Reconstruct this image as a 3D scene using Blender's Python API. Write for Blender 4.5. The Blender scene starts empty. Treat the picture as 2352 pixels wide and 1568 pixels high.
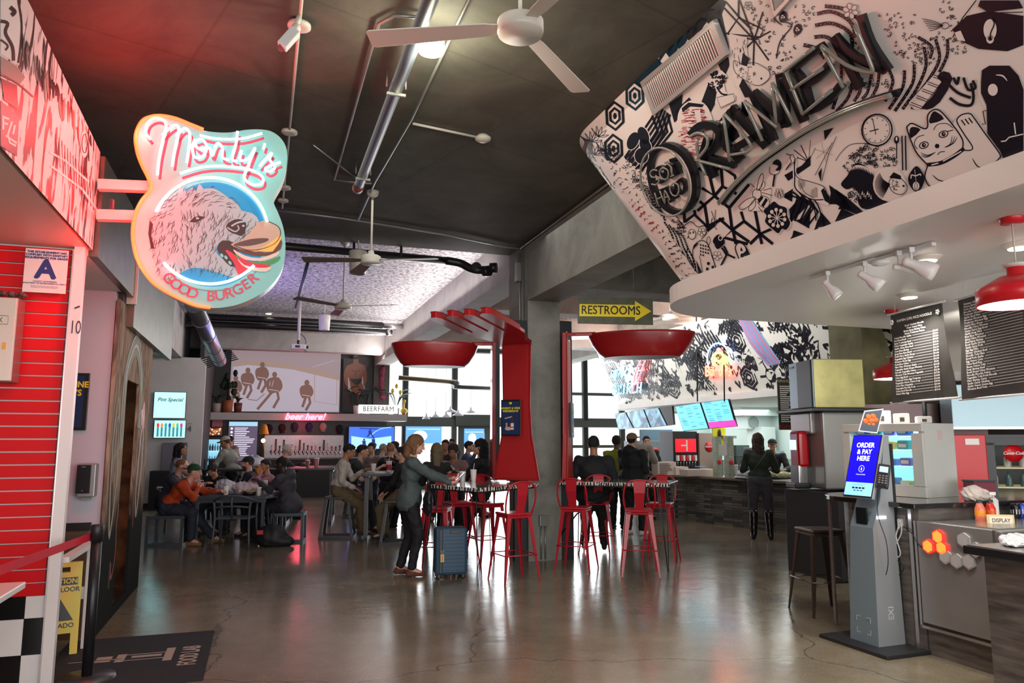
import bpy,bmesh,math,random
import numpy as np
from mathutils import Vector as V,Matrix,Euler
from mathutils.geometry import tessellate_polygon
PI=math.pi
R=math.radians
SC=bpy.context.scene
COL=SC.collection
# ---------------------------------------------------------------- camera, world, exposure
H=1.58
F=1700.0
TH=math.atan((1010-784)/F)
cam_d=bpy.data.cameras.new('camera')
cam_d.sensor_width=36.0
cam_d.lens=36.0*F/2352.0
cam_d.clip_end=300
cam=bpy.data.objects.new('camera',cam_d)
COL.objects.link(cam)
cam.location=(0,0,H)
cam.rotation_euler=(PI/2+TH,0,0)
SC.camera=cam
W=bpy.data.worlds.new('world')
SC.world=W
W.use_nodes=True
W.node_tree.nodes['Background'].inputs[0].default_value=(0.93,0.96,1.0,1)
W.node_tree.nodes['Background'].inputs[1].default_value=1.15
SC.view_settings.view_transform='Standard'
SC.view_settings.look='None'
SC.view_settings.gamma=1
SC.view_settings.use_curve_mapping=False
SC.view_settings.exposure=0.35
# pixel -> world
CT,ST=math.cos(TH),math.sin(TH)
def ray(px,py):
 x=(px-1176)/F;y=(784-py)/F
 return V((x,CT-y*ST,ST+y*CT))
def at(px,py,Y):
 d=ray(px,py);s=Y/d.y
 return V((d.x*s,Y,H+d.z*s))
def atz(px,py,z=0.0):
 d=ray(px,py);s=(z-H)/d.z
 return V((d.x*s,d.y*s,z))
 # building frame: origin at the column's near left corner, u across, v away
AV=V((-0.319,0.948,0));BV=V((0.948,0.319,0));ANG=math.atan2(0.319,0.948)
ORG=V((0.218,10.0,0))
def G(u,v,z=0.0):
 p=ORG+BV*u+AV*v
 return V((p.x,p.y,z))
def toG(p):
 d=V((p.x-ORG.x,p.y-ORG.y,0));return d.dot(BV),d.dot(AV)
def on_plane(px,py,p0,n):
 """point where the ray through a pixel meets the plane (p0, n)"""
 d=ray(px,py);o=V((0,0,H));s=(p0-o).dot(n)/d.dot(n)
 return o+d*s
 # ---------------------------------------------------------------- light helpers: area, point and spot
def area(name,loc,rot,sx,sy,w,col=(1,1,1)):
 l=bpy.data.lights.new(name,'AREA');l.shape='RECTANGLE';l.size=sx;l.size_y=sy;l.energy=w;l.color=col
 o=bpy.data.objects.new(name,l);COL.objects.link(o);o.location=loc;o.rotation_euler=rot
 return o
def point(name,loc,w,col=(1,1,1),r=0.08):
 l=bpy.data.lights.new(name,'POINT');l.energy=w;l.color=col;l.shadow_soft_size=r
 o=bpy.data.objects.new(name,l);COL.objects.link(o);o.location=loc
 return o
def spot(name,loc,target,w,col=(1,1,1),ang=60,r=0.05,blend=0.5):
 l=bpy.data.lights.new(name,'SPOT');l.energy=w;l.color=col;l.shadow_soft_size=r;l.spot_size=R(ang);l.spot_blend=blend
 o=bpy.data.objects.new(name,l);COL.objects.link(o);o.location=loc
 o.rotation_euler=(V(target)-V(loc)).to_track_quat('-Z','Y').to_euler()
 return o
LIGHTS=[]
# ---------------------------------------------------------------- materials
MATS={}
def mat(name,col=(0.5,0.5,0.5),rough=0.5,metal=0.0,emit=None,es=1.0,noise=0.0,nscale=8.0,bump=0.0,bscale=30.0,coat=0.0,alpha=1.0,trans=0.0,spec=None):
 if name in MATS:return MATS[name]
 m=bpy.data.materials.new(name);m.use_nodes=True
 nt=m.node_tree;b=nt.nodes['Principled BSDF']
 c4=(col[0],col[1],col[2],1)
 b.inputs['Base Color'].default_value=c4
 b.inputs['Roughness'].default_value=rough
 b.inputs['Metallic'].default_value=metal
 if coat:b.inputs['Coat Weight'].default_value=coat;b.inputs['Coat Roughness'].default_value=0.08
 if trans:b.inputs['Transmission Weight'].default_value=trans;b.inputs['IOR'].default_value=1.2
 if spec is not None:b.inputs['Specular IOR Level'].default_value=spec
 if alpha<1:b.inputs['Alpha'].default_value=alpha
 if emit is not None:
  b.inputs['Emission Color'].default_value=(emit[0],emit[1],emit[2],1);b.inputs['Emission Strength'].default_value=es
 if noise or bump:
  tc=nt.nodes.new('ShaderNodeTexCoord')
 if noise:
  n=nt.nodes.new('ShaderNodeTexNoise');n.inputs['Scale'].default_value=nscale;n.inputs['Detail'].default_value=5
  nt.links.new(tc.outputs['Object'],n.inputs['Vector'])
  cr=nt.nodes.new('ShaderNodeValToRGB')
  cr.color_ramp.elements[0].position=0.3;cr.color_ramp.elements[1].position=0.7
  cr.color_ramp.elements[0].color=tuple(max(0,v*(1-noise))for v in col)+(1,)
  cr.color_ramp.elements[1].color=tuple(min(1,v*(1+noise))for v in col)+(1,)
  nt.links.new(n.outputs['Fac'],cr.inputs[0]);nt.links.new(cr.outputs[0],b.inputs['Base Color'])
 if bump:
  n2=nt.nodes.new('ShaderNodeTexNoise');n2.inputs['Scale'].default_value=bscale;n2.inputs['Detail'].default_value=4
  nt.links.new(tc.outputs['Object'],n2.inputs['Vector'])
  bp=nt.nodes.new('ShaderNodeBump');bp.inputs['Strength'].default_value=bump;bp.inputs['Distance'].default_value=0.02
  nt.links.new(n2.outputs['Fac'],bp.inputs['Height']);nt.links.new(bp.outputs[0],b.inputs['Normal'])
 MATS[name]=m
 return m
def s2l(r,g,b):
 f=lambda c:(c/255/12.92)if c/255<=0.04045 else((c/255+0.055)/1.055)**2.4
 return(f(r),f(g),f(b))
def glow(name,rgb,es=1.0):
 c=s2l(*rgb)
 return mat(name,tuple(0.1*k for k in c),0.4,emit=c,es=es)
def ink(name,rgb,rough=0.5,**k):
 return mat(name,s2l(*rgb),rough,**k)
 # ---------------------------------------------------------------- mesh builder
class MB:
 def __init__(s):s.v=[];s.f=[];s.m=[];s.sm=[]
 def add(s,vs,fs,mi=0,smooth=False,M=None):
  o=len(s.v)
  if M is not None:vs=[M@V(v)for v in vs]
  s.v+=[tuple(v)for v in vs]
  for f in fs:
   s.f.append(tuple(i+o for i in f));s.m.append(mi);s.sm.append(smooth)
  return s
 def box(s,c,d,mi=0,rz=0,M=None,taper=1.0):
  x,y,z=d[0]/2,d[1]/2,d[2]/2
  vs=[]
  for sz in(-1,1):
   t=taper if sz>0 else 1
   for sx,sy in((-1,-1),(1,-1),(1,1),(-1,1)):
    p=V((sx*x*t,sy*y*t,sz*z))
    if rz:p=Matrix.Rotation(rz,3,'Z')@p
    vs.append(p+V(c))
  s.add(vs,[(0,3,2,1),(4,5,6,7),(0,1,5,4),(1,2,6,5),(2,3,7,6),(3,0,4,7)],mi,False,M)
  return s
 def beam(s,a,b,w,h,mi=0,up=(0,0,1)):
  a,b=V(a),V(b);d=(b-a).normalized();u=V(up)
  if abs(d.dot(u))>0.98:u=V((0,1,0))
  x=d.cross(u).normalized();y=x.cross(d)
  vs=[]
  for p in(a,b):
   for sx,sy in((-1,-1),(1,-1),(1,1),(-1,1)):vs.append(p+x*(sx*w/2)+y*(sy*h/2))
  s.add(vs,[(0,1,2,3),(7,6,5,4),(0,4,5,1),(1,5,6,2),(2,6,7,3),(3,7,4,0)],mi)
  return s
 def tube(s,pts,r,n=10,mi=0,cap=True,closed=False,rad=None,flat=1.0):
  pts=[V(p)for p in pts];N=len(pts);vs=[];fs=[]
  prev=None
  for i,p in enumerate(pts):
   if closed:t=(pts[(i+1)%N]-pts[i-1])
   else:t=pts[min(i+1,N-1)]-pts[max(i-1,0)]
   if t.length<1e-9:t=V((0,0,1))
   t.normalize()
   if prev is None:
    a=V((0,0,1))if abs(t.z)<0.9 else V((1,0,0))
    x=t.cross(a).normalized()
   else:
    x=(prev-t*prev.dot(t))
    x=x.normalized()if x.length>1e-6 else t.cross(V((0,0,1))).normalized()
   prev=x;y=t.cross(x)
   rr=rad[i]if rad else r
   for k in range(n):
    a=2*PI*k/n
    vs.append(p+x*math.cos(a)*rr+y*math.sin(a)*rr*flat)
  for i in range(N if closed else N-1):
   j=(i+1)%N
   for k in range(n):fs.append((i*n+k,i*n+(k+1)%n,j*n+(k+1)%n,j*n+k))
  s.add(vs,fs,mi,True)
  if cap and not closed:
   o=len(s.v)-len(vs)
   s.f.append(tuple(o+k for k in range(n))[::-1]);s.m.append(mi);s.sm.append(False)
   s.f.append(tuple(o+(N-1)*n+k for k in range(n)));s.m.append(mi);s.sm.append(False)
  return s
 def lathe(s,prof,n=24,mi=0,M=None,cap=True,smooth=True):
  vs=[];fs=[]
  for r,z in prof:
   for k in range(n):
    a=2*PI*k/n;vs.append((r*math.cos(a),r*math.sin(a),z))
  m=len(prof)
  for i in range(m-1):
   for k in range(n):fs.append((i*n+k,i*n+(k+1)%n,(i+1)*n+(k+1)%n,(i+1)*n+k))
  s.add(vs,fs,mi,smooth,M)
  if cap:
   o=len(s.v)-len(vs)
   s.f.append(tuple(o+k for k in range(n))[::-1]);s.m.append(mi);s.sm.append(False)
   s.f.append(tuple(o+(m-1)*n+k for k in range(n)));s.m.append(mi);s.sm.append(False)
  return s
 def prism(s,poly,z0,z1,mi=0,M=None,side=None):
  n=len(poly)
  ar=sum(poly[i][0]*poly[(i+1)%n][1]-poly[(i+1)%n][0]*poly[i][1]for i in range(n))
  if ar<0:poly=list(poly)[::-1]
  vs=[(p[0],p[1],z0)for p in poly]+[(p[0],p[1],z1)for p in poly]
  fs=[tuple(range(n))[::-1],tuple(range(n,2*n))]
  s.add(vs,fs,mi,False,M)
  o=len(s.v)-2*n
  for i in range(n):
   s.f.append((o+i,o+(i+1)%n,o+n+(i+1)%n,o+n+i));s.m.append(mi if side is None else side);s.sm.append(False)
  return s
 def poly(s,pts,mi=0,M=None):
  s.add(pts,[tuple(range(len(pts)))],mi,False,M);return s
 def ball(s,c,r,mi=0,n=12,M=None):
  rx,ry,rz=(r,r,r)if isinstance(r,(int,float))else r
  prof=[];vs=[];fs=[];m=max(4,n//2+1)
  for i in range(m+1):
   t=PI*i/m-PI/2
   for k in range(n):
    a=2*PI*k/n
    vs.append((c[0]+rx*math.cos(t)*math.cos(a),c[1]+ry*math.cos(t)*math.sin(a),c[2]+rz*math.sin(t)))
  for i in range(m):
   for k in range(n):fs.append((i*n+k,i*n+(k+1)%n,(i+1)*n+(k+1)%n,(i+1)*n+k))
  s.add(vs,fs,mi,True,M);return s
 def build(s,name,mats,parent=None,bevel=0,M=None):
  me=bpy.data.meshes.new(name)
  me.from_pydata(s.v,[],s.f)
  if not isinstance(mats,(list,tuple)):mats=[mats]
  for m in mats:me.materials.append(m)
  me.polygons.foreach_set('material_index',s.m);me.polygons.foreach_set('use_smooth',s.sm)
  me.update()
  o=bpy.data.objects.new(name,me);COL.objects.link(o)
  if parent is not None:o.parent=parent
  if M is not None:o.matrix_local=M
  if bevel:
   b=o.modifiers.new('bevel','BEVEL');b.width=bevel;b.segments=2;b.limit_method='ANGLE';b.angle_limit=R(40)
  return o
def tag(o,label=None,cat=None,group=None,kind=None):
 if label:o['label']=label
 if cat:o['category']=cat
 if group:o['group']=group
 if kind:o['kind']=kind
 return o
def struct(o):o['kind']='structure';return o
def thing(name,loc,rz=0,label=None,cat=None,group=None,rot=None):
 o=bpy.data.objects.new(name,None);COL.objects.link(o);o.empty_display_size=0.1
 o.location=loc;o.rotation_euler=rot if rot is not None else(0,0,rz)
 return tag(o,label,cat,group)
def copy_tree(o,parent=None):
 c=o.copy();COL.objects.link(c);c.parent=parent
 for ch in[x for x in bpy.data.objects if x.parent==o]:copy_tree(ch,c)
 return c
def kids(o):return[x for x in bpy.data.objects if x.parent==o]
def TR(x=0,y=0,z=0,rz=0,rx=0,ry=0,s=1):
 return Matrix.Translation((x,y,z))@Euler((rx,ry,rz)).to_matrix().to_4x4()@Matrix.Scale(s,4)
def frame_M(o,x,y):
 """matrix whose x and y axes run along the given world vectors, z is their cross product"""
 x=V(x).normalized();z=x.cross(V(y)).normalized();y=z.cross(x)
 return Matrix(((x.x,y.x,z.x,o[0]),(x.y,y.y,z.y,o[1]),(x.z,y.z,z.z,o[2]),(0,0,0,1)))
def text_mesh(s,size=0.1,bold=0.0,extrude=0.0,align='CENTER',sx=1.0,space=1.0,shear=0.0,line=1.0,res=3):
 c=bpy.data.curves.new('t','FONT');c.body=s;c.size=size;c.extrude=extrude
 c.align_x=align;c.align_y='CENTER';c.space_character=space;c.shear=shear;c.resolution_u=res;c.space_line=line
 o=bpy.data.objects.new('t',c);COL.objects.link(o)
 dg=bpy.context.evaluated_depsgraph_get()
 me=bpy.data.meshes.new_from_object(o.evaluated_get(dg))
 bpy.data.objects.remove(o);bpy.data.curves.remove(c)
 vs=[(v.co.x*sx,v.co.y,v.co.z)for v in me.vertices];fs=[tuple(p.vertices)for p in me.polygons]
 bpy.data.meshes.remove(me)
 if bold:
  b0=vs;f0=fs;n=len(vs);vs=[];fs=[];bold=bold*1.3
  for q,(dx,dy)in enumerate(((0,0),(1,0),(-1,0),(0,1),(0,-1),(.7,.7),(-.7,-.7))):vs+=[(x+dx*bold,y+dy*bold,z+q*1e-5)for x,y,z in b0];fs+=[tuple(i+n*q for i in f)for f in f0]
 return vs,fs
def text(mb,s,M,mi=0,**k):
 vs,fs=text_mesh(s,**k);mb.add(vs,fs,mi,False,M)
 return vs
def smooth_line(pts,n=6,closed=False):
 """Catmull-Rom through points"""
 P=[V(p)if len(p)==3 else V((p[0],p[1],0))for p in pts];out=[];N=len(P)
 rng=range(N)if closed else range(N-1)
 for i in rng:
  if closed:a,b,c,d=P[i-1],P[i],P[(i+1)%N],P[(i+2)%N]
  else:a,b,c,d=P[max(i-1,0)],P[i],P[i+1],P[min(i+2,N-1)]
  for k in range(n):
   t=k/n
   out.append(0.5*((2*b)+(c-a)*t+(2*a-5*b+4*c-d)*t*t+(3*b-a-3*c+d)*t**3))
 if not closed:out.append(P[-1])
 return out
 # ---------------------------------------------------------------- implicit surfaces (bodies, cloth, soft things)
def snets(Fd,org,h):
 S=Fd<0
 nx,ny,nz=Fd.shape
 cnt=np.zeros((nx-1,ny-1,nz-1),np.int32);acc=np.zeros((nx-1,ny-1,nz-1,3))
 cor=[(i,j,k)for i in(0,1)for j in(0,1)for k in(0,1)]
 def sub(A,c):return A[c[0]:nx-1+c[0],c[1]:ny-1+c[1],c[2]:nz-1+c[2]]
 for a in cor:
  for ax in range(3):
   if a[ax]:continue
   b=list(a);b[ax]=1;b=tuple(b)
   fa,fb=sub(Fd,a),sub(Fd,b);m=(fa<0)!=(fb<0)
   if not m.any():continue
   t=np.where(m,fa/np.where(m,fa-fb,1),0)
   cnt+=m
   for q in range(3):
    acc[...,q]+=np.where(m,a[q]+(t if q==ax else 0),0)
 act=cnt>0
 idx=-np.ones(act.shape,np.int64);I=np.argwhere(act);idx[act]=np.arange(len(I))
 vs=(I+acc[act]/cnt[act][:,None])*h+np.array(org)
 fs=[]
 for ax in range(3):
  s0=[slice(None)]*3;s1=[slice(None)]*3;s0[ax]=slice(0,-1);s1[ax]=slice(1,None)
  A=S[tuple(s0)];B=S[tuple(s1)]
  E=np.argwhere(A!=B)
  o1,o2=[(1,2),(2,0),(0,1)][ax]
  E=E[(E[:,o1]>0)&(E[:,o2]>0)&(E[:,o1]<Fd.shape[o1]-1)&(E[:,o2]<Fd.shape[o2]-1)]
  if not len(E):continue
  def g(d1,d2):
   e=E.copy();e[:,o1]-=d1;e[:,o2]-=d2;return idx[e[:,0],e[:,1],e[:,2]]
  q=np.stack([g(1,1),g(0,1),g(0,0),g(1,0)],1)
  ins=A[E[:,0],E[:,1],E[:,2]]
  q[~ins]=q[~ins][:,::-1]
  fs.append(q)
 return vs,np.concatenate(fs)if fs else np.zeros((0,4),int)
def sdf(prims,h=0.012,k=0.03,wob=0.0,wf=18.0,pad=0.02):
 """prims: ('c',a,b,ra,rb) tapered capsule, ('e',c,(rx,ry,rz),Matrix3|None) ellipsoid, ('-',prim) carve, ('p',pt,n) clip. returns verts, quads"""
 lo=np.full(3,1e9);hi=np.full(3,-1e9)
 for p in prims:
  if p[0]=='c':bb=[(np.array(q),r)for q,r in((p[1],p[3]),(p[2],p[4]))]
  elif p[0]=='e':bb=[(np.array(p[1]),max(p[2]))]
  else:continue
  for q,r in bb:lo=np.minimum(lo,q-r);hi=np.maximum(hi,q+r)
 lo-=pad+h*2+wob;hi+=pad+h*2+wob
 n=np.maximum(((hi-lo)/h).astype(int)+1,4)
 X=[lo[i]+np.arange(n[i])*h for i in range(3)]
 D=np.full(n,1.0)
 def ev(p,sl):
  x=X[0][sl[0]][:,None,None];y=X[1][sl[1]][None,:,None];z=X[2][sl[2]][None,None,:]
  if p[0]=='c':
   a=np.array(p[1]);b=np.array(p[2]);ba=b-a;L=max((ba*ba).sum(),1e-9)
   t=np.clip(((x-a[0])*ba[0]+(y-a[1])*ba[1]+(z-a[2])*ba[2])/L,0,1)
   d=np.sqrt((x-a[0]-t*ba[0])**2+(y-a[1]-t*ba[1])**2+(z-a[2]-t*ba[2])**2)
   return d-(p[3]+(p[4]-p[3])*t)
  if p[0]=='e':
   c=p[1];r=p[2];dx,dy,dz=x-c[0],y-c[1],z-c[2]
   if len(p)>3 and p[3]is not None:
    Mi=np.array(p[3].transposed());dx,dy,dz=[Mi[i,0]*dx+Mi[i,1]*dy+Mi[i,2]*dz for i in range(3)]
   k0=np.sqrt((dx/r[0])**2+(dy/r[1])**2+(dz/r[2])**2)
   k1=np.sqrt((dx/r[0]**2)**2+(dy/r[1]**2)**2+(dz/r[2]**2)**2)+1e-9
   return k0*(k0-1)/k1
  if p[0]=='p':
   c=p[1];nn=p[2]
   return(x-c[0])*nn[0]+(y-c[1])*nn[1]+(z-c[2])*nn[2]
 def bounds(p,m):
  if p[0]=='c':l=np.minimum(np.array(p[1])-p[3],np.array(p[2])-p[4]);u=np.maximum(np.array(p[1])+p[3],np.array(p[2])+p[4])
  else:r=max(p[2]);l=np.array(p[1])-r;u=np.array(p[1])+r
  l=l-m;u=u+m
  return tuple(slice(max(0,int((l[i]-lo[i])/h)),min(n[i],int((u[i]-lo[i])/h)+2))for i in range(3))
 for p in prims:
  if p[0]in 'ce':
   sl=bounds(p,k+3*h+wob*2);d=ev(p,sl);o=D[sl]
   hh=np.clip(0.5+0.5*(o-d)/k,0,1)
   D[sl]=o+(d-o)*hh-k*hh*(1-hh)
 if wob:
  x=X[0][:,None,None];y=X[1][None,:,None];z=X[2][None,None,:]
  D=D+wob*(np.sin(wf*(x+0.6*z)+1.3*np.sin(wf*.7*y))*np.sin(wf*(y-0.5*z)+2*np.sin(wf*.5*x))+0.5*np.sin(wf*2.1*(z+.4*x)+3*np.sin(wf*.8*y)))
 for p in prims:
  if p[0]=='-':
   sl=bounds(p[1],0.03);D[sl]=np.maximum(D[sl],-ev(p[1],sl))
  if p[0]=='p':D=np.maximum(D,ev(p,(slice(None),)*3))
 return snets(D,lo,h)
def soft(name,prims,m,parent=None,h=0.012,k=0.03,wob=0.0,wf=18.0,extra=None):
 """one smooth mesh object out of implicit primitives; extra: more (prims, h, k) joined in the same mesh"""
 vs,fs=sdf(prims,h,k,wob,wf)
 V_=[vs];F_=[fs];o=len(vs)
 for(p2,h2,k2)in(extra or[]):
  a,b=sdf(p2,h2,k2);V_.append(a);F_.append(b+o);o+=len(a)
 vs=np.concatenate(V_);fs=np.concatenate(F_)
 me=bpy.data.meshes.new(name);me.from_pydata(vs.tolist(),[],fs.tolist())
 me.polygons.foreach_set('use_smooth',np.ones(len(me.polygons),bool));me.materials.append(m);me.update()
 ob=bpy.data.objects.new(name,me);COL.objects.link(ob)
 if parent is not None:ob.parent=parent
 return ob
 # ================================================================= STRUCTURE
def floor_mat():
 m=mat('polished_concrete',(0.09,0.08,0.065),0.16)
 nt=m.node_tree;b=nt.nodes['Principled BSDF'];N=nt.nodes.new;L=nt.links.new
 tc=N('ShaderNodeTexCoord')
 n1=N('ShaderNodeTexNoise');n1.inputs['Scale'].default_value=0.9;n1.inputs['Detail'].default_value=8;n1.inputs['Roughness'].default_value=0.7
 n2=N('ShaderNodeTexNoise');n2.inputs['Scale'].default_value=55;n2.inputs['Detail'].default_value=3
 L(tc.outputs['Object'],n1.inputs['Vector']);L(tc.outputs['Object'],n2.inputs['Vector'])
 cr=N('ShaderNodeValToRGB');e=cr.color_ramp.elements
 e[0].position=0.25;e[0].color=(0.125,0.106,0.074,1);e[1].position=0.75;e[1].color=(0.29,0.25,0.18,1)
 L(n1.outputs['Fac'],cr.inputs[0])
 cr2=N('ShaderNodeValToRGB');e=cr2.color_ramp.elements;e[0].position=0.35;e[0].color=(0.87,0.87,0.87,1);e[1].position=0.65;e[1].color=(1.08,1.08,1.08,1)
 L(n2.outputs['Fac'],cr2.inputs[0])
 mx=N('ShaderNodeMixRGB');mx.blend_type='MULTIPLY';mx.inputs[0].default_value=1
 L(cr.outputs[0],mx.inputs[1]);L(cr2.outputs[0],mx.inputs[2])
 # cracks
 n3=N('ShaderNodeTexNoise');n3.inputs['Scale'].default_value=2.2;n3.inputs['Detail'].default_value=6
 L(tc.outputs['Object'],n3.inputs['Vector'])
 mv=N('ShaderNodeMixRGB');mv.blend_type='ADD';mv.inputs[0].default_value=0.45
 L(tc.outputs['Object'],mv.inputs[1]);L(n3.outputs['Color'],mv.inputs[2])
 vo=N('ShaderNodeTexVoronoi');vo.feature='DISTANCE_TO_EDGE';vo.inputs['Scale'].default_value=0.3
 L(mv.outputs[0],vo.inputs['Vector'])
 c3=N('ShaderNodeValToRGB');e=c3.color_ramp.elements;e[0].position=0.0;e[0].color=(0.35,0.35,0.35,1);e[1].position=0.0022;e[1].color=(1,1,1,1)
 L(vo.outputs['Distance'],c3.inputs[0])
 m2=N('ShaderNodeMixRGB');m2.blend_type='MULTIPLY';m2.inputs[0].default_value=1
 L(mx.outputs[0],m2.inputs[1]);L(c3.outputs[0],m2.inputs[2]);L(m2.outputs[0],b.inputs['Base Color'])
 mr=N('ShaderNodeMapRange');mr.inputs[3].default_value=0.10;mr.inputs[4].default_value=0.27
 L(n1.outputs['Fac'],mr.inputs[0]);L(mr.outputs[0],b.inputs['Roughness'])
 n4=N('ShaderNodeTexNoise');n4.inputs['Scale'].default_value=5.0;n4.inputs['Detail'].default_value=3;L(tc.outputs['Object'],n4.inputs['Vector'])
 bp=N('ShaderNodeBump');bp.inputs['Strength'].default_value=0.10;bp.inputs['Distance'].default_value=0.02
 L(n4.outputs['Fac'],bp.inputs['Height']);L(bp.outputs[0],b.inputs['Normal'])
 b.inputs['Specular IOR Level'].default_value=0.6
 return m
def concrete_mat(name,c0,c1,sc=1.1,rough=0.85,lines=True):
 m=mat(name,c0,rough);nt=m.node_tree;b=nt.nodes['Principled BSDF'];N=nt.nodes.new;L=nt.links.new
 tc=N('ShaderNodeTexCoord')
 n1=N('ShaderNodeTexNoise');n1.inputs['Scale'].default_value=sc;n1.inputs['Detail'].default_value=9;n1.inputs['Roughness'].default_value=0.68;n1.inputs['Distortion'].default_value=0.6
 L(tc.outputs['Object'],n1.inputs['Vector'])
 cr=N('ShaderNodeValToRGB');e=cr.color_ramp.elements;e[0].position=0.3;e[0].color=c0+(1,);e[1].position=0.72;e[1].color=c1+(1,)
 L(n1.outputs['Fac'],cr.inputs[0])
 if lines:
  mp=N('ShaderNodeMapping');mp.inputs['Rotation'].default_value=(0,0,-ANG);L(tc.outputs['Object'],mp.inputs['Vector'])
  bt=N('ShaderNodeTexBrick');bt.inputs['Scale'].default_value=1;bt.inputs['Brick Width'].default_value=2.44;bt.inputs['Row Height'].default_value=1.22
  bt.inputs['Mortar Size'].default_value=0.012;bt.inputs['Color1'].default_value=(1,1,1,1);bt.inputs['Color2'].default_value=(0.86,0.86,0.86,1);bt.inputs['Mortar'].default_value=(0.72,0.72,0.72,1);bt.offset=0
  L(mp.outputs[0],bt.inputs['Vector'])
  mx=N('ShaderNodeMixRGB');mx.blend_type='MULTIPLY';mx.inputs[0].default_value=0.8
  L(cr.outputs[0],mx.inputs[1]);L(bt.outputs['Color'],mx.inputs[2]);L(mx.outputs[0],b.inputs['Base Color'])
 else:L(cr.outputs[0],b.inputs['Base Color'])
 bp=N('ShaderNodeBump');bp.inputs['Strength'].default_value=0.25;bp.inputs['Distance'].default_value=0.03
 L(n1.outputs['Fac'],bp.inputs['Height']);L(bp.outputs[0],b.inputs['Normal'])
 return m
def popcorn_mat():
 m=mat('sprayed_insulation',(0.55,0.52,0.53),0.95);nt=m.node_tree;b=nt.nodes['Principled BSDF'];N=nt.nodes.new;L=nt.links.new
 tc=N('ShaderNodeTexCoord');n1=N('ShaderNodeTexNoise');n1.inputs['Scale'].default_value=14;n1.inputs['Detail'].default_value=6;n1.inputs['Roughness'].default_value=0.75
 L(tc.outputs['Object'],n1.inputs['Vector'])
 cr=N('ShaderNodeValToRGB');e=cr.color_ramp.elements;e[0].position=0.40;e[0].color=(0.15,0.13,0.14,1);e[1].position=0.58;e[1].color=(0.72,0.68,0.70,1)
 L(n1.outputs['Fac'],cr.inputs[0]);L(cr.outputs[0],b.inputs['Base Color'])
 bp=N('ShaderNodeBump');bp.inputs['Strength'].default_value=0.9;bp.inputs['Distance'].default_value=0.06
 L(n1.outputs['Fac'],bp.inputs['Height']);L(bp.outputs[0],b.inputs['Normal'])
 return m
CEIL=concrete_mat('ceiling_concrete',(0.052,0.048,0.038),(0.125,0.117,0.090))
CONC=concrete_mat('grey_concrete',(0.17,0.172,0.155),(0.33,0.33,0.30),1.6,lines=False)
CONCL=concrete_mat('pale_concrete',(0.34,0.32,0.31),(0.52,0.49,0.47),1.4,lines=False)
POP=popcorn_mat()
WHITE=mat('white_paint',(0.72,0.71,0.69),0.5,noise=0.04,nscale=3)
WHITEB=mat('white_plaster',(0.66,0.63,0.58),0.42)
GREYW=mat('dark_wall_paint',(0.05,0.05,0.055),0.7,noise=0.15)
BLACK=mat('black_paint',(0.010,0.010,0.011),0.45)
BLK2=mat('black_metal',(0.015,0.015,0.018),0.35,0.3)
def gbox(name,u0,u1,v0,v1,z0,z1,m,parent=None,bevel=0):
 c=G((u0+u1)/2,(v0+v1)/2,(z0+z1)/2)
 o=MB().box((0,0,0),(u1-u0,v1-v0,z1-z0)).build(name,m,None,bevel)
 o.location=c;o.rotation_euler=(0,0,ANG)
 if parent is not None:
  bpy.context.view_layer.update();o.parent=parent;o.matrix_parent_inverse=(Matrix.Translation(parent.location)@parent.rotation_euler.to_matrix().to_4x4()).inverted()
 return o
def gwall(name,pts,z0,z1,m,th=0.1):
 """thin prism wall along a polyline in building coordinates"""
 a=MB()
 for i in range(len(pts)-1):
  p=G(*pts[i]);q=G(*pts[i+1]);a.beam((p.x,p.y,(z0+z1)/2),(q.x,q.y,(z0+z1)/2),th,z1-z0)
 return struct(a.build(name,m))
fl=MB();fl.poly([G(-14,-16),G(13,-16),G(13,15.5),G(-14,15.5)]);fl.poly([G(-14,-16,-.2),G(-14,15.5,-.2),G(13,15.5,-.2),G(13,-16,-.2)]);struct(fl.build('floor',floor_mat()))
struct(gbox('ceiling',-14,13,-14,0.8,4.3,4.62,CEIL))
struct(gbox('ceiling',-14,13,0.8,16,4.65,4.95,POP))
# beams on the column line
struct(gbox('beam',0,0.47,-14,0.0,3.48,4.32,CONC))
struct(gbox('beam',0,0.47,0.8,14.8,3.98,4.66,CONCL))
struct(gbox('beam',0.0,0.47,-0.02,0.82,3.48,4.66,CONC))
struct(gbox('beam',0.47,13,0.2,0.8,3.75,4.32,CONC))
struct(gbox('beam',0.47,12,3.9,4.4,4.05,4.66,CONCL))
struct(gbox('beam',0.47,12,8.0,8.6,3.95,4.66,CONCL))
struct(gbox('beam',5.4,5.9,0.8,14.8,3.98,4.66,CONC))
struct(gbox('beam',-5.9,-5.3,3,12,3.56,4.66,CONCL))
struct(gbox('beam',-9,0.0,12.6,13.0,4.12,4.66,CONCL))
struct(gbox('column',0,0.47,0,0.8,0,3.49,CONC))
struct(gbox('column',4.75,5.35,-1.0,-0.35,0,4.3,mat('olive_concrete',(0.16,0.15,0.075),0.8,noise=0.3,nscale=3)))
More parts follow.
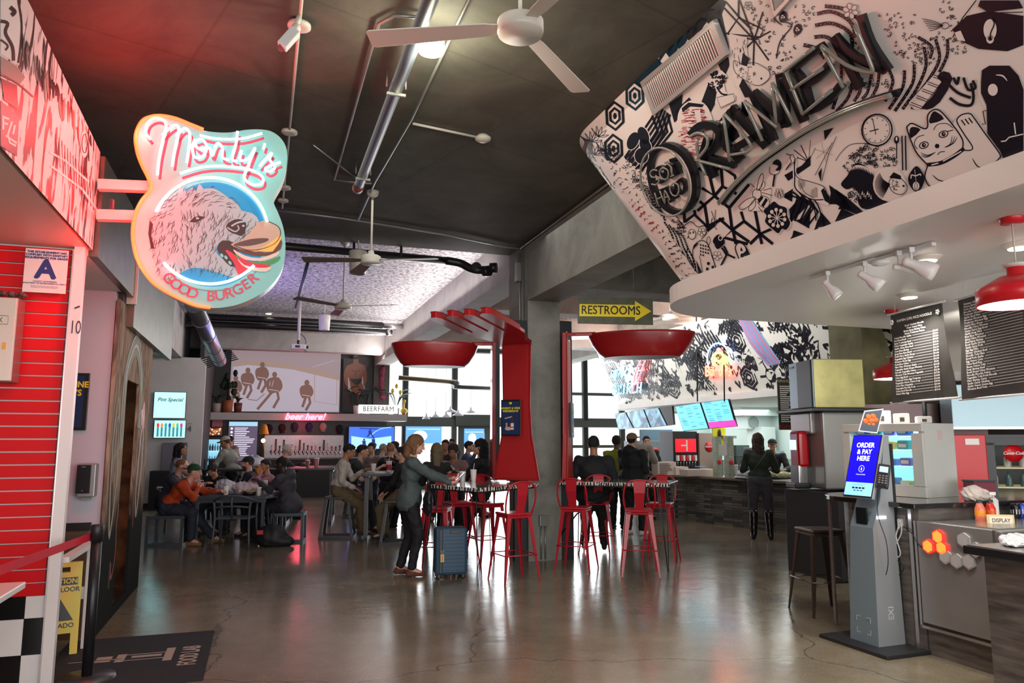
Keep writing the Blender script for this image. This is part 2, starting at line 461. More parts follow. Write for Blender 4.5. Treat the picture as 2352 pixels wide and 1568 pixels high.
# outer walls
gwall('wall_back',[(-9,14.85),(0.42,14.85)],0,4.7,mat('bar_tile',(0.022,0.022,0.026),0.35),0.1)
gwall('wall_back',[(10.6,14.85),(13,14.85)],0,4.7,WHITE,0.1)
gwall('wall_side',[(-4.85,10.25),(-4.85,14.8)],0,4.7,GREYW,0.1)
gwall('wall_front_of_bar',[(-10,10.25),(-4.75,10.25)],0,3.58,WHITE,0.12)
gwall('wall_left',[(-10,-16),(-10,14.8)],0,4.7,GREYW,0.1)
gwall('wall_right',[(10.9,-16),(10.9,14.8)],0,4.7,WHITE,0.1)
struct(gbox('baseboard_bar',-9.9,-4.78,10.15,10.19,0,0.1,BLACK))
# left stall: fascia, soffit, white wall, steel
FASU=-4.57
red_mural=None
def u_plane(u):return G(u,0),BV
def v_plane(v):return G(0,v),AV
def pu(px,py,u):
 p=on_plane(px,py,G(u,0),BV);a=toG(p);return(a[1],p.z)
def pv(px,py,v):
 p=on_plane(px,py,G(0,v),AV);a=toG(p);return(a[0],p.z)
struct(gbox('ceiling_stall_soffit',-9.5,-4.60,-14,-3.66,2.9,3.0,mat('soffit_cream',(0.62,0.50,0.43),0.45)))
struct(gbox('ceiling_stall_soffit',-9.5,-4.60,-3.66,-2.3,2.86,2.95,WHITEB))
gwall('wall_stall_back',[(-9.5,-2.25),(-4.64,-2.25)],0,2.86,mat('lilac_white_paint',(0.62,0.62,0.70),0.4),0.1)
struct(gbox('baseboard_stall',-9.5,-4.7,-2.34,-2.305,0.84,0.90,BLACK))
struct(gbox('baseboard_stall',-9.5,-4.7,-2.44,-2.305,0.0,0.84,mat('warm_plinth',(0.09,0.06,0.04),0.5)))
# windows at the back: frames with real openings
WF=mat('window_frame_green',(0.055,0.065,0.055),0.5)
def wframe(name,u0,u1,z0,z1,th=0.12,dep=0.14,v=14.82,m=None):
 a=MB()
 def bar(ua,ub,za,zb):a.box(((ua+ub)/2,0,(za+zb)/2),(ub-ua,dep,zb-za))
 bar(u0,u0+th,z0,z1);bar(u1-th,u1,z0,z1);bar(u0+th,u1-th,z1-th,z1);bar(u0+th,u1-th,z0,z0+th)
 o=a.build(name,m or WF);o.location=G(0,v,0);o.rotation_euler=(0,0,ANG)
 return o
GLASS=mat('window_glass',(1,1,1),0.02,alpha=0.06)
def window(i,u0,u1,z0,z1,th=0.1):
 o=struct(wframe('window_%d'%i,u0,u1,z0,z1,th))
 g=MB().box(((u0+u1)/2,0.02,(z0+z1)/2),(u1-u0-2*th,0.01,z1-z0-2*th)).build('pane',GLASS,o)
 return o
wi=1
US=[0.42,1.05,2.72,4.12,5.7,7.5,8.95,10.6]
for k in range(len(US)-1):
 u0,u1=US[k],US[k+1]
 window(wi,u0-.07,u1+.07,2.18,4.7,0.16);wi+=1
 if k==2:continue
 window(wi,u0-.07,u1+.07,0.0,2.2,0.16);wi+=1
struct(gbox('trim_1',0.42,10.6,14.70,14.80,2.02,2.26,WF))
struct(gbox('trim_2',2.72,4.12,14.62,14.72,2.05,2.42,WF))
dr=struct(wframe('door_1',2.86,3.98,0.02,2.02,0.2,0.07,m=mat('door_green_grey',(0.075,0.082,0.075),0.5)))
MB().box((3.42,0.02,1.0),(0.74,0.01,1.6)).build('pane',GLASS,dr)
MB().tube([(3.75,-0.06,0.9),(3.75,-0.09,0.95),(3.75,-0.09,1.2),(3.75,-0.06,1.25)],0.012).build('door_handle',BLK2,dr)
# mullion crossing of the right hand windows
for k,z in enumerate((1.35,3.2)):
 struct(gbox('trim_%d'%(3+k),6.4,9.2,14.76,14.84,z-0.05,z+0.05,WF))
 # white ledge over the bar
struct(gbox('beam',-5.3,0.92,13.72,14.3,2.16,2.37,mat('ledge_white',(0.42,0.41,0.42),0.5)))
# lights in the place (sky enters by the windows and an end left open for light behind the camera)
area('window_light',G(5.2,14.4,2.4),(R(90),0,ANG+PI),9.5,4.2,520,(0.92,0.97,1.0))
area('strip_light',G(-0.12,7.5,4.02),(0,R(125),ANG),0.08,12,170,(1.0,0.93,0.9))
area('strip_light',G(5.25,5.5,4.02),(0,R(125),ANG),0.08,9,90,(1.0,0.62,0.45))
area('purple_light',G(-3.4,5.0,3.3),(PI,0,ANG),1.6,3.0,34,(0.50,0.38,1.0))
# ================================================================= NOODLE STALL BULKHEAD WITH PAINTED MURAL
def proj(p):
 zz=p[2]-H;c=p[1]*CT+zz*ST;up=-p[1]*ST+zz*CT
 return 1176+F*p[0]/c,784-F*up/c
class Fascia:
 def __init__(s,ub,ut,vb,vt,rb,rt,zb,zt):
  s.a=(ub,ut,vb,vt,rb,rt,zb,zt)
 def P(s,S,w,off=0.0):
  ub,ut,vb,vt,rb,rt,zb,zt=s.a
  def cv(u0,v0,r):
   if S<=0:return u0,v0+S
   if S<=PI/2:return u0+r-r*math.cos(S),v0+r*math.sin(S)
   return u0+r+(S-PI/2),v0+r
  b=cv(ub,vb,rb);t=cv(ut,vt,rt)
  p=G(b[0],b[1],zb).lerp(G(t[0],t[1],zt),w)
  if off:
   e=0.02
   q=s.P(S+e,w)-s.P(S-e,w);r=s.P(S,min(1,w+e))-s.P(S,max(0,w-e))
   n=q.cross(r).normalized()
   if n.dot(V((0,0,H))-p)<0:n=-n
   p=p+n*off
  return p
 def prep(s,s0,s1):
  s.g=[]
  for i in range(81):
   for j in range(31):
    S=s0+(s1-s0)*i/80;w=j/30
    s.g.append((S,w)+proj(s.P(S,w)))
  s.ga=np.array(s.g)
 def inv(s,px,py):
  d=(s.ga[:,2]-px)**2+(s.ga[:,3]-py)**2;k=int(d.argmin());S,w=s.ga[k,0],s.ga[k,1]
  for _ in range(5):
   x,y=proj(s.P(S,w));e=1e-3
   xs,ys=proj(s.P(S+e,w));xw,yw=proj(s.P(S,w+e))
   a,b,c,dd=(xs-x)/e,(xw-x)/e,(ys-y)/e,(yw-y)/e
   det=a*dd-b*c
   if abs(det)<1e-3:break
   dx,dy=px-x,py-y
   dS=(dd*dx-b*dy)/det;dw=(-c*dx+a*dy)/det
   m=max(abs(dS)/.3,abs(dw)/.2,1);S+=dS/m;w+=dw/m
  return S,min(1,max(0,w))
 def map(s,px,py,off):S,w=s.inv(px,py);return s.P(S,w,off)
FA=Fascia(-0.05,-0.8,-4.2,-3.75,0.5,0.75,2.9,4.3);FA.prep(-3.6,1.5)
CR={0:(1320,0,2.2403),1:(1480,300,5.88),2:(1600,20,3.408),3:(1920,150,4.752),4:(1320,170,3.336),5:(1540,440,5.88)}
class Draw:
 """collects painted shapes given as picture points and lays them on a surface"""
 def __init__(s,fmap,base=0.002,step=0.0012):s.mb=MB();s.f=fmap;s.base=base;s.step=step
 def pt(s,p,c):o=CR[c]if isinstance(c,int)else c;return(o[0]+p[0]/o[2],o[1]+p[1]/o[2])
 def off(s,l):return s.base+s.step*l
 def fill(s,l,col,pts,c=0,sm=0):
  if sm:pts=[(q.x,q.y)for q in smooth_line(pts,sm,True)]
  P=[s.pt(p,c)for p in pts];s.mb.poly([s.f(x,y,s.off(l))for x,y in P],col)
 def line(s,l,col,pts,w=1.5,c=0,sm=0,closed=False,taper=False):
  if sm:pts=[(q.x,q.y)for q in smooth_line(pts,sm,closed)]
  P=[V(s.pt(p,c))for p in pts];n=len(P)
  if closed:P.append(P[0]);n+=1
  L_=[];R_=[]
  for i in range(n):
   t=P[min(i+1,n-1)]-P[max(i-1,0)]
   if closed and i in(0,n-1):t=P[1]-P[-2]
   if t.length<1e-6:t=V((1,0))
   t.normalize();k=w/2*((math.sin(PI*(0.1+0.8*i/max(1,n-1))))if taper else 1)
   L_.append(P[i]+V((-t.y,t.x))*k);R_.append(P[i]-V((-t.y,t.x))*k)
  o=s.off(l)
  A=[s.f(p.x,p.y,o)for p in L_];B=[s.f(p.x,p.y,o)for p in R_]
  s.mb.add(A+B,[(i,i+1,n+i+1,n+i)for i in range(n-1)],col)
 def ell(s,l,col,c0,rx,ry,c=0,rot=0,n=22,ring=None):
  pts=[(c0[0]+rx*math.cos(2*PI*k/n)*math.cos(rot)-ry*math.sin(2*PI*k/n)*math.sin(rot),c0[1]+rx*math.cos(2*PI*k/n)*math.sin(rot)+ry*math.sin(2*PI*k/n)*math.cos(rot))for k in range(n)]
  if ring:s.line(l,col,pts,ring,c,closed=True)
  else:s.fill(l,col,pts,c)
def inpoly(p,poly):
 x,y=p;r=False;n=len(poly)
 for i in range(n):
  x1,y1=poly[i];x2,y2=poly[(i+1)%n]
  if(y1>y)!=(y2>y)and x<(x2-x1)*(y-y1)/(y2-y1)+x1:r=not r
 return r
def squiggles(D,poly,n,size,w,seed,l=0,col=1,c=0,kind=0):
 rr=random.Random(seed);xs=[p[0]for p in poly];ys=[p[1]for p in poly];k=0;t=0
 while k<n and t<n*20:
  t+=1;x=rr.uniform(min(xs),max(xs));y=rr.uniform(min(ys),max(ys))
  if not inpoly((x,y),poly):continue
  k+=1;a=rr.uniform(0,6.28);q=size*rr.uniform(0.6,1.4)
  if kind==0:
   sgn=rr.choice((-1,1));pts=[(x+q*math.cos(a+sgn*1.1*i)*(1-.13*i),y+q*math.sin(a+sgn*1.1*i)*(1-.13*i))for i in range(4)]
   pts.append((pts[-1][0]+q*.7*math.cos(a),pts[-1][1]+q*.7*math.sin(a)))
   D.line(l,col,pts,w,c,sm=3)
  else:
   D.line(l,col,[(x,y),(x+q*math.cos(kind)+rr.uniform(-2,2),y+q*math.sin(kind)),(x+2*q*math.cos(kind+.25),y+2*q*math.sin(kind+.25))],w,c,sm=2,taper=True)
def flower(D,c0,r,c=0,l=0,w=1.2,n=5,fill=None,rot=0.3):
 pts=[]
 for k in range(n*6):
  a=2*PI*k/(n*6)+rot;q=r*(0.62+0.38*abs(math.cos(n*(a-rot)/2)))
  pts.append((c0[0]+q*math.cos(a),c0[1]+q*math.sin(a)))
 if fill is not None:D.fill(l,fill,pts,c);l+=1
 D.line(l,1,pts,w,c,closed=True);D.ell(l+1,1,c0,r*.2,r*.2,c,ring=w)
 for k in range(n):
  a=2*PI*(k+.5)/n+rot;D.line(l+1,1,[(c0[0]+r*.25*math.cos(a),c0[1]+r*.25*math.sin(a)),(c0[0]+r*.6*math.cos(a),c0[1]+r*.6*math.sin(a))],w,c)
def band(D,pts,w,c=0,l=1,dots=True,seed=0):
 """wave band: black with white dots and a white edge"""
 D.line(l,0,pts,w+3.2,c,sm=5);D.line(l+1,1,pts,w,c,sm=5)
 if dots:
  q=smooth_line(pts,5);rr=random.Random(seed);s=CR[c][2]if isinstance(c,int)else c[2]
  for k in range(1,len(q)-1):
   for _ in range(2):D.ell(l+2,0,(q[k].x+rr.uniform(-.33,.33)*w*s,q[k].y+rr.uniform(-.33,.33)*w*s),.75*s,.75*s,c,n=7)
def mural_ramen():
 D=Draw(FA.map)
 D.base=0.003
 # --- hexagon nest and diagonal stripes at the bend (teal black)
 hexc=[(465,160),(300,320),(300,560),(470,370),(150,440)]
 for i,(x,y)in enumerate(((462,165),(310,320),(300,570))):
  for r,w in((92,6.5),(52,6.0)):
   D.line(0,3 if i==0 else 1,[(x+r*.78*math.cos(PI/3*k+.45),y+r*1.15*math.sin(PI/3*k+.45))for k in range(6)],w,4,closed=True)
  D.ell(0,3 if i==0 else 1,(x,y),15,26,4,n=6)
 for k in range(6):
  o=k*34
  D.line(0,1,[(385+o*.75,640+o*.62),(590+o*.5,420+o*.8-80),(640+o*.55,330+o*.4-90)],5.2,4)
 for k in range(5):D.line(0,1,[(390+26*k,650+26*k),(560+22*k,470+30*k)],4.5,4)
 for k in range(4):D.line(0,1,[(600+38*k,330-8*k),(640+36*k,440),(575+20*k,540+14*k)],5.5,4)
 D.fill(0,1,[(725,230),(830,150),(815,330),(765,370)],4)
 # four-lobed leaf flower
 for(x,y,a,b,r)in((450,510,42,70,.4),(530,470,40,70,-.35),(545,545,40,55,-.6),(515,625,52,60,0)):
  D.ell(1,0,(x,y),a+6,b+6,4,r);D.ell(2,1,(x,y),a,b,4,r)
  # plants, wood grain and waves down the bent edge
 for k in range(7):D.line(0,1,[(40+9*k,470+6*k),(80+9*k,520),(60+10*k,590+8*k),(110+8*k,640+10*k)],1.6,4,sm=4)
 for(x0,y0)in((130,520),(180,480),(215,590),(150,620),(250,660)):
  for k in range(5):
   a=-2.2+.5*k;D.line(0,1,[(x0,y0),(x0+40*math.cos(a)-8,y0+40*math.sin(a)),(x0+85*math.cos(a),y0+85*math.sin(a)),(x0+40*math.cos(a)+10,y0+40*math.sin(a)+10),(x0,y0)],1.1,4,sm=3)
 for k in range(26):
  x,y=90+6.6*k,600+10.5*k
  D.line(0,1,[(x,y),(x+30,y-8),(x+44,y+26),(x+14,y+34)],1.6,4,closed=True)
  if k%3==0:D.fill(0,1,[(x+4,y+4),(x+26,y),(x+36,y+26),(x+14,y+28)],4)
 for k,(x,y)in enumerate(((270,800),(330,900),(390,980),(300,870))):
  D.fill(0,1,[(x,y),(x+70,y+60),(x+90,y+110),(x+30,y+70)],4)
 D.ell(1,0,(360,835),60,46,4);D.ell(2,1,(360,835),60,46,4,ring=1)
 squiggles(D,[(120,560),(330,560),(560,900),(640,1180),(560,1180)],130,14,1.2,5,0,1,4)
 squiggles(D,[(430,1010),(520,1010),(690,1210),(600,1210)],60,12,2.2,7,1,2,4)
 D.line(0,2,[(450,1020),(520,1060),(590,1130),(640,1200)],12,4,sm=4,taper=True)
 for k in range(9):band(D,[(470+26*k,860+5*k*k*.9),(520+24*k,850+6*k*k*.8),(560+25*k,940+8*k*k*.7),(600+24*k,1040+9*k*k*.55)],5,4,seed=k)if k<5 else None
 squiggles(D,[(430,780),(600,730),(620,900),(520,900)],40,12,1.1,9,0,1,4)
 for k in range(7):band(D,[(690+34*k,1130+22*k),(745+32*k,1220+12*k),(780+30*k,1330),(850+24*k,1440),(900+10*k,1540)],4.2,4,seed=20+k)if k<4 else None
 squiggles(D,[(640,1180),(760,1230),(900,1568),(800,1568)],90,13,1.4,12,0,1,4)
 # --- dark chevrons and zigzags round the grille (crop 0)
 D.fill(0,3,[(300,410),(430,300),(470,350),(370,470)])
 for k in range(6):
  x=430+48*k;y=330-46*k
  D.fill(0,1 if k>1 else 3,[(x,y),(x+40,y-60),(x+70,y-20),(x+110,y-95),(x+80,y-105),(x+42,y-112),(x,y-46)])
 D.fill(0,1,[(590,120),(750,0),(760,60),(700,90),(650,150),(610,190)])
 D.fill(0,1,[(690,100),(750,40),(780,170),(800,260),(760,250),(740,160)])
 D.fill(0,1,[(520,570),(590,500),(640,560),(700,400),(740,360),(730,520),(690,600),(600,600),(560,640)])
 D.fill(0,1,[(740,330),(790,290),(800,330),(770,400)])
 D.fill(0,1,[(730,640),(790,560),(850,700),(780,760)]);D.fill(0,1,[(860,520),(900,560),(890,620),(860,600)])
 # --- hexagon star (lines)
 hub=(925,205);rim=[(780,170),(770,40),(850,0),(970,60),(1010,160),(1000,310),(920,340),(840,290)]
 for p in rim:D.line(0,1,[hub,p],3.6)
 D.line(0,1,[(750,80),(780,10),(845,85),(900,140)],4.4);D.line(0,1,[(845,85),(845,0)],4);D.line(0,1,[(790,170),(845,90),(970,150),(960,190),(790,175)],3.6)
 # --- cube lattice, bold lines
 def hexl(L_,w=6.2,c=0):
  for a in L_:D.line(0,1,a,w,c)
 hexl([[(735,500),(885,610),(1040,480),(1225,605),(1250,720)],[(885,610),(950,880)],[(1040,480),(1060,750),(1250,850)],[(1060,750),(950,880)],[(780,770),(950,880),(720,1080)],[(950,880),(1150,1040)],[(1150,1040),(1420,720)],[(1150,1040),(1190,1340)],[(750,950),(820,1010),(870,1330)],[(550,1230),(680,1130),(850,1290),(1080,1180)],[(540,1110),(550,1240)],[(680,1070),(690,1140)],[(1010,1180),(1190,1340),(1080,1440),(1400,1528)],[(1310,1090),(1350,1220),(1190,1340)],[(1350,1220),(1570,1390),(1800,1290)],[(1500,1080),(1560,1390),(1590,1528)],[(1200,1340),(1240,1528)],[(1570,1390),(1430,1528)],[(1570,1390),(1740,1528)],[(1190,1340),(1420,1500)],[(850,1350),(960,1260)]],7,1)
 # --- chevrons near the bottom edge
 for pts in([(1090,300),(1150,220),(1260,60),(1240,30),(1120,180)],):
  pass
 for pts in([(1900,850),(2010,780),(2000,960),(1890,900)],[(1960,1060),(2120,880),(2230,940),(2210,1010),(2060,1160),(1980,1240)],[(2040,1210),(2140,1180),(2260,990),(2230,1320)],[(1990,1470),(2020,1340),(2150,1410)],[(2290,1360),(2352,1180),(2352,1340)]):D.fill(0,1,pts,1)
 for pts in([(1040,1528),(1060,1390),(1210,1528)],[(1110,1568),(1150,1480),(1220,1568)]):D.fill(0,1,pts,2)
 D.fill(0,1,[(1310,950),(1420,1030),(1500,1100),(1470,1110),(1400,1080),(1330,1040)])
 D.fill(0,1,[(1340,1140),(1375,1070),(1460,1110)]);D.fill(0,1,[(1110,1230),(1135,1185),(1190,1205)]);D.fill(0,1,[(1240,1170),(1270,1090),(1330,1160)])
 # fans of rays
 for p in((1090,790),(1130,770),(1165,745),(1215,720),(1240,760)):D.line(0,1,[(1205,830),p],6 if p[0]<1200 else 3.5,0,taper=True)
 D.fill(0,1,[(1170,850),(1215,800),(1215,850),(1100,930),(1080,900)])
 for k in range(5):D.line(0,1,[(1080+22*k,1010-12*k),(1150+26*k,1010+20*k),(1110+24*k,1130+6*k)],4.5)
 # --- wave with dotted bands behind the letters
 W_=[[(1250,70),(1330,60),(1420,110),(1450,190)],[(1240,130),(1330,120),(1420,170),(1430,260)],[(1290,30),(1400,50),(1480,120),(1500,200)],[(1235,190),(1300,190),(1360,240),(1380,330)],[(1180,230),(1250,250),(1290,300)],[(1375,330),(1370,430),(1330,560)],[(1430,430),(1410,500),(1350,570)],[(1480,400),(1470,470),(1440,520)],[(1530,380),(1510,470),(1480,510)],[(1570,360),(1560,440),(1530,500)],[(1610,340),(1640,420),(1600,520)],[(1700,360),(1690,450),(1620,560)],[(1750,330),(1740,430),(1650,570)],[(1800,240),(1810,340),(1760,460),(1690,560)],[(1860,200),(1880,300),(1830,400),(1760,500),(1740,560)],[(1920,200),(1920,280),(1880,370)],[(1770,190),(1840,240),(1830,300)]]
 for k,p in enumerate(W_):band(D,p,9 if k<5 else 7.5,0,0,True,40+k)
 for k,poly in enumerate(([(900,10),(1200,0),(1250,60),(1170,220),(1050,330),(900,180)],[(1000,330),(1120,280),(1120,420),(1010,480)],[(1380,200),(1460,180),(1470,280),(1400,300)],[(1560,60),(1780,60),(1760,330),(1660,300)],[(1640,280),(2000,100),(2050,240),(1900,330),(1700,330)],[(1400,400),(1640,400),(1600,470),(1420,480)],[(1880,0),(1960,0),(1960,110),(1880,90)])):
  squiggles(D,poly,(70,18,14,34,80,26,12)[k],9,1.5,60+k)
  # swirls
 for c0 in((1075,85),(1150,150)):D.ell(1,1,c0,22,30,0,.3);flower(D,c0,13,0,2,1,3,0)
 D.line(1,1,[(1060,110),(1120,130),(1060,210),(1040,300)],2.6,0,sm=5);D.line(1,1,[(1060,30),(1030,90),(1070,130)],4,0,sm=5,taper=True)
 flower(D,(1425,55),42,0,3,1.3,6,0);flower(D,(750,640),26,0,2,1.1,5,0);flower(D,(780,670),20,0,2,1.1,5,0);flower(D,(895,28),22,0,1,1.2)
 # --- koi
 D.fill(3,0,[(800,170),(840,180),(890,190),(890,260),(900,330),(1000,350),(1010,400),(960,440),(880,430),(870,470),(900,490),(830,440),(800,330)]);
 D.line(4,1,[(830,310),(870,330),(930,320),(1000,360),(1005,400),(950,438),(880,410),(830,370),(820,320)],1.2,0,sm=4,closed=True)
 D.ell(4,1,(965,402),5,6);squiggles(D,[(810,180),(890,190),(870,320),(820,330)],30,9,1.1,70,4,1,0,1.2);squiggles(D,[(830,350),(930,340),(950,430),(850,420)],22,6,.9,71,4)
 D.fill(4,1,[(870,270),(905,300),(890,340),(860,330)]);D.fill(4,1,[(870,400),(930,490),(880,500),(850,440)])
 # --- bonsai
 D.fill(3,0,[(690,430),(710,370),(760,360),(790,390),(770,420),(780,470),(830,490),(830,520),(750,560),(725,530),(735,470)])
 squiggles(D,[(700,380),(750,365),(785,390),(760,450),(690,470)],34,9,3.0,72,4);D.line(4,1,[(735,445),(760,480),(790,485)],4,0,sm=3)
 D.line(4,1,[(735,500),(820,480),(828,518),(755,552)],1.4,0,closed=True)
 # --- red paper lantern
 D.fill(3,0,[(545,560),(600,515),(670,530),(710,600),(715,680),(690,760),(640,820),(590,800),(545,730),(530,640)],sm=4)
 rr=random.Random(3)
 for k in range(150):
  y=rr.uniform(560,800);h_=1-abs((y-670)/165);x=625+rr.uniform(-85,80)*max(.25,h_)**.5
  D.line(4,2 if rr.random()<.85 else 1,[(x-13,y+rr.uniform(-4,4)),(x+13,y+rr.uniform(-7,2))],1.5)
 D.fill(5,1,[(555,555),(590,525),(670,535),(660,550),(600,545),(560,575)]);D.fill(5,0,[(620,570),(650,560),(660,640),(680,660),(640,690),(635,630)])
 # --- bee
 B=3
 D.fill(B,0,[(1290,1010),(1440,900),(1500,700),(1620,570),(1640,700),(1720,780),(1700,1030),(1560,1080),(1420,1080)],1)
 D.line(B+1,1,[(1530,780),(1560,640),(1600,570),(1620,620),(1590,760),(1540,800)],1.3,1,sm=5,closed=True);D.line(B+1,1,[(1560,790),(1620,680),(1640,740),(1590,800)],1.1,1,sm=4,closed=True)
 D.line(B+1,1,[(1490,890),(1380,930),(1290,1020),(1330,1060),(1440,1000),(1510,920)],1.3,1,sm=5,closed=True);D.line(B+1,1,[(1500,920),(1420,1030),(1440,1080),(1510,1010)],1.2,1,sm=4,closed=True)
 D.ell(B+1,1,(1530,850),60,70,1,ring=1.4)
 for p in([(1540,930),(1600,870),(1620,900),(1560,980)],[(1590,1000),(1650,900),(1680,930),(1620,1030)]):D.fill(B+1,1,p,1)
 D.line(B+1,1,[(1600,870),(1680,900),(1700,980),(1660,1040),(1580,1010),(1530,950)],1.3,1,sm=4)
 for p in([(1600,830),(1740,870)],[(1620,800),(1730,770)],[(1550,1020),(1610,1100)],[(1500,760),(1440,700)]):D.line(B+1,1,p,1.4,1)
 # --- plum blossom
 pl=[(1760,950),(1830,1000),(1930,1040),(1940,1140),(1980,1240),(1930,1330),(1870,1320),(1820,1380),(1750,1330),(1700,1290),(1640,1220),(1660,1140),(1620,1080),(1680,1020)]
 D.fill(B,0,[(1810+(x-1810)*1.07,1160+(y-1160)*1.07)for x,y in pl],1,sm=4);D.fill(B+1,1,pl,1,sm=4)
 for k in range(10):
  a=2*PI*k/10+.2;e=(1805+105*math.cos(a),1170+110*math.sin(a));D.line(B+2,0,[(1805,1170),e],1.5,1);D.ell(B+2,0,e,24,27,1,n=10)
 flower(D,(1830,830),60,1,3,.9,5,0)
 # --- crane
 D.fill(3,0,[(2010,300),(2070,330),(2060,560),(2130,650),(2300,690),(2352,720),(2352,900),(2250,900),(2080,820),(2020,700),(2010,430),(1915,520),(1960,380)],1)
 D.fill(3,0,[(780,1330),(900,1350),(1000,1390),(1045,1510),(1030,1540),(900,1490),(820,1430)],2)
 D.line(4,1,[(750,1190),(715,1240),(705,1260),(745,1210),(768,1200),(772,1160),(755,1135),(738,1160),(750,1190)],1.5,2,sm=3)
 D.line(4,1,[(785,1165),(772,1250),(800,1320),(880,1345),(960,1370),(1010,1400),(1040,1500)],1.6,2,sm=5);D.line(4,1,[(770,1190),(775,1310),(780,1400),(850,1460),(920,1490),(1000,1490)],2.6,2,sm=5)
 D.fill(4,1,[(1000,1400),(1050,1470),(1045,1520),(1010,1500),(980,1420)],2)
 D.line(4,1,[(820,1360),(850,1430),(930,1480)],1.1,2,sm=4)
 for p in([(2230,940),(2310,1060),(2330,1210)],[(2310,930),(2380,1060),(2440,1350)]):D.line(4,1,p,3,1,sm=3)
 D.line(4,1,[(2290,940),(2340,1100),(2350,1180)],1.4,1)
 # small cup/fork motif
 D.line(3,1,[(1705,480),(1700,560),(1760,590),(1830,560),(1850,450)],1.5,1,sm=4);D.fill(3,1,[(1740,440),(1800,380),(1860,430),(1850,520),(1780,530),(1820,470)],1,sm=3);D.line(3,1,[(1770,590),(1745,750)],4,1)
 # --- bamboo
 for p in([(1240,900),(1330,730)],[(1275,930),(1310,790),(1350,700)]):D.line(2,1,p,1.3,0)
 D.fill(2,1,[(1285,670),(1335,655),(1290,720)]);D.fill(2,1,[(1256,890),(1275,860),(1270,935)])
 for a in range(6):D.line(3,1,[(1285,780),(1285+50*math.cos(a*1.05+.3),780+50*math.sin(a*1.05+.3))],2,0,taper=True)
 # --- clock
 D.ell(3,0,(455,700),178,175,3,.2);D.ell(4,1,(458,700),165,172,3,.3,ring=3.6);D.ell(4,1,(452,695),146,150,3,.3,ring=1.2)
 for k in range(12):
  a=2*PI*k/12+.1;D.line(4,1,[(450+112*math.cos(a),697+116*math.sin(a)),(450+130*math.cos(a),697+136*math.sin(a))],1.5,3)
 D.line(4,1,[(445,750),(410,572)],1.6,3);D.line(4,1,[(378,716),(475,690)],2.4,3)
 # --- spoon and chopsticks
 D.ell(3,1,(670,808),28,44,3);D.ell(4,0,(672,796),10,22,3);D.line(3,1,[(672,850),(672,1015)],2.6,3)
 for x in(730,768):D.line(3,1,[(x,762),(x+8,1140)],3.2,3)
 # --- curling wave (dark hollow, foam claws)
 D.fill(1,1,[(60,1290),(130,1200),(180,1100),(250,1060),(340,1110),(410,1180),(430,1300),(500,1440),(610,1530),(330,1568),(250,1500),(240,1400),(200,1330),(120,1350)],3,sm=3)
 D.fill(0,1,[(0,1350),(130,1440),(120,1520),(0,1400)],3)
 for poly,n,sd in(([(60,1120),(200,900),(350,850),(650,900),(690,1060),(560,1130),(420,1130),(280,1050),(150,1180)],90,1),([(130,1400),(220,1320),(410,1370),(380,1500),(180,1510)],34,2)):
  squiggles(D,poly,n,22,1.6,80+sd,2,1,3)
 for k in range(16):
  x,y=150+17*k,1120-40*math.sin(PI*min(1,k/14))+2*k
  D.fill(2,0,[(x-10,y-8),(x+10,y-8),(x+4,y+16),(x-4,y+40)],3)
 for k in range(12):
  x,y=180+19*k,1390+(k%3)*22;D.fill(2,0,[(x-12,y+20),(x+12,y+20),(x+2,y-26)],3)
 D.line(0,1,[(0,1040),(60,950),(170,860),(350,850)],1.3,3,sm=5)
 # --- goldfish in a round bowl outline
 D.ell(3,0,(590,1290),178,190,3);D.line(4,1,[(590,1260),(640,1220),(720,1230),(790,1320),(760,1390),(680,1400),(610,1350)],1.4,3,sm=4,closed=True);D.ell(4,1,(748,1310),12,12,3)
 for k in range(26):
  a=2.0+.075*k;D.line(4,1,[(600,1290),(600+90*math.cos(a)-10,1300+90*math.sin(a)),(600+168*math.cos(a+.1),1295+170*math.sin(a+.1))],1.1,3,sm=2)
 squiggles(D,[(610,1250),(700,1240),(700,1360),(620,1350)],26,9,.8,90,4,1,3);D.fill(4,1,[(590,1220),(640,1160),(720,1200),(720,1240)],3)
 # --- leaf shaped crest
 D.fill(3,1,[(880,1095),(950,1160),(975,1250),(910,1380),(830,1330),(797,1220)],3,sm=4)
 D.line(4,0,[(870,1130),(885,1260)],3,3,taper=True);D.line(4,0,[(830,1230),(835,1190),(880,1200),(930,1180),(935,1200)],2.4,3,sm=4);D.ell(4,0,(885,1310),36,46,3);D.ell(5,1,(885,1310),14,40,3,ring=1)
 # --- beckoning cat
 D.fill(3,0,[(1010,1100),(870,930),(790,700),(800,650),(850,630),(970,685),(1010,660),(1010,540),(1070,485),(1160,500),(1280,640),(1330,560),(1420,520),(1500,540),(1640,730),(1800,960),(1780,1040),(1060,1330),(985,1220)],3)
 D.line(4,1,[(1000,1070),(880,930),(790,700),(800,650),(850,630),(970,685),(1012,660),(1012,545),(1070,482),(1150,492),(1290,650),(1390,800),(1395,900)],3.0,3,sm=4)
 D.fill(4,1,[(1040,630),(1035,570),(1070,500),(1120,510),(1190,580)],3,sm=2);D.fill(4,1,[(830,790),(815,700),(850,665),(935,695)],3,sm=2)
 D.line(4,1,[(1350,650),(1330,590),(1380,535),(1470,520),(1520,570),(1640,740),(1800,960),(1790,1010),(1750,1050)],2.8,3,sm=4);D.line(4,1,[(1350,650),(1420,760),(1500,880),(1480,920),(1410,920)],2.6,3,sm=4)
 for x in(1380,1420,1460):D.line(4,1,[(x,590-(x-1380)*.3),(x+42,648-(x-1380)*.3)],2.8,3)
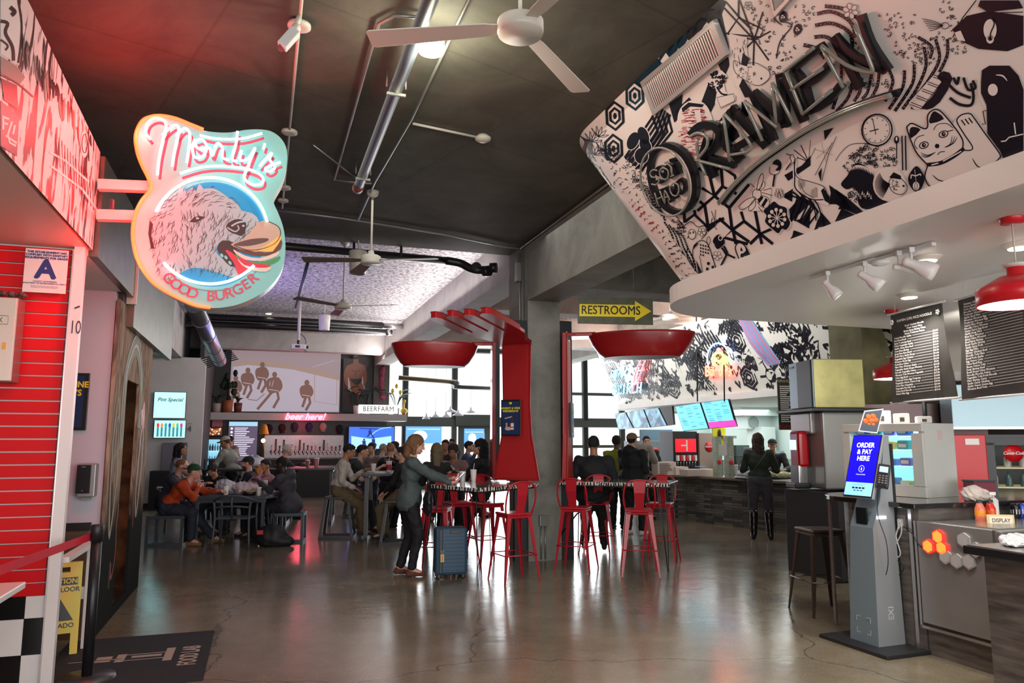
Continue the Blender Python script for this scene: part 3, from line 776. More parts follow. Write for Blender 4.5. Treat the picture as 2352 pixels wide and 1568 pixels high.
 D.line(4,1,[(1000,1080),(1150,1060),(1290,990),(1410,900)],9,3,sm=4);D.line(5,0,[(1055,1080),(1130,1060)],2.6,3);D.line(5,0,[(1180,1040),(1380,930)],2.6,3)
 for ex,ey in((970,865),(1185,745)):D.ell(4,1,(ex,ey),50,34,3,-.35,ring=2.2);D.ell(4,1,(ex,ey),22,24,3);D.ell(5,0,(ex+6,ey-5),6,6,3,n=8)
 D.ell(4,1,(1115,875),25,25,3);D.line(4,1,[(1120,970),(1150,940),(1200,935)],1.8,3,sm=3)
 for k in range(3):D.line(4,1,[(935+2*k,945+20*k),(1010,975+10*k),(1100,940)],1.7,3,sm=4,taper=True);D.line(4,1,[(1190+14*k,890),(1260+20*k,850-6*k),(1280+28*k,760+5*k)],1.7,3,sm=4,taper=True)
 D.line(4,1,[(900,910),(865,850),(900,780),(975,755)],1.6,3,sm=4);D.line(4,1,[(1075,700),(1120,640),(1220,630),(1290,680)],1.6,3,sm=4);D.line(4,1,[(1230,715),(1290,700)],2,3)
 D.line(4,1,[(1010,1100),(980,1200),(1010,1290),(1060,1330)],2.6,3,sm=4);D.line(4,1,[(1065,1190),(1130,1245),(1240,1270)],2.6,3,sm=3,taper=True);D.line(4,1,[(1500,1010),(1550,1090),(1610,1115)],2.6,3,sm=3,taper=True)
 # --- ladder, anchor knot
 D.fill(1,1,[(940,420),(1090,150),(1180,60),(1280,140),(1140,400),(1000,480)],3,sm=2);D.fill(2,0,[(800,400),(960,230),(1080,90),(1160,180),(1060,330),(930,480),(850,470)],3)
 for k in range(5):
  x,y=830+62*k,400-75*k;D.line(3,1,[(x,y),(x+130,y+50)],1.6,3);D.line(3,1,[(x-8,y+22),(x+122,y+72)],1.6,3)
 D.line(3,1,[(800,400),(1080,90)],1.6,3);D.line(3,1,[(940,470),(1170,170)],1.6,3)
 for p in([(1290,130),(1330,200),(1350,120)],[(1400,130),(1450,260),(1530,240),(1500,160)],[(1200,160),(1330,290),(1480,350)],[(1480,190),(1510,330),(1480,430),(1350,420),(1250,350)]):D.line(2,1,p,6.5,3,sm=4)
 # --- black kettle figure on the far side
 D.fill(1,1,[(1600,50),(1680,0),(1900,0),(2000,110),(2053,260),(2053,930),(1830,1010),(1800,930),(1660,740),(1650,430),(1590,300),(1590,180)],3)
 D.ell(3,0,(1722,262),54,66,3);D.line(3,0,[(1755,100),(1830,110),(1880,165)],3.6,3,sm=4,taper=True)
 D.line(3,0,[(1810,825),(1860,820),(1900,780),(2053,745)],3,3);D.line(3,0,[(1955,620),(1970,745)],3,3);D.line(2,1,[(1650,490),(1612,495),(1640,640),(1605,635)],2.2,3)
 D.line(3,0,[(1560,120),(1570,300),(1640,470)],2,3,sm=3)
 # --- hat-like pot at the top
 D.fill(1,1,[(1945,150),(2020,80),(2130,55),(2312,80),(2312,230),(2230,262),(2080,250),(1990,210)]);D.line(2,1,[(1950,190),(2000,90),(2070,0)],2.4);D.fill(2,1,[(2090,0),(2290,0),(2312,40),(2130,60),(2080,30)])
 D.fill(3,0,[(1960,165),(1990,155),(2015,210),(1975,205)]);D.ell(3,0,(2142,150),34,54);D.line(4,1,[(2150,90),(2165,120),(2145,170),(2150,205)],3,0,sm=3);D.ell(3,0,(2142,198),20,24);D.ell(4,1,(2142,196),9,12)
 D.line(3,1,[(1940,160),(2080,75),(2312,60)],2,0,sm=4)
 for k in range(6):D.line(2,1,[(1790+8*k,95+12*k),(1860,110+8*k),(1900,130)],1.4,0,sm=3)
 D.ell(3,1,(1910,130),20,16,0,ring=1.6)
 # --- bottom left: cloud, mask, jukebox, camera, tablet
 D.line(2,1,[(0,330),(80,330),(180,450),(280,400),(370,470),(470,460),(490,560),(420,640)],1.5,5,sm=5);squiggles(D,[(0,340),(170,420),(250,640),(100,560)],24,24,1.3,95,2,1,5)
 D.ell(3,0,(300,570),56,72,5);D.ell(4,1,(300,570),50,68,5,ring=1.3);D.ell(4,1,(275,555),9,16,5);D.ell(4,1,(318,545),9,16,5);flower(D,(430,540),60,5,3,1,5,0)
 D.line(3,1,[(330,1110),(310,780),(400,660),(500,690),(570,860),(620,1040)],1.7,5,sm=5);D.line(3,1,[(240,720),(240,900),(380,1100)],2,5,sm=4);D.fill(3,1,[(310,780),(390,690),(370,690),(320,720)],5)
 for k in range(14):D.fill(3,1,[(405+(k%4)*34,700+(k//4)*44+(k%4)*8),(423+(k%4)*34,703+(k//4)*44+(k%4)*8),(427+(k%4)*34,728+(k//4)*44+(k%4)*8),(409+(k%4)*34,724+(k//4)*44+(k%4)*8)],5)
 D.fill(3,1,[(350,920),(440,1100),(390,1115)],5)
 for p in((520,965),(505,1040),(580,1015)):D.ell(3,1,p,20,22,5)
 D.line(3,1,[(400,860),(440,1080)],1.2,5);D.line(3,1,[(560,850),(625,1030)],1.4,5)
 D.fill(3,1,[(580,660),(640,580),(700,590),(740,690),(630,775)],5,sm=3);D.ell(4,0,(685,620),32,38,5);D.ell(5,1,(685,620),20,25,5);D.line(4,0,[(590,690),(620,760),(640,770)],1.5,5)
 for p in([(700,750),(765,850)],[(770,840),(880,890)],[(765,850),(690,995)],[(730,730),(780,830)]):D.line(3,1,p,4.4,5)
 D.ell(3,1,(522,655),24,52,5,ring=1.3);flower(D,(640,860),64,5,2,.9,5,0)
 D.fill(3,0,[(880,750),(930,680),(1010,720),(1085,860),(940,915)],5);D.fill(4,1,[(1010,720),(1085,860),(1020,880),(990,830),(1030,790)],5);D.line(4,1,[(940,910),(885,760),(930,685),(1010,720),(1080,850)],2.6,5,sm=3);D.fill(4,1,[(950,790),(965,740),(990,800)],5)
 D.ell(4,1,(980,860),26,34,5);flower(D,(1480,30),60,5,2,.9,5,0)
 D.line(2,1,[(570,350),(560,430),(600,460),(650,400),(620,370)],1.6,5,sm=3);D.line(2,1,[(560,260),(600,380)],1.3,5);D.line(2,1,[(615,240),(600,470),(635,510)],1.3,5)
 # base surface: ruled strips
 m=MB();S0=-8.0;ss=[S0,-5,-3.5,-2.5,-1.5,-0.7,0]+[PI/2*k/16 for k in range(1,17)]+[PI/2+1,PI/2+3.5];nw=4
 vs=[FA.P(s_,j/nw)for s_ in ss for j in range(nw+1)]
 m.add(vs,[(i*(nw+1)+j,i*(nw+1)+j+1,(i+1)*(nw+1)+j+1,(i+1)*(nw+1)+j)for i in range(len(ss)-1)for j in range(nw)],0,True)
 m.v+=D.mb.v;n0=len(vs)
 for f,mi in zip(D.mb.f,D.mb.m):m.f.append(tuple(i+n0 for i in f));m.m.append(mi);m.sm.append(False)
 inkb=mat('mural_black',(0.006,0.008,0.016),0.30);teal=mat('mural_teal_black',(0.008,0.030,0.050),0.22)
 o=m.build('wall_mural_bulkhead',[mat('mural_white',(0.80,0.74,0.70),0.30),inkb,mat('mural_red',(0.42,0.02,0.05),0.3),teal])
 struct(o)
mural_ramen()
# soffit plate with rounded nose
def soffit():
 pts=[(-0.12,-13)];r=0.85
 for k in range(13):
  a=PI/2*k/12;pts.append((-0.12+r-r*math.cos(a),-4.15+r*math.sin(a)))
 pts+=[(8.5,-3.30),(8.5,-13)]
 m=MB();m.prism(pts,2.75,2.9)
 o=m.build('ceiling_noodle_soffit',mat('soffit_white',(0.66,0.65,0.62),0.38));o.rotation_euler=(0,0,ANG);o.location=ORG;struct(o)
soffit()
# ---- neon word RAMEN standing off the mural
TUBE=mat('unlit_neon_glass',(0.24,0.24,0.21),0.15,0.1,coat=0.5)
def fpt(p,c,off):o=CR[c];return FA.map(o[0]+p[0]/o[2],o[1]+p[1]/o[2],off)
def slab_stroke(m,pts,wpx,c,o0=0.02,o1=0.05,mi=0,sm=4):
 q=[(a.x,a.y)for a in smooth_line(pts,sm)]if sm>1 else pts
 P=[V((CR[c][0]+a[0]/CR[c][2],CR[c][1]+a[1]/CR[c][2]))for a in q];n=len(P);L_=[];R_=[]
 for i in range(n):
  t=(P[min(i+1,n-1)]-P[max(i-1,0)]).normalized();k=V((-t.y,t.x))*wpx/2
  if i==0:P0=P[0]-t*wpx*.35;L_.append(P0+k);R_.append(P0-k);continue
  if i==n-1:P0=P[-1]+t*wpx*.35;L_.append(P0+k);R_.append(P0-k);continue
  L_.append(P[i]+k);R_.append(P[i]-k)
 vs=[FA.map(a.x,a.y,o)for o in(o0,o1)for a in L_+R_]
 fs=[]
 for i in range(n-1):
  fs+=[(i,i+1,n+i+1,n+i),(2*n+i,2*n+i+1,3*n+i+1,3*n+i),(i,i+1,2*n+i+1,2*n+i),(n+i,n+i+1,3*n+i+1,3*n+i)]
 fs+=[(0,n,3*n,2*n),(n-1,2*n-1,4*n-1,3*n-1)]
 m.add(vs,fs,mi)
def neon_letters():
 root=thing('neon_word_sign',FA.P(-1.2,0.4),0,'unlit neon word RAMEN over a long black swoosh on the mural','sign')
 bpy.context.view_layer.update();inv=root.matrix_world.inverted()
 LB=mat('letter_black',(0.008,0.010,0.014),0.28)
 def cf(p):return((p[0]/2.2403*1),(p[1]/2.2403))
 LT={'R':[[(115,1020),(95,1130),(160,1290)],[(0,960),(60,900),(160,900),(215,960),(190,1050),(100,1140)],[(90,1150),(320,1200)]],'A':[[(330,770),(240,1000),(370,1160)],[(320,770),(430,900),(570,1050)],[(360,1060),(540,960)]],'M':[[(480,660),(560,830),(630,1000)],[(490,650),(690,830),(730,890)],[(690,510),(720,700),(730,890)],[(700,510),(790,660),(870,850)]],'E':[[(800,470),(870,560),(930,770)],[(800,450),(920,350),(1020,280)],[(880,580),(980,530),(1070,430)],[(930,780),(1050,720),(1160,590)]],'N':[[(1120,220),(1220,420),(1310,590)],[(1130,210),(1280,360),(1500,460)],[(1330,50),(1400,250),(1530,450)]]}
 TB={'R':[[(60,1150),(330,1220)],[(20,970),(80,940),(150,970),(150,1050),(80,1140)],[(70,980),(85,1140),(140,1270)]],'A':[[(285,800),(330,1160)],[(290,790),(510,1050),(330,1110)]],'M':[[(450,690),(590,1000)],[(450,690),(700,890)],[(670,540),(700,860)],[(680,560),(830,850)]],'E':[[(760,460),(1000,270)],[(780,460),(910,790)],[(820,600),(1070,430)],[(910,790),(1140,600)]],'N':[[(1060,260),(1230,580)],[(1060,250),(1250,400),(1440,460),(1450,400),(1320,90)]]}
 for L_,st in LT.items():
  m=MB()
  for s_ in st:slab_stroke(m,s_,17,2,sm=3)
  o=m.build('letter',LB,root);o.matrix_local=inv
  m=MB()
  for s_ in TB[L_]:m.tube([fpt((q.x,q.y),2,0.085)for q in smooth_line(s_,3)],0.011,8)
  o2=m.build('glass_tube',TUBE,root);o2.matrix_local=inv
 m=MB();sw=[(235,1490),(350,1350),(520,1190),(700,1060),(900,930),(1150,800),(1400,700),(1600,640)]
 slab_stroke(m,sw,15,2,sm=4);o=m.build('swoosh',LB,root);o.matrix_local=inv
 m=MB()
 for d in(-7,7):m.tube([fpt((q.x+d*.5,q.y+d),2,0.08)for q in smooth_line(sw,3)],0.010,8)
 o=m.build('glass_tube',TUBE,root);o.matrix_local=inv
 # round badge
 root=thing('neon_round_sign',FA.P(-0.25,0.3),0,'unlit oval neon badge reading SOI HAO on the mural','sign');bpy.context.view_layer.update();inv=root.matrix_world.inverted()
 c0=(450,620)
 def ovl(rx,ry,n=40):return[(c0[0]+rx*math.cos(2*PI*k/n)*math.cos(-.28)-ry*math.sin(2*PI*k/n)*math.sin(-.28),c0[1]+rx*math.cos(2*PI*k/n)*math.sin(-.28)+ry*math.sin(2*PI*k/n)*math.cos(-.28))for k in range(n)]
 m=MB();q=ovl(275,445);m.add([fpt(p,1,0.02)for p in q]+[fpt(p,1,0.03)for p in q],[tuple(range(40,80))]+[(i,(i+1)%40,40+(i+1)%40,40+i)for i in range(40)]);o=m.build('backing',mat('mural_white'),root);o.matrix_local=inv
 m=MB();q=ovl(290,460);q.append(q[0]);slab_stroke(m,q,12,1,0.02,0.06,sm=1);o=m.build('rim',LB,root);o.matrix_local=inv
 m=MB();m.tube([fpt((p[0]-40,p[1]+10),1,0.1)for p in ovl(320,470)],0.009,8,closed=True);o=m.build('glass_tube',TUBE,root);o.matrix_local=inv
 m=MB();t=MB()
 def stks(L_):
  for s_ in L_:slab_stroke(m,s_,6.5,1,0.03,0.06,sm=3);t.tube([fpt((p.x-22,p.y+8),1,0.1)for p in smooth_line(s_,3)],0.0065,6)
 stks([[(330,470),(270,460),(230,510),(260,560),(320,560),(350,610),(310,660),(250,650)],[(400,430),(360,480),(380,560),(440,590),(480,540),(470,460),(400,430)],[(440,370),(520,420),(530,540)],[(430,365),(480,350)],[(510,550),(550,530)],[(290,770),(340,940)],[(360,740),(430,920)],[(310,860),(400,820)],[(430,910),(430,740),(500,870)],[(425,840),(480,810)],[(560,630),(500,690),(520,780),(580,810),(620,750),(610,660),(560,630)]])
 o=m.build('letter',LB,root);o.matrix_local=inv;o=t.build('glass_tube',TUBE,root);o.matrix_local=inv
neon_letters()
# ---- air grilles on the mural
def grille(c4,lab,nsl):
 """c4: four corners in picture points, going round"""
 P=[FA.map(x,y,0.03)for x,y in c4];o0=FA.map(c4[0][0],c4[0][1],0.0)
 root=thing('air_grille',P[0],0,lab,'vent');q=[p-P[0]for p in P]
 n=(q[1]).cross(q[3]).normalized()
 if n.dot(V((0,0,H))-P[0])<0:n=-n
 m=MB()
 def bl(a,b):return q[0]*(1-a)*(1-b)+q[1]*a*(1-b)+q[2]*a*b+q[3]*(1-a)*b
 w1,w2=.055,.13
 for(a0,b0,a1,b1)in((0,0,1,w2),(0,1-w2,1,1),(0,w2,w1,1-w2),(1-w1,w2,1,1-w2)):
  vs=[bl(a0,b0),bl(a1,b0),bl(a1,b1),bl(a0,b1)];m.add([v-n*.03 for v in vs]+[v+n*.012 for v in vs],[(0,1,2,3),(4,5,6,7),(0,1,5,4),(1,2,6,5),(2,3,7,6),(3,0,4,7)])
 m.build('frame',mat('grille_frame',(0.45,0.42,0.40),0.4,0.4),root)
 m=MB();m.add([bl(w1,w2)-n*.02,bl(1-w1,w2)-n*.02,bl(1-w1,1-w2)-n*.02,bl(w1,1-w2)-n*.02],[(0,1,2,3)]);m.build('backing',BLACK,root)
 m=MB()
 for k in range(nsl):
  a=w1+(1-2*w1)*(k+.5)/nsl;m.beam(bl(a,w2),bl(a,1-w2),.009,.016)
 m.build('slats',mat('grille_slat',(0.50,0.47,0.44),0.4,0.3),root)
grille([(1480,185),(1648,42),(1679,122),(1509,262)],'long aluminium air grille at the bend of the painted bulkhead',34)
grille([(1770,-50),(1850,-110),(1830,-10),(1790,35)],'aluminium air grille at the top edge of the painted bulkhead',14)
# ================================================================= HELPERS FOR FLAT PRINTED THINGS
def PM(o):return Matrix.Translation(o.location)@o.rotation_euler.to_matrix().to_4x4()
def wchild(mb,name,mats,parent,bevel=0):
 """mesh given in world coordinates, parented without moving"""
 o=mb.build(name,mats,None,bevel);o.parent=parent;o.matrix_parent_inverse=PM(parent).inverted();return o
def plane_draw(p0,n,base=0.002,step=0.0008):
 n=V(n).normalized()
 if n.dot(V((0,0,H))-V(p0))<0:n=-n
 return Draw(lambda x,y,o:on_plane(x,y,V(p0),n)+n*o,base,step)
def panel(u0,u1,z0,z1,th,mats,v):
 return MB().box((0,0,0),(1,1,1))
def tmat(origin,right=BV,up=V((0,0,1)),s=1.0):
 return frame_M(origin,right,up)@Matrix.Scale(s,4)
def put_text(mb,s,origin,size,right=BV,up=V((0,0,1)),mi=0,**k):
 text(mb,s,tmat(origin,right,up),mi,size=size,**k)
 # unseen area light added behind the camera to brighten the front zone
area('front_fill',G(-1.5,-13.6,2.6),(R(90),0,ANG),13,4.4,560,(1.0,0.95,0.92))
# ================================================================= LEFT STALL
# torn poster collage on the fascia
def collage():
 m=mat('poster_collage',(0.5,0.5,0.5),0.45);nt=m.node_tree;b=nt.nodes['Principled BSDF'];N=nt.nodes.new;L=nt.links.new
 tc=N('ShaderNodeTexCoord');mp=N('ShaderNodeMapping');mp.inputs['Scale'].default_value=(9,9,2.2);L(tc.outputs['Object'],mp.inputs['Vector'])
 n=N('ShaderNodeTexNoise');n.inputs['Scale'].default_value=1.2;n.inputs['Detail'].default_value=5;n.inputs['Distortion'].default_value=1.4;L(mp.outputs[0],n.inputs['Vector'])
 cr=N('ShaderNodeValToRGB');cr.color_ramp.interpolation='EASE';e=cr.color_ramp.elements;e[0].position=0.42;e[0].color=(0.02,0.02,0.022,1);e[1].position=0.48;e[1].color=(0.62,0.62,0.62,1)
 L(n.outputs['Fac'],cr.inputs[0]);L(cr.outputs[0],b.inputs['Base Color'])
 D=plane_draw(G(-4.57,0),BV)
 c=(0,0,3.733)
 D.fill(0,0,[(0,0),(140,0),(215,230),(160,560),(0,460)],c)
 for p,w in(([(0,180),(60,200),(40,280),(100,400),(110,520)],8),([(150,0),(180,200),(170,400),(150,540)],5),([(80,60),(120,100),(90,130)],10),([(0,340),(60,390),(40,430)],5),([(0,640),(150,720),(280,830)],4)):D.line(1,1,p,w,c,sm=4)
 D.fill(1,2,[(0,480),(130,560),(210,660),(160,730),(60,660),(0,620)],c);D.fill(1,1,[(5,670),(140,730),(150,940),(30,860)],c)
 for k,ch in enumerate(('F','U','N')):pass
 D.fill(1,1,[(0,860),(160,1000),(140,1340),(0,1250)],c)
 for pts in([(20,990),(20,1110)],[(20,1000),(70,1020)],[(20,1050),(60,1065)],[(95,1040),(60,1150),(75,1220),(130,1250)],[(40,1160),(135,1225)],[(120,1070),(105,1150)]):D.line(2,0,pts,4.5,c)
 rr=random.Random(4)
 for k in range(60):
  x=rr.uniform(170,800);y0=250+(x-170)*1.45+rr.uniform(0,60);l=rr.uniform(60,260)
  D.line(1,rr.choice((1,1,2)),[(x,y0),(x+rr.uniform(-12,12),y0+l*.5),(x+rr.uniform(-6,10),y0+l)],rr.uniform(1,5),c,sm=3,taper=True)
 for k in range(14):
  x=480+24*k;y=1150+30*k;D.line(1,1,[(x,y),(x+8,y+260)],3.5,c,taper=True)
 D.line(1,0,[(420,1300),(560,1380),(760,1560)],5,c);D.line(1,0,[(430,1420),(700,1620),(830,1800)],5,c)
 D.ell(1,0,(720,1230),34,120,c);D.ell(2,1,(720,1230),22,80,c,ring=2);D.fill(1,0,[(640,940),(690,1010),(680,1110),(640,1080)],c)
 w=MB();w.add([G(-4.57,-13,2.9),G(-4.57,-3.66,2.9),G(-4.57,-3.66,3.62),G(-4.57,-5.4,3.72),G(-4.57,-13,3.66)],[(0,1,2,3,4)])
 w.add([G(-4.67,-13,2.9),G(-4.67,-3.66,2.9),G(-4.67,-3.66,3.62),G(-4.67,-5.4,3.72),G(-4.67,-13,3.66)],[(0,1,2,3,4)])
 w.add([G(-4.57,-3.66,2.9),G(-4.67,-3.66,2.9),G(-4.67,-3.66,3.62),G(-4.57,-3.66,3.62)],[(0,1,2,3)],3)
 n0=len(w.v);w.v+=D.mb.v
 for f,mi in zip(D.mb.f,D.mb.m):w.f.append(tuple(i+n0 for i in f));w.m.append(mi+1 if mi<2 else 3);w.sm.append(False)
 struct(w.build('wall_collage_fascia',[m,mat('collage_white',(0.66,0.70,0.70),0.45),mat('collage_black',(0.02,0.02,0.022),0.4),mat('collage_grey',(0.25,0.22,0.2),0.5)]))
collage()
STEEL=mat('galvanised_steel',(0.12,0.12,0.095),0.34,0.85,noise=0.18,nscale=6)
struct(gbox('steel_fascia',-4.60,-4.54,-3.64,-2.03,2.86,3.60,STEEL));struct(gbox('trim_12',-4.62,-4.52,-2.05,-2.01,2.8,3.42,WHITEB))
struct(gbox('steel_fascia',-4.60,-4.54,-1.99,1.05,2.60,3.40,STEEL))
struct(gbox('ceiling_passage',-6.5,-4.61,-2.2,1.0,2.70,2.80,mat('brown_soffit',(0.30,0.20,0.12),0.6)))
struct(gbox('wall_passage_top',-4.72,-4.60,-2.2,1.05,2.79,3.4,GREYW))
# painted wall with an arched doorway
def painted_wall():
 m=mat('painted_doorway_wall',(0.4,0.3,0.25),0.9,spec=0.05);nt=m.node_tree;b=nt.nodes['Principled BSDF'];N=nt.nodes.new;L=nt.links.new
 tc=N('ShaderNodeTexCoord');sp=N('ShaderNodeSeparateXYZ');L(tc.outputs['Object'],sp.inputs[0])
 n=N('ShaderNodeTexNoise');n.inputs['Scale'].default_value=2.5;n.inputs['Detail'].default_value=4;n.inputs['Distortion'].default_value=2.5
 mp=N('ShaderNodeMapping');mp.inputs['Scale'].default_value=(2.5,2.5,0.6);L(tc.outputs['Object'],mp.inputs[0]);L(mp.outputs[0],n.inputs['Vector'])
 c=N('ShaderNodeValToRGB');e=c.color_ramp.elements;e[0].position=.35;e[0].color=(0.20,0.115,0.09,1);e[1].position=.62;e[1].color=(0.46,0.34,0.25,1);L(n.outputs['Fac'],c.inputs[0])
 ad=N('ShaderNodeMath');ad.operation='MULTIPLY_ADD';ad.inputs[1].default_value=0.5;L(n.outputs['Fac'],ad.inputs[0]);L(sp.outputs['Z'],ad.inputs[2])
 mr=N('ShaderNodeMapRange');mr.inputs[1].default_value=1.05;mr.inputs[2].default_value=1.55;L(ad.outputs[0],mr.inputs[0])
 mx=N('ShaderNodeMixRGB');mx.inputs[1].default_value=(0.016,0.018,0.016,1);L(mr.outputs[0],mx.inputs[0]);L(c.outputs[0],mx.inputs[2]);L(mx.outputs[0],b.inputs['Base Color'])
 v0,v1,d0,d1,h=-2.36,-0.18,-1.72,-0.98,2.14
 w=MB()
 def bx(a,c_,z0,z1):w.box(((-4.60-.0125),(a+c_)/2,(z0+z1)/2),(.025,c_-a,z1-z0))
 bx(v0,d0,0,2.79);bx(d1,v1,0,2.79);bx(d0,d1,h,2.79);bx(d0,d1,0,0.09)
 D=Draw(lambda x,y,o:V((-4.60+o,x,y)),0.003,0.002)
 C1=(0,0,1)
 def ln(l,col,pts,wd):
  q=[(a.x,a.y)for a in smooth_line(pts,5)];D.line(l,col,q,wd,C1)
 arc=[(d0-.12,1.5),(d0-.12,2.1),(-1.62,2.38),(-1.35,2.5),(-1.08,2.38),(d1+.1,2.1),(d1+.1,1.7)]
 ln(0,1,arc,.20);ln(1,2,arc,.03);ln(1,2,[(a,b_+.1)for a,b_ in arc],.02)
 ln(0,1,[(-2.2,1.1),(-2.24,1.6),(-2.12,1.95),(-2.0,1.6),(-1.95,1.2),(-2.1,.75),(-2.2,1.1)],.05);ln(0,2,[(-2.15,1.2),(-2.12,1.7),(-2.03,1.75),(-2.0,1.3)],.02)
 ln(0,3,[(-.72,1.9),(-.66,1.75),(-.6,1.95),(-.55,1.7)],.10);ln(0,4,[(-.8,1.1),(-.72,1.5),(-.6,1.75),(-.5,1.4),(-.6,1.0),(-.7,.8),(-.8,1.1)],.05);ln(1,2,[(-.66,1.55),(-.6,1.3),(-.68,1.0)],.03)
 ln(0,5,[(-1.75,1.0),(-1.79,.8),(-1.76,.6),(-1.83,.42),(-1.92,.38),(-1.94,.5)],.035);ln(0,5,[(-.86,1.2),(-.9,.95),(-.85,.7)],.03);ln(0,2,[(-2.0,.3),(-2.0,.5),(-1.96,.5),(-1.96,.3)],.012)
 n0=len(w.v);w.v+=[tuple(v)for v in D.mb.v]
 for f,mi in zip(D.mb.f,D.mb.m):w.f.append(tuple(i+n0 for i in f));w.m.append(mi);w.sm.append(False)
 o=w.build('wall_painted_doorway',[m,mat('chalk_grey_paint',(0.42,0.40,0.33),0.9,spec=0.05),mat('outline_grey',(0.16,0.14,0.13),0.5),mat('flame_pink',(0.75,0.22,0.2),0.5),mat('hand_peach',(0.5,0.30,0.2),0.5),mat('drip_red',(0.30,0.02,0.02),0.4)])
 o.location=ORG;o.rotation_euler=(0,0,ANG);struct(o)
 # passage behind the opening: dark lower half, ochre rock-painted upper half
 struct(gbox('wall_passage',-5.75,-5.65,-2.2,0.0,0,1.28,mat('passage_black',(0.006,0.006,0.007),0.5)))
 struct(gbox('wall_passage',-5.75,-5.65,-2.2,0.0,1.28,2.75,mat('passage_ochre',(0.33,0.15,0.05),0.6,noise=0.75,nscale=5)))
 struct(gbox('wall_passage_end',-5.7,-4.72,-0.2,-0.1,0,2.75,mat('passage_ochre')))
painted_wall()
# red slat wall with checker tiles underneath
def slatwall():
 m=MB();z=0.58;pitch=0.0842;i=0
 m.box((-5.7,0.02,1.72),(2.02,0.02,2.30),1)
 while z<2.86:
  z1=min(z+pitch-0.010,2.88);m.box((-5.7,0,(z+z1)/2),(2.02,0.03,z1-z),0);z+=pitch
 o=m.build('wall_slat_red',[mat('slat_red',(0.60,0.006,0.010),0.5,spec=0.15),mat('slat_groove',(0.62,0.50,0.48),0.4)]);o.location=G(0,-3.70,0);o.rotation_euler=(0,0,ANG);struct(o)
 m=MB();us=[-4.665,-4.79]+[-4.79-.225*k for k in range(1,9)];zs=[0.58,0.44,0.215,0.0]
 for a in range(len(us)-1):
  for b in range(3):
   m.box(((us[a]+us[a+1])/2,0,(zs[b]+zs[b+1])/2),(us[a]-us[a+1]-.003,0.03,zs[b]-zs[b+1]-.003),(a+b)%2)
 o=m.build('wall_checker_tile',[mat('tile_white',(0.74,0.72,0.70),0.2),mat('tile_black',(0.008,0.008,0.008),0.2)]);o.location=G(0,-3.70,0);o.rotation_euler=(0,0,ANG);struct(o)
 struct(gbox('wall_stall_core',-9,-4.67,-3.68,-3.58,0,2.88,WHITEB))
 o=gbox('trim_10',-4.665,-4.60,-3.74,-3.68,0,2.90,mat('corner_white',(0.70,0.66,0.64),0.35));struct(o)
 struct(gbox('trim_11',-4.672,-4.664,-3.745,-3.70,0.02,2.88,mat('corner_chrome',(0.5,0.4,0.4),0.3,0.8)))
slatwall()
t=MB();D=plane_draw(G(0,-3.745),AV)
t10=MB();put_text(t10,'10',G(-4.622,-3.742,2.335)-AV*0.003,0.13,sx=0.55);t10.beam(G(-4.635,-3.743,2.47),G(-4.605,-3.743,2.485),.006,.010)
o=t10.build('unit_number',mat('ink_black',(0.01,0.01,0.01),0.4));tag(o,'black stick-on unit number 10 on the white corner post','number')
# grade card
def grade_card(c,w,h,label,right=BV,nrm=-AV,small=True,name='grade_card'):
 th=thing(name,c,ANG,label,'sign')
 b=MB().box((0,0,0),(w,0.006,h)).build('card',mat('card_paper',(0.72,0.66,0.62),0.5),th)
 m=MB();M=lambda x,z:Matrix.Translation((x,-0.0045,z))@Euler((PI/2,0,0)).to_matrix().to_4x4()
 text(m,'A',M(0,.02*h),size=h*.60,bold=h*.02)
 text(m,'THIS ESTABLISHMENT HAS\nCOMPLIED WITH SANITARY\nREQUIREMENTS FOR GRADE',M(0,h*.36),size=h*.066,bold=h*.003)
 text(m,'COUNTY OF RIVERSIDE\nDEPARTMENT OF ENVIRONMENTAL HEALTH',M(0,-h*.27),size=h*.045,bold=h*.001)
 text(m,'NOTICE TO PATRONS AND OPERATORS\nREMOVAL OF THIS CARD PROHIBITED',M(0,-h*.37),size=h*.03)
 m.build('lettering',mat('card_ink',(0.02,0.02,0.16),0.5),th)
 return th
grade_card(G(-4.825,-3.74,2.715),0.255,0.30,'health grade A card on the red slat wall')
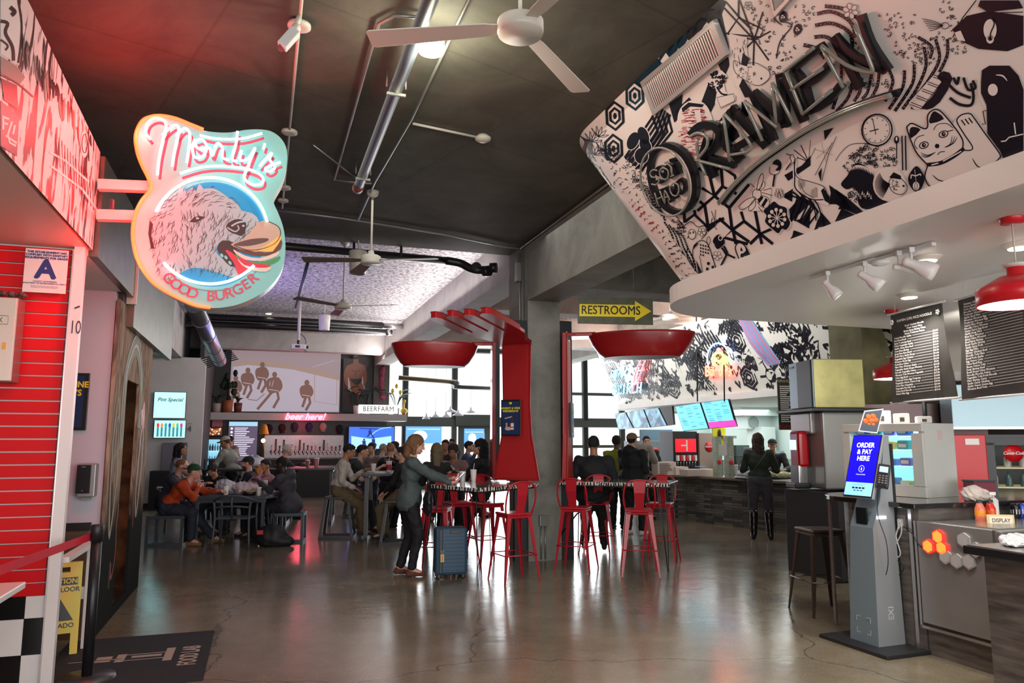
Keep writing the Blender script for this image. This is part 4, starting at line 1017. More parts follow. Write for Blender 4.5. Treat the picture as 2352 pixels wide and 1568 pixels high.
# metal box on the slat wall
def cabinet_box():
 u0,u1,z0,z1=-5.45,-4.93,1.95,2.50
 t=thing('electrical_cabinet',G((u0+u1)/2,-3.80,(z0+z1)/2),ANG,'beige steel wall cabinet hung on the red slat wall','cabinet')
 MB().box((0,0,0),(u1-u0,0.16,z1-z0)).build('body',mat('cabinet_side',(0.35,0.30,0.28),0.35,0.6),t,0.008)
 MB().box((0,-0.085,0),(u1-u0-.01,0.012,z1-z0-.01)).build('door',mat('cabinet_door',(0.62,0.50,0.42),0.35,0.2),t,0.004)
 m=MB();text(m,'PYREX',TR(0.12,-0.093,0.12,rx=PI/2),size=0.045);m.tube([(0.03,-0.093,.095),(0.215,-0.093,.095),(0.215,-0.093,.15),(0.03,-0.093,.15)],.0015,6,closed=True)
 m.build('lettering',mat('ink_black'),t)
 m=MB().box((.14,-.093,-.04),(.06,.003,.035),0).box((.205,-.093,-.045),(.02,.003,.045),1);m.build('sticker',[mat('sticker_pink',(0.8,0.5,0.5),0.5),mat('sticker_yellow',(0.8,0.35,0.05),0.5)],t)
 MB().ball((0.04,-.095,.07),.008).build('knob',BLACK,t)
 m=MB();
 rg=random.Random(2)
 for k in range(26):m.ball((-.12+.012*k,rg.uniform(-.04,.02),(z1-z0)/2+.018+rg.uniform(0,.02)),(rg.uniform(.008,.02),)*3,0,6)
 tag(m.build('dried_garland',mat('garland',(0.10,0.05,0.04),0.8,noise=.5)),'dark dried garland lying on top of the steel wall cabinet','garland').location=G((u0+u1)/2+.1,-3.80,(z0+z1)/2)
 bpy.data.objects['dried_garland'].rotation_euler=(0,0,ANG)
cabinet_box()
# posters
def drink_poster(th,w,h):
 MB().box((0,0,0),(w,0.025,h)).build('frame',mat('poster_frame',(0.012,0.012,0.014),0.3),th,0.004)
 m=MB();m.box((0,-.0135,0),(w*.86,.003,h*.9),0)
 m.box((w*.1,-.016,-h*.22),(w*.16,.003,h*.26),1);m.box((w*.1,-.016,-h*.03),(w*.06,.003,h*.14),1);m.box((w*.1,-.0175,-h*.2),(w*.15,.002,h*.1),2);m.box((w*.1,-.0175,-h*.3),(w*.15,.002,h*.05),2)
 m.ball((-w*.12,-.016,-h*.3),(w*.18,.002,h*.05),4);m.ball((0,-.016,h*.4),(w*.08,.002,h*.035),3);m.beam((-w*.3,-.016,-.02*h),(w*.1,-.016,.03*h),.002,h*.03,4)
 m.box((-w*.2,-.016,-h*.2),(w*.07,.002,h*.12),4);m.box((-w*.02,-.016,-h*.24),(w*.05,.002,h*.16),5)
 m.build('print',[mat('poster_blue',(0.015,0.035,0.12),0.25),mat('bottle_amber',(0.10,0.035,0.02),0.3),mat('label_white',(0.75,0.75,0.72),0.4),mat('poster_yellow',(0.80,0.70,0.02),0.4),mat('poster_cream',(0.6,0.42,0.32),0.5),mat('cup_red',(0.5,0.02,0.02),0.4)],th)
 m=MB();text(m,'WHISKEY & WINE\nWEDNESDAYS',TR(0,-.017,h*.22,rx=PI/2),size=w*.135,sx=.92,bold=w*.004);m.build('lettering',mat('poster_yellow'),th)
drink_poster(thing('framed_poster',G(-5.05,-2.33,1.90),ANG,'blue drinks poster in a black frame on the lilac white wall','poster'),0.52,0.48)
t=thing('wall_speaker',G(-4.755,-2.37,1.25),ANG,'black bookshelf speaker with silver sides on the lilac white wall','speaker')
MB().box((0.015,0,0),(.13,.12,.27)).build('body',mat('speaker_silver',(0.36,0.38,0.38),0.35,0.5),t,.008);MB().box((-0.006,-.063,0.01),(.105,.014,.23)).build('grille',BLK2,t,.004)
m=MB();m.box((-.01,-.0715,.11),(.03,.001,.006));m.prism([(-.018,-.085),(-.002,-.085),(-.01,-.076)],-.001,0,M=TR(0,-.0712,0,rx=PI/2));m.build('badge',mat('badge_grey',(0.3,0.3,0.3),0.4),t)
MB().box((.01,.01,-.15),(.07,.06,.02)).build('bracket',mat('speaker_silver'),t)
# white ledge frame and wet floor sign
t=thing('ledge_frame',G(-4.6,-3.2,0),ANG,'low white painted ledge frame beside the red slat wall','frame')
MB().box((0,0,.79),(.06,.92,.035)).build('rail',mat('frame_white',(0.70,0.68,0.66),0.4),t);MB().box((0,.42,.39),(.05,.05,.77)).build('post',mat('frame_white'),t);MB().box((-.25,.42,.42),(.45,.03,.09)).build('brace',mat('frame_white'),t)
struct(gbox('wall_behind_ledge',-6.2,-6.1,-3.55,-2.4,0,.8,BLACK))
t=thing('wet_floor_sign',G(-4.78,-2.86,0),ANG+R(12),'yellow folding wet floor sign behind the red belt barrier','sign')
for s_,nm in((1,'front_panel'),(-1,'rear_panel')):
 MM=TR(0,-.1*s_,0,rx=R(8)*-s_)
 m=MB()
 for bx in(((0,0,.37),(.28,.015,.42)),((-.115,0,.08),(.05,.02,.16)),((.115,0,.08),(.05,.02,.16)),((-.10,0,.61),(.08,.015,.06)),((.10,0,.61),(.08,.015,.06)),((0,0,.65),(.28,.02,.035)),((0,0,.585),(.28,.016,.02))):m.box(bx[0],bx[1],M=MM)
 o=m.build(nm,mat('safety_yellow',(0.72,0.52,0.01),0.35),t)
 if s_==1:
  m=MB();m.box((0,-.009,.53),(.23,.002,.055),0,M=MM);text(m,'CAUTION',MM@TR(0,-.0105,.53,rx=PI/2),1,size=.05,bold=.001);text(m,'WET FLOOR',MM@TR(0,-.0095,.47,rx=PI/2),0,size=.046,bold=.001)
  m.prism([(-.1,.25),(0,.42),(.1,.25)],0,.002,0,M=MM@TR(0,-.008,0,rx=PI/2));text(m,'CUIDADO',MM@TR(0,-.0095,.215,rx=PI/2),0,size=.046,bold=.001)
  m.build('lettering',[mat('ink_black'),mat('safety_yellow')],o)
  # belt barrier
t=thing('belt_barrier_post',(-2.82,5.16,0),0,'black belt barrier post with a red belt beside the mat','barrier')
MB().lathe([(.0,.035),(.17,.03),(.175,.0)],32,cap=False).build('base',mat('barrier_base',(0.05,0.05,0.055),0.35,.4),t)
MB().lathe([(.034,.03),(.034,.93)],20).build('pole',BLK2,t);MB().lathe([(.040,.90),(.040,1.0),(.034,1.01)],20).build('head',BLACK,t)
m=MB();P0=V((-.035,-.02,.955));P1=V((.18,-1.75,.90))
m.add([P0,P1,P1+V((0,0,-.055)),P0+V((0,0,-.05)),P0+V((.002,0,0)),P1+V((.002,0,0)),P1+V((.002,0,-.055)),P0+V((.002,0,-.05))],[(0,1,2,3),(4,5,6,7),(0,1,5,4),(3,2,6,7)]);m.build('belt',mat('belt_red',(0.50,0.012,0.03),0.6),t)
t=thing('counter_corner',at(0,1360,3.9),ANG,'white laminate counter corner at the red slat wall','counter')
MB().box((-.45,0,-.01),(1.0,.5,.035)).build('top',mat('laminate_white',(0.7,0.7,0.68),0.3),t,.006);MB().box((-.6,.0,-.5),(.6,.4,.93)).build('base',BLACK,t)
# mat
t=thing('floor_mat',G(-4.10,-3.20,0),ANG,'black rubber entrance mat printed with a syringe-like fork and FOOD LAB','mat')
MB().box((-.12,0,.006),(1.06,1.34,.012)).build('mat_body',mat('mat_black',(0.012,0.013,0.018),0.75,bump=.3,bscale=200),t,.004)
m=MB();text(m,'FOOD LAB',TR(.28,-.05,.0135,rz=PI/2),size=.17,sx=.62,bold=.004)
for a,b,c_,d in((-.35,.0,.34,.012),(-.30,.02,.10,.14),(-.19,.02,.06,.20),(.13,.03,.06,.34)):m.box((a,b,.0135),(c_ if a==-.35 else c_,d,.001))
for s_ in(-1,1):m.box((-.03,.02+.075*s_,.0135),(.28,.012,.001))
m.box((-.02,.03,.0135),(.2,.05,.001))
m.build('print',mat('mat_print',(0.36,0.31,0.27),0.7),t)
# ================================================================= NEON DOG SIGN
def dog_sign():
 CR[6]=(280,240,3.2);v=-3.85
 root=thing('neon_burger_sign',G(-3.82,v,3.1),0,'glowing neon sign with a shaggy dog biting a burger','sign')
 ol=[(105,230),(150,130),(220,95),(300,90),(400,110),(500,150),(600,190),(700,205),(800,205),(900,188),(1000,183),(1090,195),(1160,240),(1205,310),(1215,400),(1200,500),(1170,580),(1125,660),(1115,720),(1150,800),(1185,900),(1200,1000),(1200,1100),(1180,1200),(1130,1290),(1050,1370),(950,1430),(850,1470),(750,1490),(650,1495),(550,1480),(450,1440),(330,1380),(230,1310),(160,1220),(110,1120),(85,1000),(85,900),(105,800),(150,710),(200,650),(215,600),(190,530),(150,450),(115,350)]
 f=lambda p,o:on_plane(6 and CR[6][0]+p[0]/3.2,CR[6][1]+p[1]/3.2,G(0,v),AV)-AV*o
 ols=[(q.x,q.y)for q in smooth_line(ol,3,True)];n=len(ols)
 m=MB();A=[f(p,0)for p in ols];B=[p+AV*.16 for p in A]
 m.add(A+B,[tuple(range(n)),tuple(range(n,2*n))]+[(i,(i+1)%n,n+(i+1)%n,n+i)for i in range(n)])
 wchild(m,'body',mat('sign_body',(0.60,0.62,0.58),0.35),root)
 D=Draw(lambda x,y,o:on_plane(x,y,G(0,v),AV)-AV*o,.002,.0011)
 D.fill(0,0,ols,6)
 D.ell(1,2,(665,955),395,385,6,n=48)
 D.ell(1,12,(665,955),425,415,6,n=48,ring=2)  # thin grey ring round the blue disc
 # dog head
 head=[(205,850),(230,800),(300,760),(330,690),(400,660),(430,600),(470,640),(520,610),(545,640),(570,580),(600,620),(660,615),(720,640),(790,690),(850,730),(880,780),(960,800),(1010,860),(990,930),(950,990),(860,1010),(800,1015),(740,1000),(700,1040),(700,1100),(780,1160),(840,1210),(860,1270),(780,1260),(640,1215),(520,1200),(430,1240),(390,1260),(300,1280),(250,1190),(225,1080),(215,960)]
 D.fill(2,3,head,6,sm=2)
 D.fill(3,4,[(205,850),(230,880),(215,960),(240,1060),(215,1060),(195,950)],6)
 rr=random.Random(8)
 for k in range(560):
  x,y=rr.uniform(200,1000),rr.uniform(600,1280)
  if not inpoly((x,y),head):continue
  if x<420:a=1.5+rr.uniform(-.2,.2)if y>850 else 2.2
  elif y<760:a=-1.2+(x-500)/260
  elif x>820:a=1.9+rr.uniform(-.3,.3)
  else:a=1.1+(x-450)/500+rr.uniform(-.3,.3)
  q=rr.uniform(14,34)
  D.line(3,4 if rr.random()<.6 else 5,[(x,y),(x+q*math.cos(a),y+q*math.sin(a)),(x+2*q*math.cos(a+.35),y+2*q*math.sin(a+.35))],rr.uniform(.9,1.9),6,taper=True)
 for k in range(34):
  a=2*PI*k/34;i=int(k*len(head)/34);x,y=head[i];b=math.atan2(y-950,x-600);D.line(3,4,[(x-20*math.cos(b),y-20*math.sin(b)),(x+22*math.cos(b+.3),y+22*math.sin(b+.3))],1,6,taper=True)
  # eye, nose, mouth
 D.fill(4,4,[(495,865),(530,830),(570,820),(615,828),(575,855),(540,868)],6);D.ell(5,0,(556,838),12,8,6)
 D.fill(4,4,[(765,900),(800,860),(860,843),(910,870),(910,920),(885,965),(840,955),(800,940)],6,sm=3);D.line(5,3,[(805,895),(850,870),(900,860)],4,6,sm=3);D.line(5,3,[(775,905),(830,935),(860,915),(850,890)],3,6,sm=3);D.ell(5,3,(893,893),10,8,6)
 D.fill(4,4,[(700,1060),(740,1000),(830,1020),(860,1100),(860,1180),(800,1190),(740,1130)],6,sm=2);D.fill(5,9,[(760,1075),(810,1090),(940,1215),(880,1260),(850,1240),(820,1160)],6,sm=2)
 for x,y in((735,1110),(765,1125),(795,1165)):D.ell(5,0,(x,y),10,16,6,-.6)
 # burger
 D.fill(5,10,[(800,1030),(900,990),(1000,870),(1080,860),(1150,900),(1165,960),(1120,1030),(1020,1070),(920,1075)],6,sm=3);D.line(6,4,[(820,1035),(920,1070),(1020,1065),(1120,1025),(1165,960),(1150,900),(1080,862)],1.8,6,sm=4)
 D.fill(6,5,[(830,1025),(950,990),(1070,985),(1060,1010),(940,1040),(850,1040)],6,sm=3)
 D.fill(6,7,[(880,1070),(1000,1075),(1170,960),(1170,1000),(1110,1085),(1000,1080),(940,1090)],6);D.fill(6,6,[(840,1060),(1000,1085),(1110,1080),(1170,990),(1170,1060),(1080,1110),(960,1110),(860,1080)],6,sm=2)
 D.fill(5,11,[(820,1065),(900,1110),(1020,1130),(1150,1080),(1140,1110),(1040,1150),(900,1140),(840,1100)],6,sm=2)
 D.fill(6,8,[(835,1095),(920,1150),(1050,1155),(1160,1115),(1150,1150),(1080,1180),(960,1185),(860,1140)],6,sm=2);D.fill(7,9,[(860,1120),(960,1165),(1090,1180),(1060,1200),(960,1195),(880,1160)],6,sm=2);D.fill(6,11,[(850,1130),(900,1180),(1000,1200),(1100,1195),(1060,1230),(960,1220),(880,1180)],6,sm=2)
 # printed shadows of the tube lettering
 MON=[[(215,270),(180,220),(195,150),(250,115),(310,130),(330,180),(310,260),(280,400),(265,530)],[(300,240),(380,170),(420,180),(415,250),(390,360),(375,465)],[(405,250),(460,190),(500,220),(500,300),(480,440)],[(540,270),(520,330),(540,400),(600,390),(625,320),(590,270),(540,290),(570,340),(650,330)],[(650,330),(665,390),(700,300),(740,330),(740,400),(790,420)],[(850,210),(840,300),(810,410),(850,430)],[(880,350),(870,420),(930,410),(980,330)],[(980,330),(930,460),(900,550),(960,600),(1030,590),(1030,540),(940,490),(740,465),(580,475),(430,520)],[(575,240),(700,265),(880,265),(1030,225)],[(1050,300),(1040,340)],[(1010,465),(1100,368),(1085,415),(1125,470),(1085,505),(1055,480),(1165,435)]]
 for s_ in MON:D.line(1,1,[(q.x+14,q.y+22)for q in smooth_line(s_,3)],6.5,6)
 wchild(D.mb,'face',[mat('sign_face',s2l(124,186,182),0.4),mat('sign_script_red',s2l(190,60,80),0.4),mat('sign_blue',s2l(20,140,190),0.35),mat('fur_white',s2l(150,170,175),0.5),mat('fur_brown',s2l(48,22,20),0.5),mat('fur_grey',s2l(84,60,54),0.5),mat('patty',s2l(92,50,38),0.5),mat('cheese',s2l(225,178,90),0.5),mat('lettuce',s2l(60,140,80),0.5),mat('tomato',s2l(190,40,60),0.5),mat('bun',s2l(176,156,138),0.5),mat('bun_pale',s2l(205,190,176),0.5),mat('ring_grey',s2l(110,120,120),0.5)],root)
 WT=mat('tube_white_lit',(0.8,0.9,0.9),0.3,emit=(0.62,0.93,1.0),es=1.9)
 for s_ in MON:
  t_=MB();t_.tube([f((q.x,q.y),.035)for q in smooth_line(s_,4)],.0095,8);wchild(t_,'neon_tube',WT,root)
 for a0,a1 in((PI*1.13,PI*1.93),(PI*.79,PI*.23)):
  pts=[(650+428*math.cos(a0+(a1-a0)*k/30),960+412*math.sin(a0+(a1-a0)*k/30)if a0>3 else 925+400*math.sin(a0+(a1-a0)*k/30))for k in range(31)]
  t_=MB();t_.tube([f(p,.035)for p in pts],.0105,8);wchild(t_,'neon_tube',WT,root)
 idx=[6,5,4,3,2,1,0]+list(range(44,28,-1));pts=smooth_line([ol[i]for i in idx],4)
 t_=MB();t_.tube([f((q.x,q.y),.02)for q in pts],.012,8);wchild(t_,'border_tube',mat('tube_orange_lit',(0.9,0.2,0.05),0.3,emit=(1.0,0.06,0.015),es=3.6),root)
 # arc lettering
 m=MB();s_='GOOD BURGER';
 for k,ch in enumerate(s_):
  if ch==' ':continue
  a=math.radians(133-86*k/(len(s_)-1));cx,cy=655+455*math.cos(a),920+490*math.sin(a)
  o0=f((cx,cy),.006);rot=(math.radians(133-86*k/10)-PI/2);rgt=BV*math.cos(rot)+V((0,0,1))*-math.sin(-rot)*-1
  rgt=BV*math.cos(rot)-V((0,0,1))*math.sin(rot)*-1*-1;upv=rgt.cross(-AV)*-1
  put_text(m,ch,o0,.105,rgt,V((0,0,1))*math.cos(rot)+BV*math.sin(rot),bold=.001)
 wchild(m,'lettering',mat('sign_script_red'),root)
 # bracket arms
 for p0,p1 in(((-190,565),(190,580)),((-200,790),(110,800))):
  a=f(p0,-.08);b=f(p1,-.08);m=MB();m.beam(a,b,.07,.07);wchild(m,'bracket_arm',mat('bracket_white',(0.62,0.50,0.48),0.35),root)
 t_=MB();t_.box(G(-4.42,v-.09,3.165),(.02,.05,.06),rz=ANG);wchild(t_,'tape',mat('tape_dark',(0.05,0.02,0.03),.5),root)
dog_sign()
for z_ in(2.75,3.25,3.7):point('neon_red',G(-4.30,-3.93,z_),17,(1.0,0.02,0.018),0.08)
point('neon_red',G(-4.15,-4.6,3.45),16,(1.0,0.02,0.018),0.15)
point('neon_white',G(-3.75,-4.6,3.55),2.0,(0.6,0.95,1.0),0.10)
point('neon_white',G(-3.80,-4.6,2.95),2.0,(0.6,0.9,1.0),0.10)
# ================================================================= CEILING FITTINGS
IV=mat('fan_ivory',(0.55,0.52,0.46),0.4);GALV=mat('conduit_grey',(0.30,0.30,0.28),0.35,0.6);WP=mat('conduit_white',(0.55,0.52,0.46),0.5)
BP=mat('pipe_black',(0.012,0.012,0.013),0.4)
def fan(loc,top,rz,label,blades=(0,120,240),L_=0.62,r=.13,gr='ceiling fans',m=IV,bm=None):
 t=thing('ceiling_fan',loc,rz,label,'fan',gr)
 h=top-loc[2]
 MB().lathe([(.0,-.045),(r,-.045),(r+.004,-.03),(r+.004,.035),(r*.8,.05),(r*.35,.06),(.03,.10),(.0,.10)],28,cap=False).build('motor',m,t)
 MB().tube([(0,0,.09),(0,0,h-.02)],.012,10).build('downrod',m,t)
 MB().lathe([(.02,h-.07),(.06,h-.04),(.075,h),(0,h)],20,cap=False).build('canopy',m,t)
 for a in blades:
  b=MB();M=TR(rz=R(a))@TR(rx=R(10));b.prism([(.08,-.03),(r+.08,-.055),(L_,-.075),(L_+.02,-.06),(L_+.02,.06),(L_,.075),(r+.08,.055),(.08,.03)],-.004,.004,M=M);b.build('blade',bm or m,t,.002)
 return t
fan(V((0.05,4.15,4.03)),4.3,0,'white ceiling fan nearest, cropped by the top edge over the entrance aisle',(-61,62,172),.92,.135)
fan(at(852,597,7.89),4.3,R(-8),'ivory ceiling fan on a long rod beside the black pipe',(3,123,190),.72,.105,bm=mat('fan_dark_blade',(0.16,0.14,0.11),.5))
fan(at(683+0,0,1)if 0 else at(683+105,703,11.3),4.65,R(-8),'ceiling fan between the two hanging speakers under the purple ceiling',(0,120,240),.86,.13,bm=mat('fan_dark_blade'))
fan(at(1540,728,13.9),4.65,R(0),'ceiling fan behind the yellow arrow sign',(-3,117,200),.95,.15,bm=mat('fan_dark_blade'))
def hang_speaker(loc,top,r,h,label):
 t=thing('pendant_speaker',loc,0,label,'speaker','hanging speakers')
 MB().lathe([(r*.80,-h/2),(r*.86,-h/2+.01),(r,h/2-.02),(r*.96,h/2),(0,h/2)],28,cap=False).build('shell',IV,t)
 MB().lathe([(0,-h/2+.004),(r*.8,-h/2+.004)],28,cap=False).build('grille',mat('grille_grey',(.25,.25,.24),.5),t)
 MB().tube([(0,0,h/2),(0,0,top-loc[2])],.008,8).build('cable',WP,t)
hang_speaker(at(822,603,9.9),4.65,.125,.32,'white bucket-shaped speaker hanging behind the long-rod fan')
hang_speaker(at(745,741,15.5),4.65,.125,.33,'white bucket-shaped speaker hanging in front of the twin black pipes')
# dome light and downlights
def lamp_disc(name,loc,r,label,col,es,cat='light',grp=None,M=None):
 t=thing(name,loc,0,label,cat,grp)
 MB().lathe([(0,-.03),(r*.7,-.028),(r,-.008),(r*1.1,0),(0,.0)],28,cap=False).build('trim_ring',WP,t)
 MB().lathe([(0,-.034),(r*.68,-.032),(r*.72,-.024)],28,cap=False).build('diffuser',mat('lamp_'+name+str(es),(1,1,1),.4,emit=col,es=es),t)
 return t
t=thing('jar_ceiling_light',G(-2.42,-4.81,4.3),0,'glass jar ceiling light with a green fixing beside the large pipe','light')
MB().lathe([(.03,0),(.055,-.02),(.085,-.05),(.09,-.10),(.085,-.14),(0,-.15)],24,cap=False).build('glass_jar',mat('jar_glow',(1,1,.9),.3,emit=(1.0,.98,.72),es=9),t)
MB().lathe([(.035,.0),(.04,-.03),(.0,-.03)],16,cap=False).build('cap',mat('cap_green',(.02,.5,.2),.4),t)
point('jar_light',G(-2.42,-4.81,4.02),34,(1.0,.95,.72),.09)
lamp_disc('downlight',atz(617,718,4.65),.10,'lit round downlight near the screen end of the purple ceiling',(1,.95,.75),8)
lamp_disc('downlight',atz(1500,665,4.65),.14,'lit round downlight in the pink ceiling behind the arrow sign',(1,.85,.7),8)
for k,(px,py)in enumerate(((2088,676),(2128,590),(2340,560))):
 lamp_disc('downlight',atz(px,py,2.75),.085,('lit round downlight below the track spots','small recessed downlight behind the brightest track spot','recessed downlight behind the near red pendant lamp')[k],(1,.93,.8),7)
 spot('downlight_beam',atz(px,py,2.71),atz(px,py,2.7)+V((0,0,-2)),60,(1,.93,.82),120,.06,.8)
def pipe(name,pts,r,m,label,cat='pipe',n=10,sm=0,grp=None):
 o=MB().tube(smooth_line(pts,sm)if sm else pts,r,n).build(name,m);return tag(o,label,cat,grp)
t=thing('sprinkler_main',G(-2.55,-6,4.17),0,'thick grey pipe running along the dark ceiling to a red end cap','pipe')
m=MB();m.tube([G(-2.55,-9,4.17),G(-2.55,-1.95,4.17)],.048,14);wchild(m,'pipe_run',mat('pipe_steel',(0.030,0.036,0.046),0.42,.15,spec=.3),t)
m=MB();m.tube([G(-2.55,-1.97,4.17),G(-2.55,-1.85,4.17)],.055,14);wchild(m,'end_cap',mat('cap_red',(.25,.03,.02),.5),t)
for v_ in(-2.3,-4.2):m=MB();m.tube([G(-2.62,v_,4.17),G(-2.62,v_,4.3)],.008,6);m.tube([G(-2.48,v_,4.17),G(-2.48,v_,4.3)],.008,6);m.beam(G(-2.62,v_,4.12),G(-2.48,v_,4.12),.02,.02);wchild(m,'hanger',GALV,t)
m=MB();m.tube([G(-3.05,-2.6,4.29),G(-2.58,-2.1,4.19)],.008,6);wchild(m,'sway_brace',GALV,t)
pipe('conduit',[G(-2.50,-5.02,4.27),G(-2.70,-4.98,4.27),G(-2.78,-4.85,4.27),G(-2.78,-1.78,4.27),G(-2.60,-1.76,4.27),G(-2.40,-1.80,4.27)],.012,GALV,'thin conduit looping round the left of the thick ceiling pipe','conduit')
pipe('conduit',[G(-2.28,-8,4.27),G(-2.30,-3.5,4.27),G(-2.37,-1.86,4.27),G(-2.37,-.42,4.27)],.012,GALV,'thin conduit running to the right of the thick ceiling pipe','conduit')
t=thing('smoke_detector',G(-1.61,-3.28,4.3),ANG,'white round smoke detector at the end of a short white conduit','detector')
MB().lathe([(0,-.06),(.035,-.058),(.07,-.04),(.075,-.02),(.055,-.015),(.05,0)],24,cap=False).build('body',IV,t);MB().tube([(-.66,-.1,-.02),(-.06,0,-.02)],.012,8).build('conduit',WP,t)
t=thing('white_conduit_run',G(-3.27,-4,4.27),0,'long white conduit with round boxes above the neon dog sign','conduit')
m=MB();m.tube([G(-3.27,-9,4.27),G(-3.27,-.6,4.27)],.011,8);wchild(m,'tube',WP,t)
for v_,r_ in((-4.66,.075),(-2.88,.07),(-1.35,.07),(-.9,.06)):m=MB();m.lathe([(r_*.5,-.03),(r_*.7,-.03),(r_,-.02),(r_,0),(r_*.8,0)],20,M=Matrix.Translation(G(-3.27,v_,4.28)));wchild(m,'round_box',WP,t)
t=thing('ceiling_camera',atz(672,88,4.1),0,'white box camera hanging from the white ceiling conduit','camera')
m=MB();m.tube([(.03,.02,.16),(.02,0,.08)],.018,8);m.ball((.02,0,.07),.03);m.build('mount',WP,t)
MB().beam((.02,0,.05),(-.06,-.02,-.07),.065,.065).build('housing',mat('camera_white',(.6,.6,.6),.35),t,.006)
m=MB();m.lathe([(0,0),(.024,0),(.026,.006)],16,M=Matrix.Translation((-.062,-.021,-.073))@Euler((R(150),R(-30),0)).to_matrix().to_4x4());m.build('lens',mat('lens_red',(.3,.08,.08),.1),t)
pipe('conduit',[G(-3.4,-.50,4.27),G(-2.6,-.42,4.27),G(-1.2,-.12,4.27),G(-.2,.25,4.27),G(-.06,.2,4.25)],.014,GALV,'conduit crossing the end of the dark ceiling above the black pipe','conduit')
pipe('conduit',[G(-.035,.2,4.26),G(-.035,-2.7,4.26)],.013,GALV,'conduit in the corner between ceiling and concrete beam','conduit')
t=thing('black_water_pipe',G(-3,.9,4.2),0,'thick black pipe with elbows and hangers crossing under the ceiling edge','pipe')
m=MB();m.tube([G(-6.5,.85,4.22),G(-.95,.85,4.16)],.055,14);m.tube(smooth_line([G(-.95,.85,4.16),G(-.75,.82,4.13),G(-.62,.75,4.05),G(-.5,.7,4.02),G(-.32,.78,4.06)],4),.06,14);wchild(m,'pipe_run',BP,t)
for u_ in(-1.62,-2.28):m=MB();m.tube([G(u_,.85,4.62),G(u_,.85,4.2)],.010,6);m.beam(G(u_,.79,4.13),G(u_,.79,4.3),.035,.012);wchild(m,'hanger',BLK2,t)
for k,(du,dz)in enumerate(((-.55,.02),(-.38,-.02),(-.28,.04))):m=MB();m.lathe([(.075,-.05),(.075,.05)],16,M=Matrix.Translation(G(du,.70,4.03+dz))@Euler((R(90),0,R(20+30*k))).to_matrix().to_4x4());wchild(m,'coupling',BP,t)
# twin black pipes in front of the projector screen
for k,(z_,r_)in enumerate(((4.50,.085),(4.33,.075))):
 t=thing('black_pipe',G(-3,9.5,z_),0,('upper black pipe of the pair','lower black pipe of the pair')[k]+' crossing before the projection screen','pipe')
 m=MB();m.tube([G(-5.2,9.5,z_),G(-.55 if k==0 else-.3,9.5,z_)],r_,14);wchild(m,'pipe_run',BP,t)
 m=MB();m.tube([G(-.55 if k==0 else-.45,9.5,z_),G(-.02 if k==0 else-.35,9.5,z_)],r_*(.8 if k==0 else 1.15),14);wchild(m,'steel_end',mat('bright_steel',(.5,.48,.47),.25,.9),t)
pipe('slanting_pole',[at(708,600,12.3),at(680,705,14.5)],.03,mat('pipe_steel'),'slanting steel pole below the purple ceiling','pole')
# projector
t=thing('projector',at(685,797,16.0),ANG,'white ceiling projector on a white pole in front of the screen','projector')
MB().box((0,0,0),(.30,.26,.11)).build('body',mat('projector_white',(.6,.56,.55),.4),t,.015)
m=MB();m.box((-.02,-.133,0),(.10,.005,.05));m.build('vent',BLACK,t);m=MB();m.tube([(.17,-.05,.0),(.21,-.05,.0)],.03,12);m.build('lens',BLK2,t)
MB().tube([(0,0,.05),(.0,0,.16)],.03,8).build('mount',BLACK,t);MB().tube([(0,0,.15),(0.0,0,4.65-t.location.z)],.035,10).build('pole',WP,t)
m=MB();m.tube(smooth_line([(.03,0,.3),(.12,0,.22),(.16,0,.1),(.1,0,.0),(.18,.0,-.1)],5),.008,6);m.build('cable',BLACK,t)
# round air duct coming down from behind the sign
t=thing('air_duct',at(470,760,13),0,'round grey air duct slanting down to a slotted outlet beside the screen','duct')
a_,b_=at(445,700,11),at(505,828,15.2);m=MB();m.tube([a_,b_],.13,18);wchild(m,'duct_tube',mat('duct_steel',(.22,.23,.26),.35,.7),t)
for f_ in(.2,.45,.7,.9):m=MB();q_=a_.lerp(b_,f_);m.tube([q_,q_+(b_-a_).normalized()*.05],.14,18);wchild(m,'joint_band',mat('duct_steel'),t)
m=MB();q_=at(497,832,15.3)
for k in range(6):m.beam(q_+V((-.32+.1*k*.3,0,-.05-.035*k+.12)),q_+V((.30+.1*k*.3,0,.13-.035*k+.12)),.06,.012)
wchild(m,'outlet_slats',BLK2,t)
# junction box and conduits on the column
t=thing('column_conduit',G(0.0,.3,3),0,'grey junction box and conduit on the left face of the concrete column','conduit')
m=MB();m.tube([G(-.03,.25,4.2),G(-.03,.25,2.7)],.014,8);m.tube([G(-.03,.12,4.25),G(-.03,.12,0.1)],.014,8);wchild(m,'tube',GALV,t);m=MB();m.box(G(-.05,.25,3.92),(.08,.10,.26),rz=ANG);wchild(m,'box',GALV,t)
t=thing('outlet_box',G(.20,-.03,.52),ANG,'grey outlet box with two conduits low on the concrete column','outlet')
MB().box((0,0,0),(.12,.06,.14)).build('body',GALV,t,.006);MB().box((0,-.033,0),(.07,.004,.10)).build('cover',mat('cover_grey',(.2,.2,.19),.4),t)
for s_ in(-.03,.03):MB().tube([(s_,.015,-.07),(s_,.015,-.5)],.012,8).build('conduit',GALV,t)
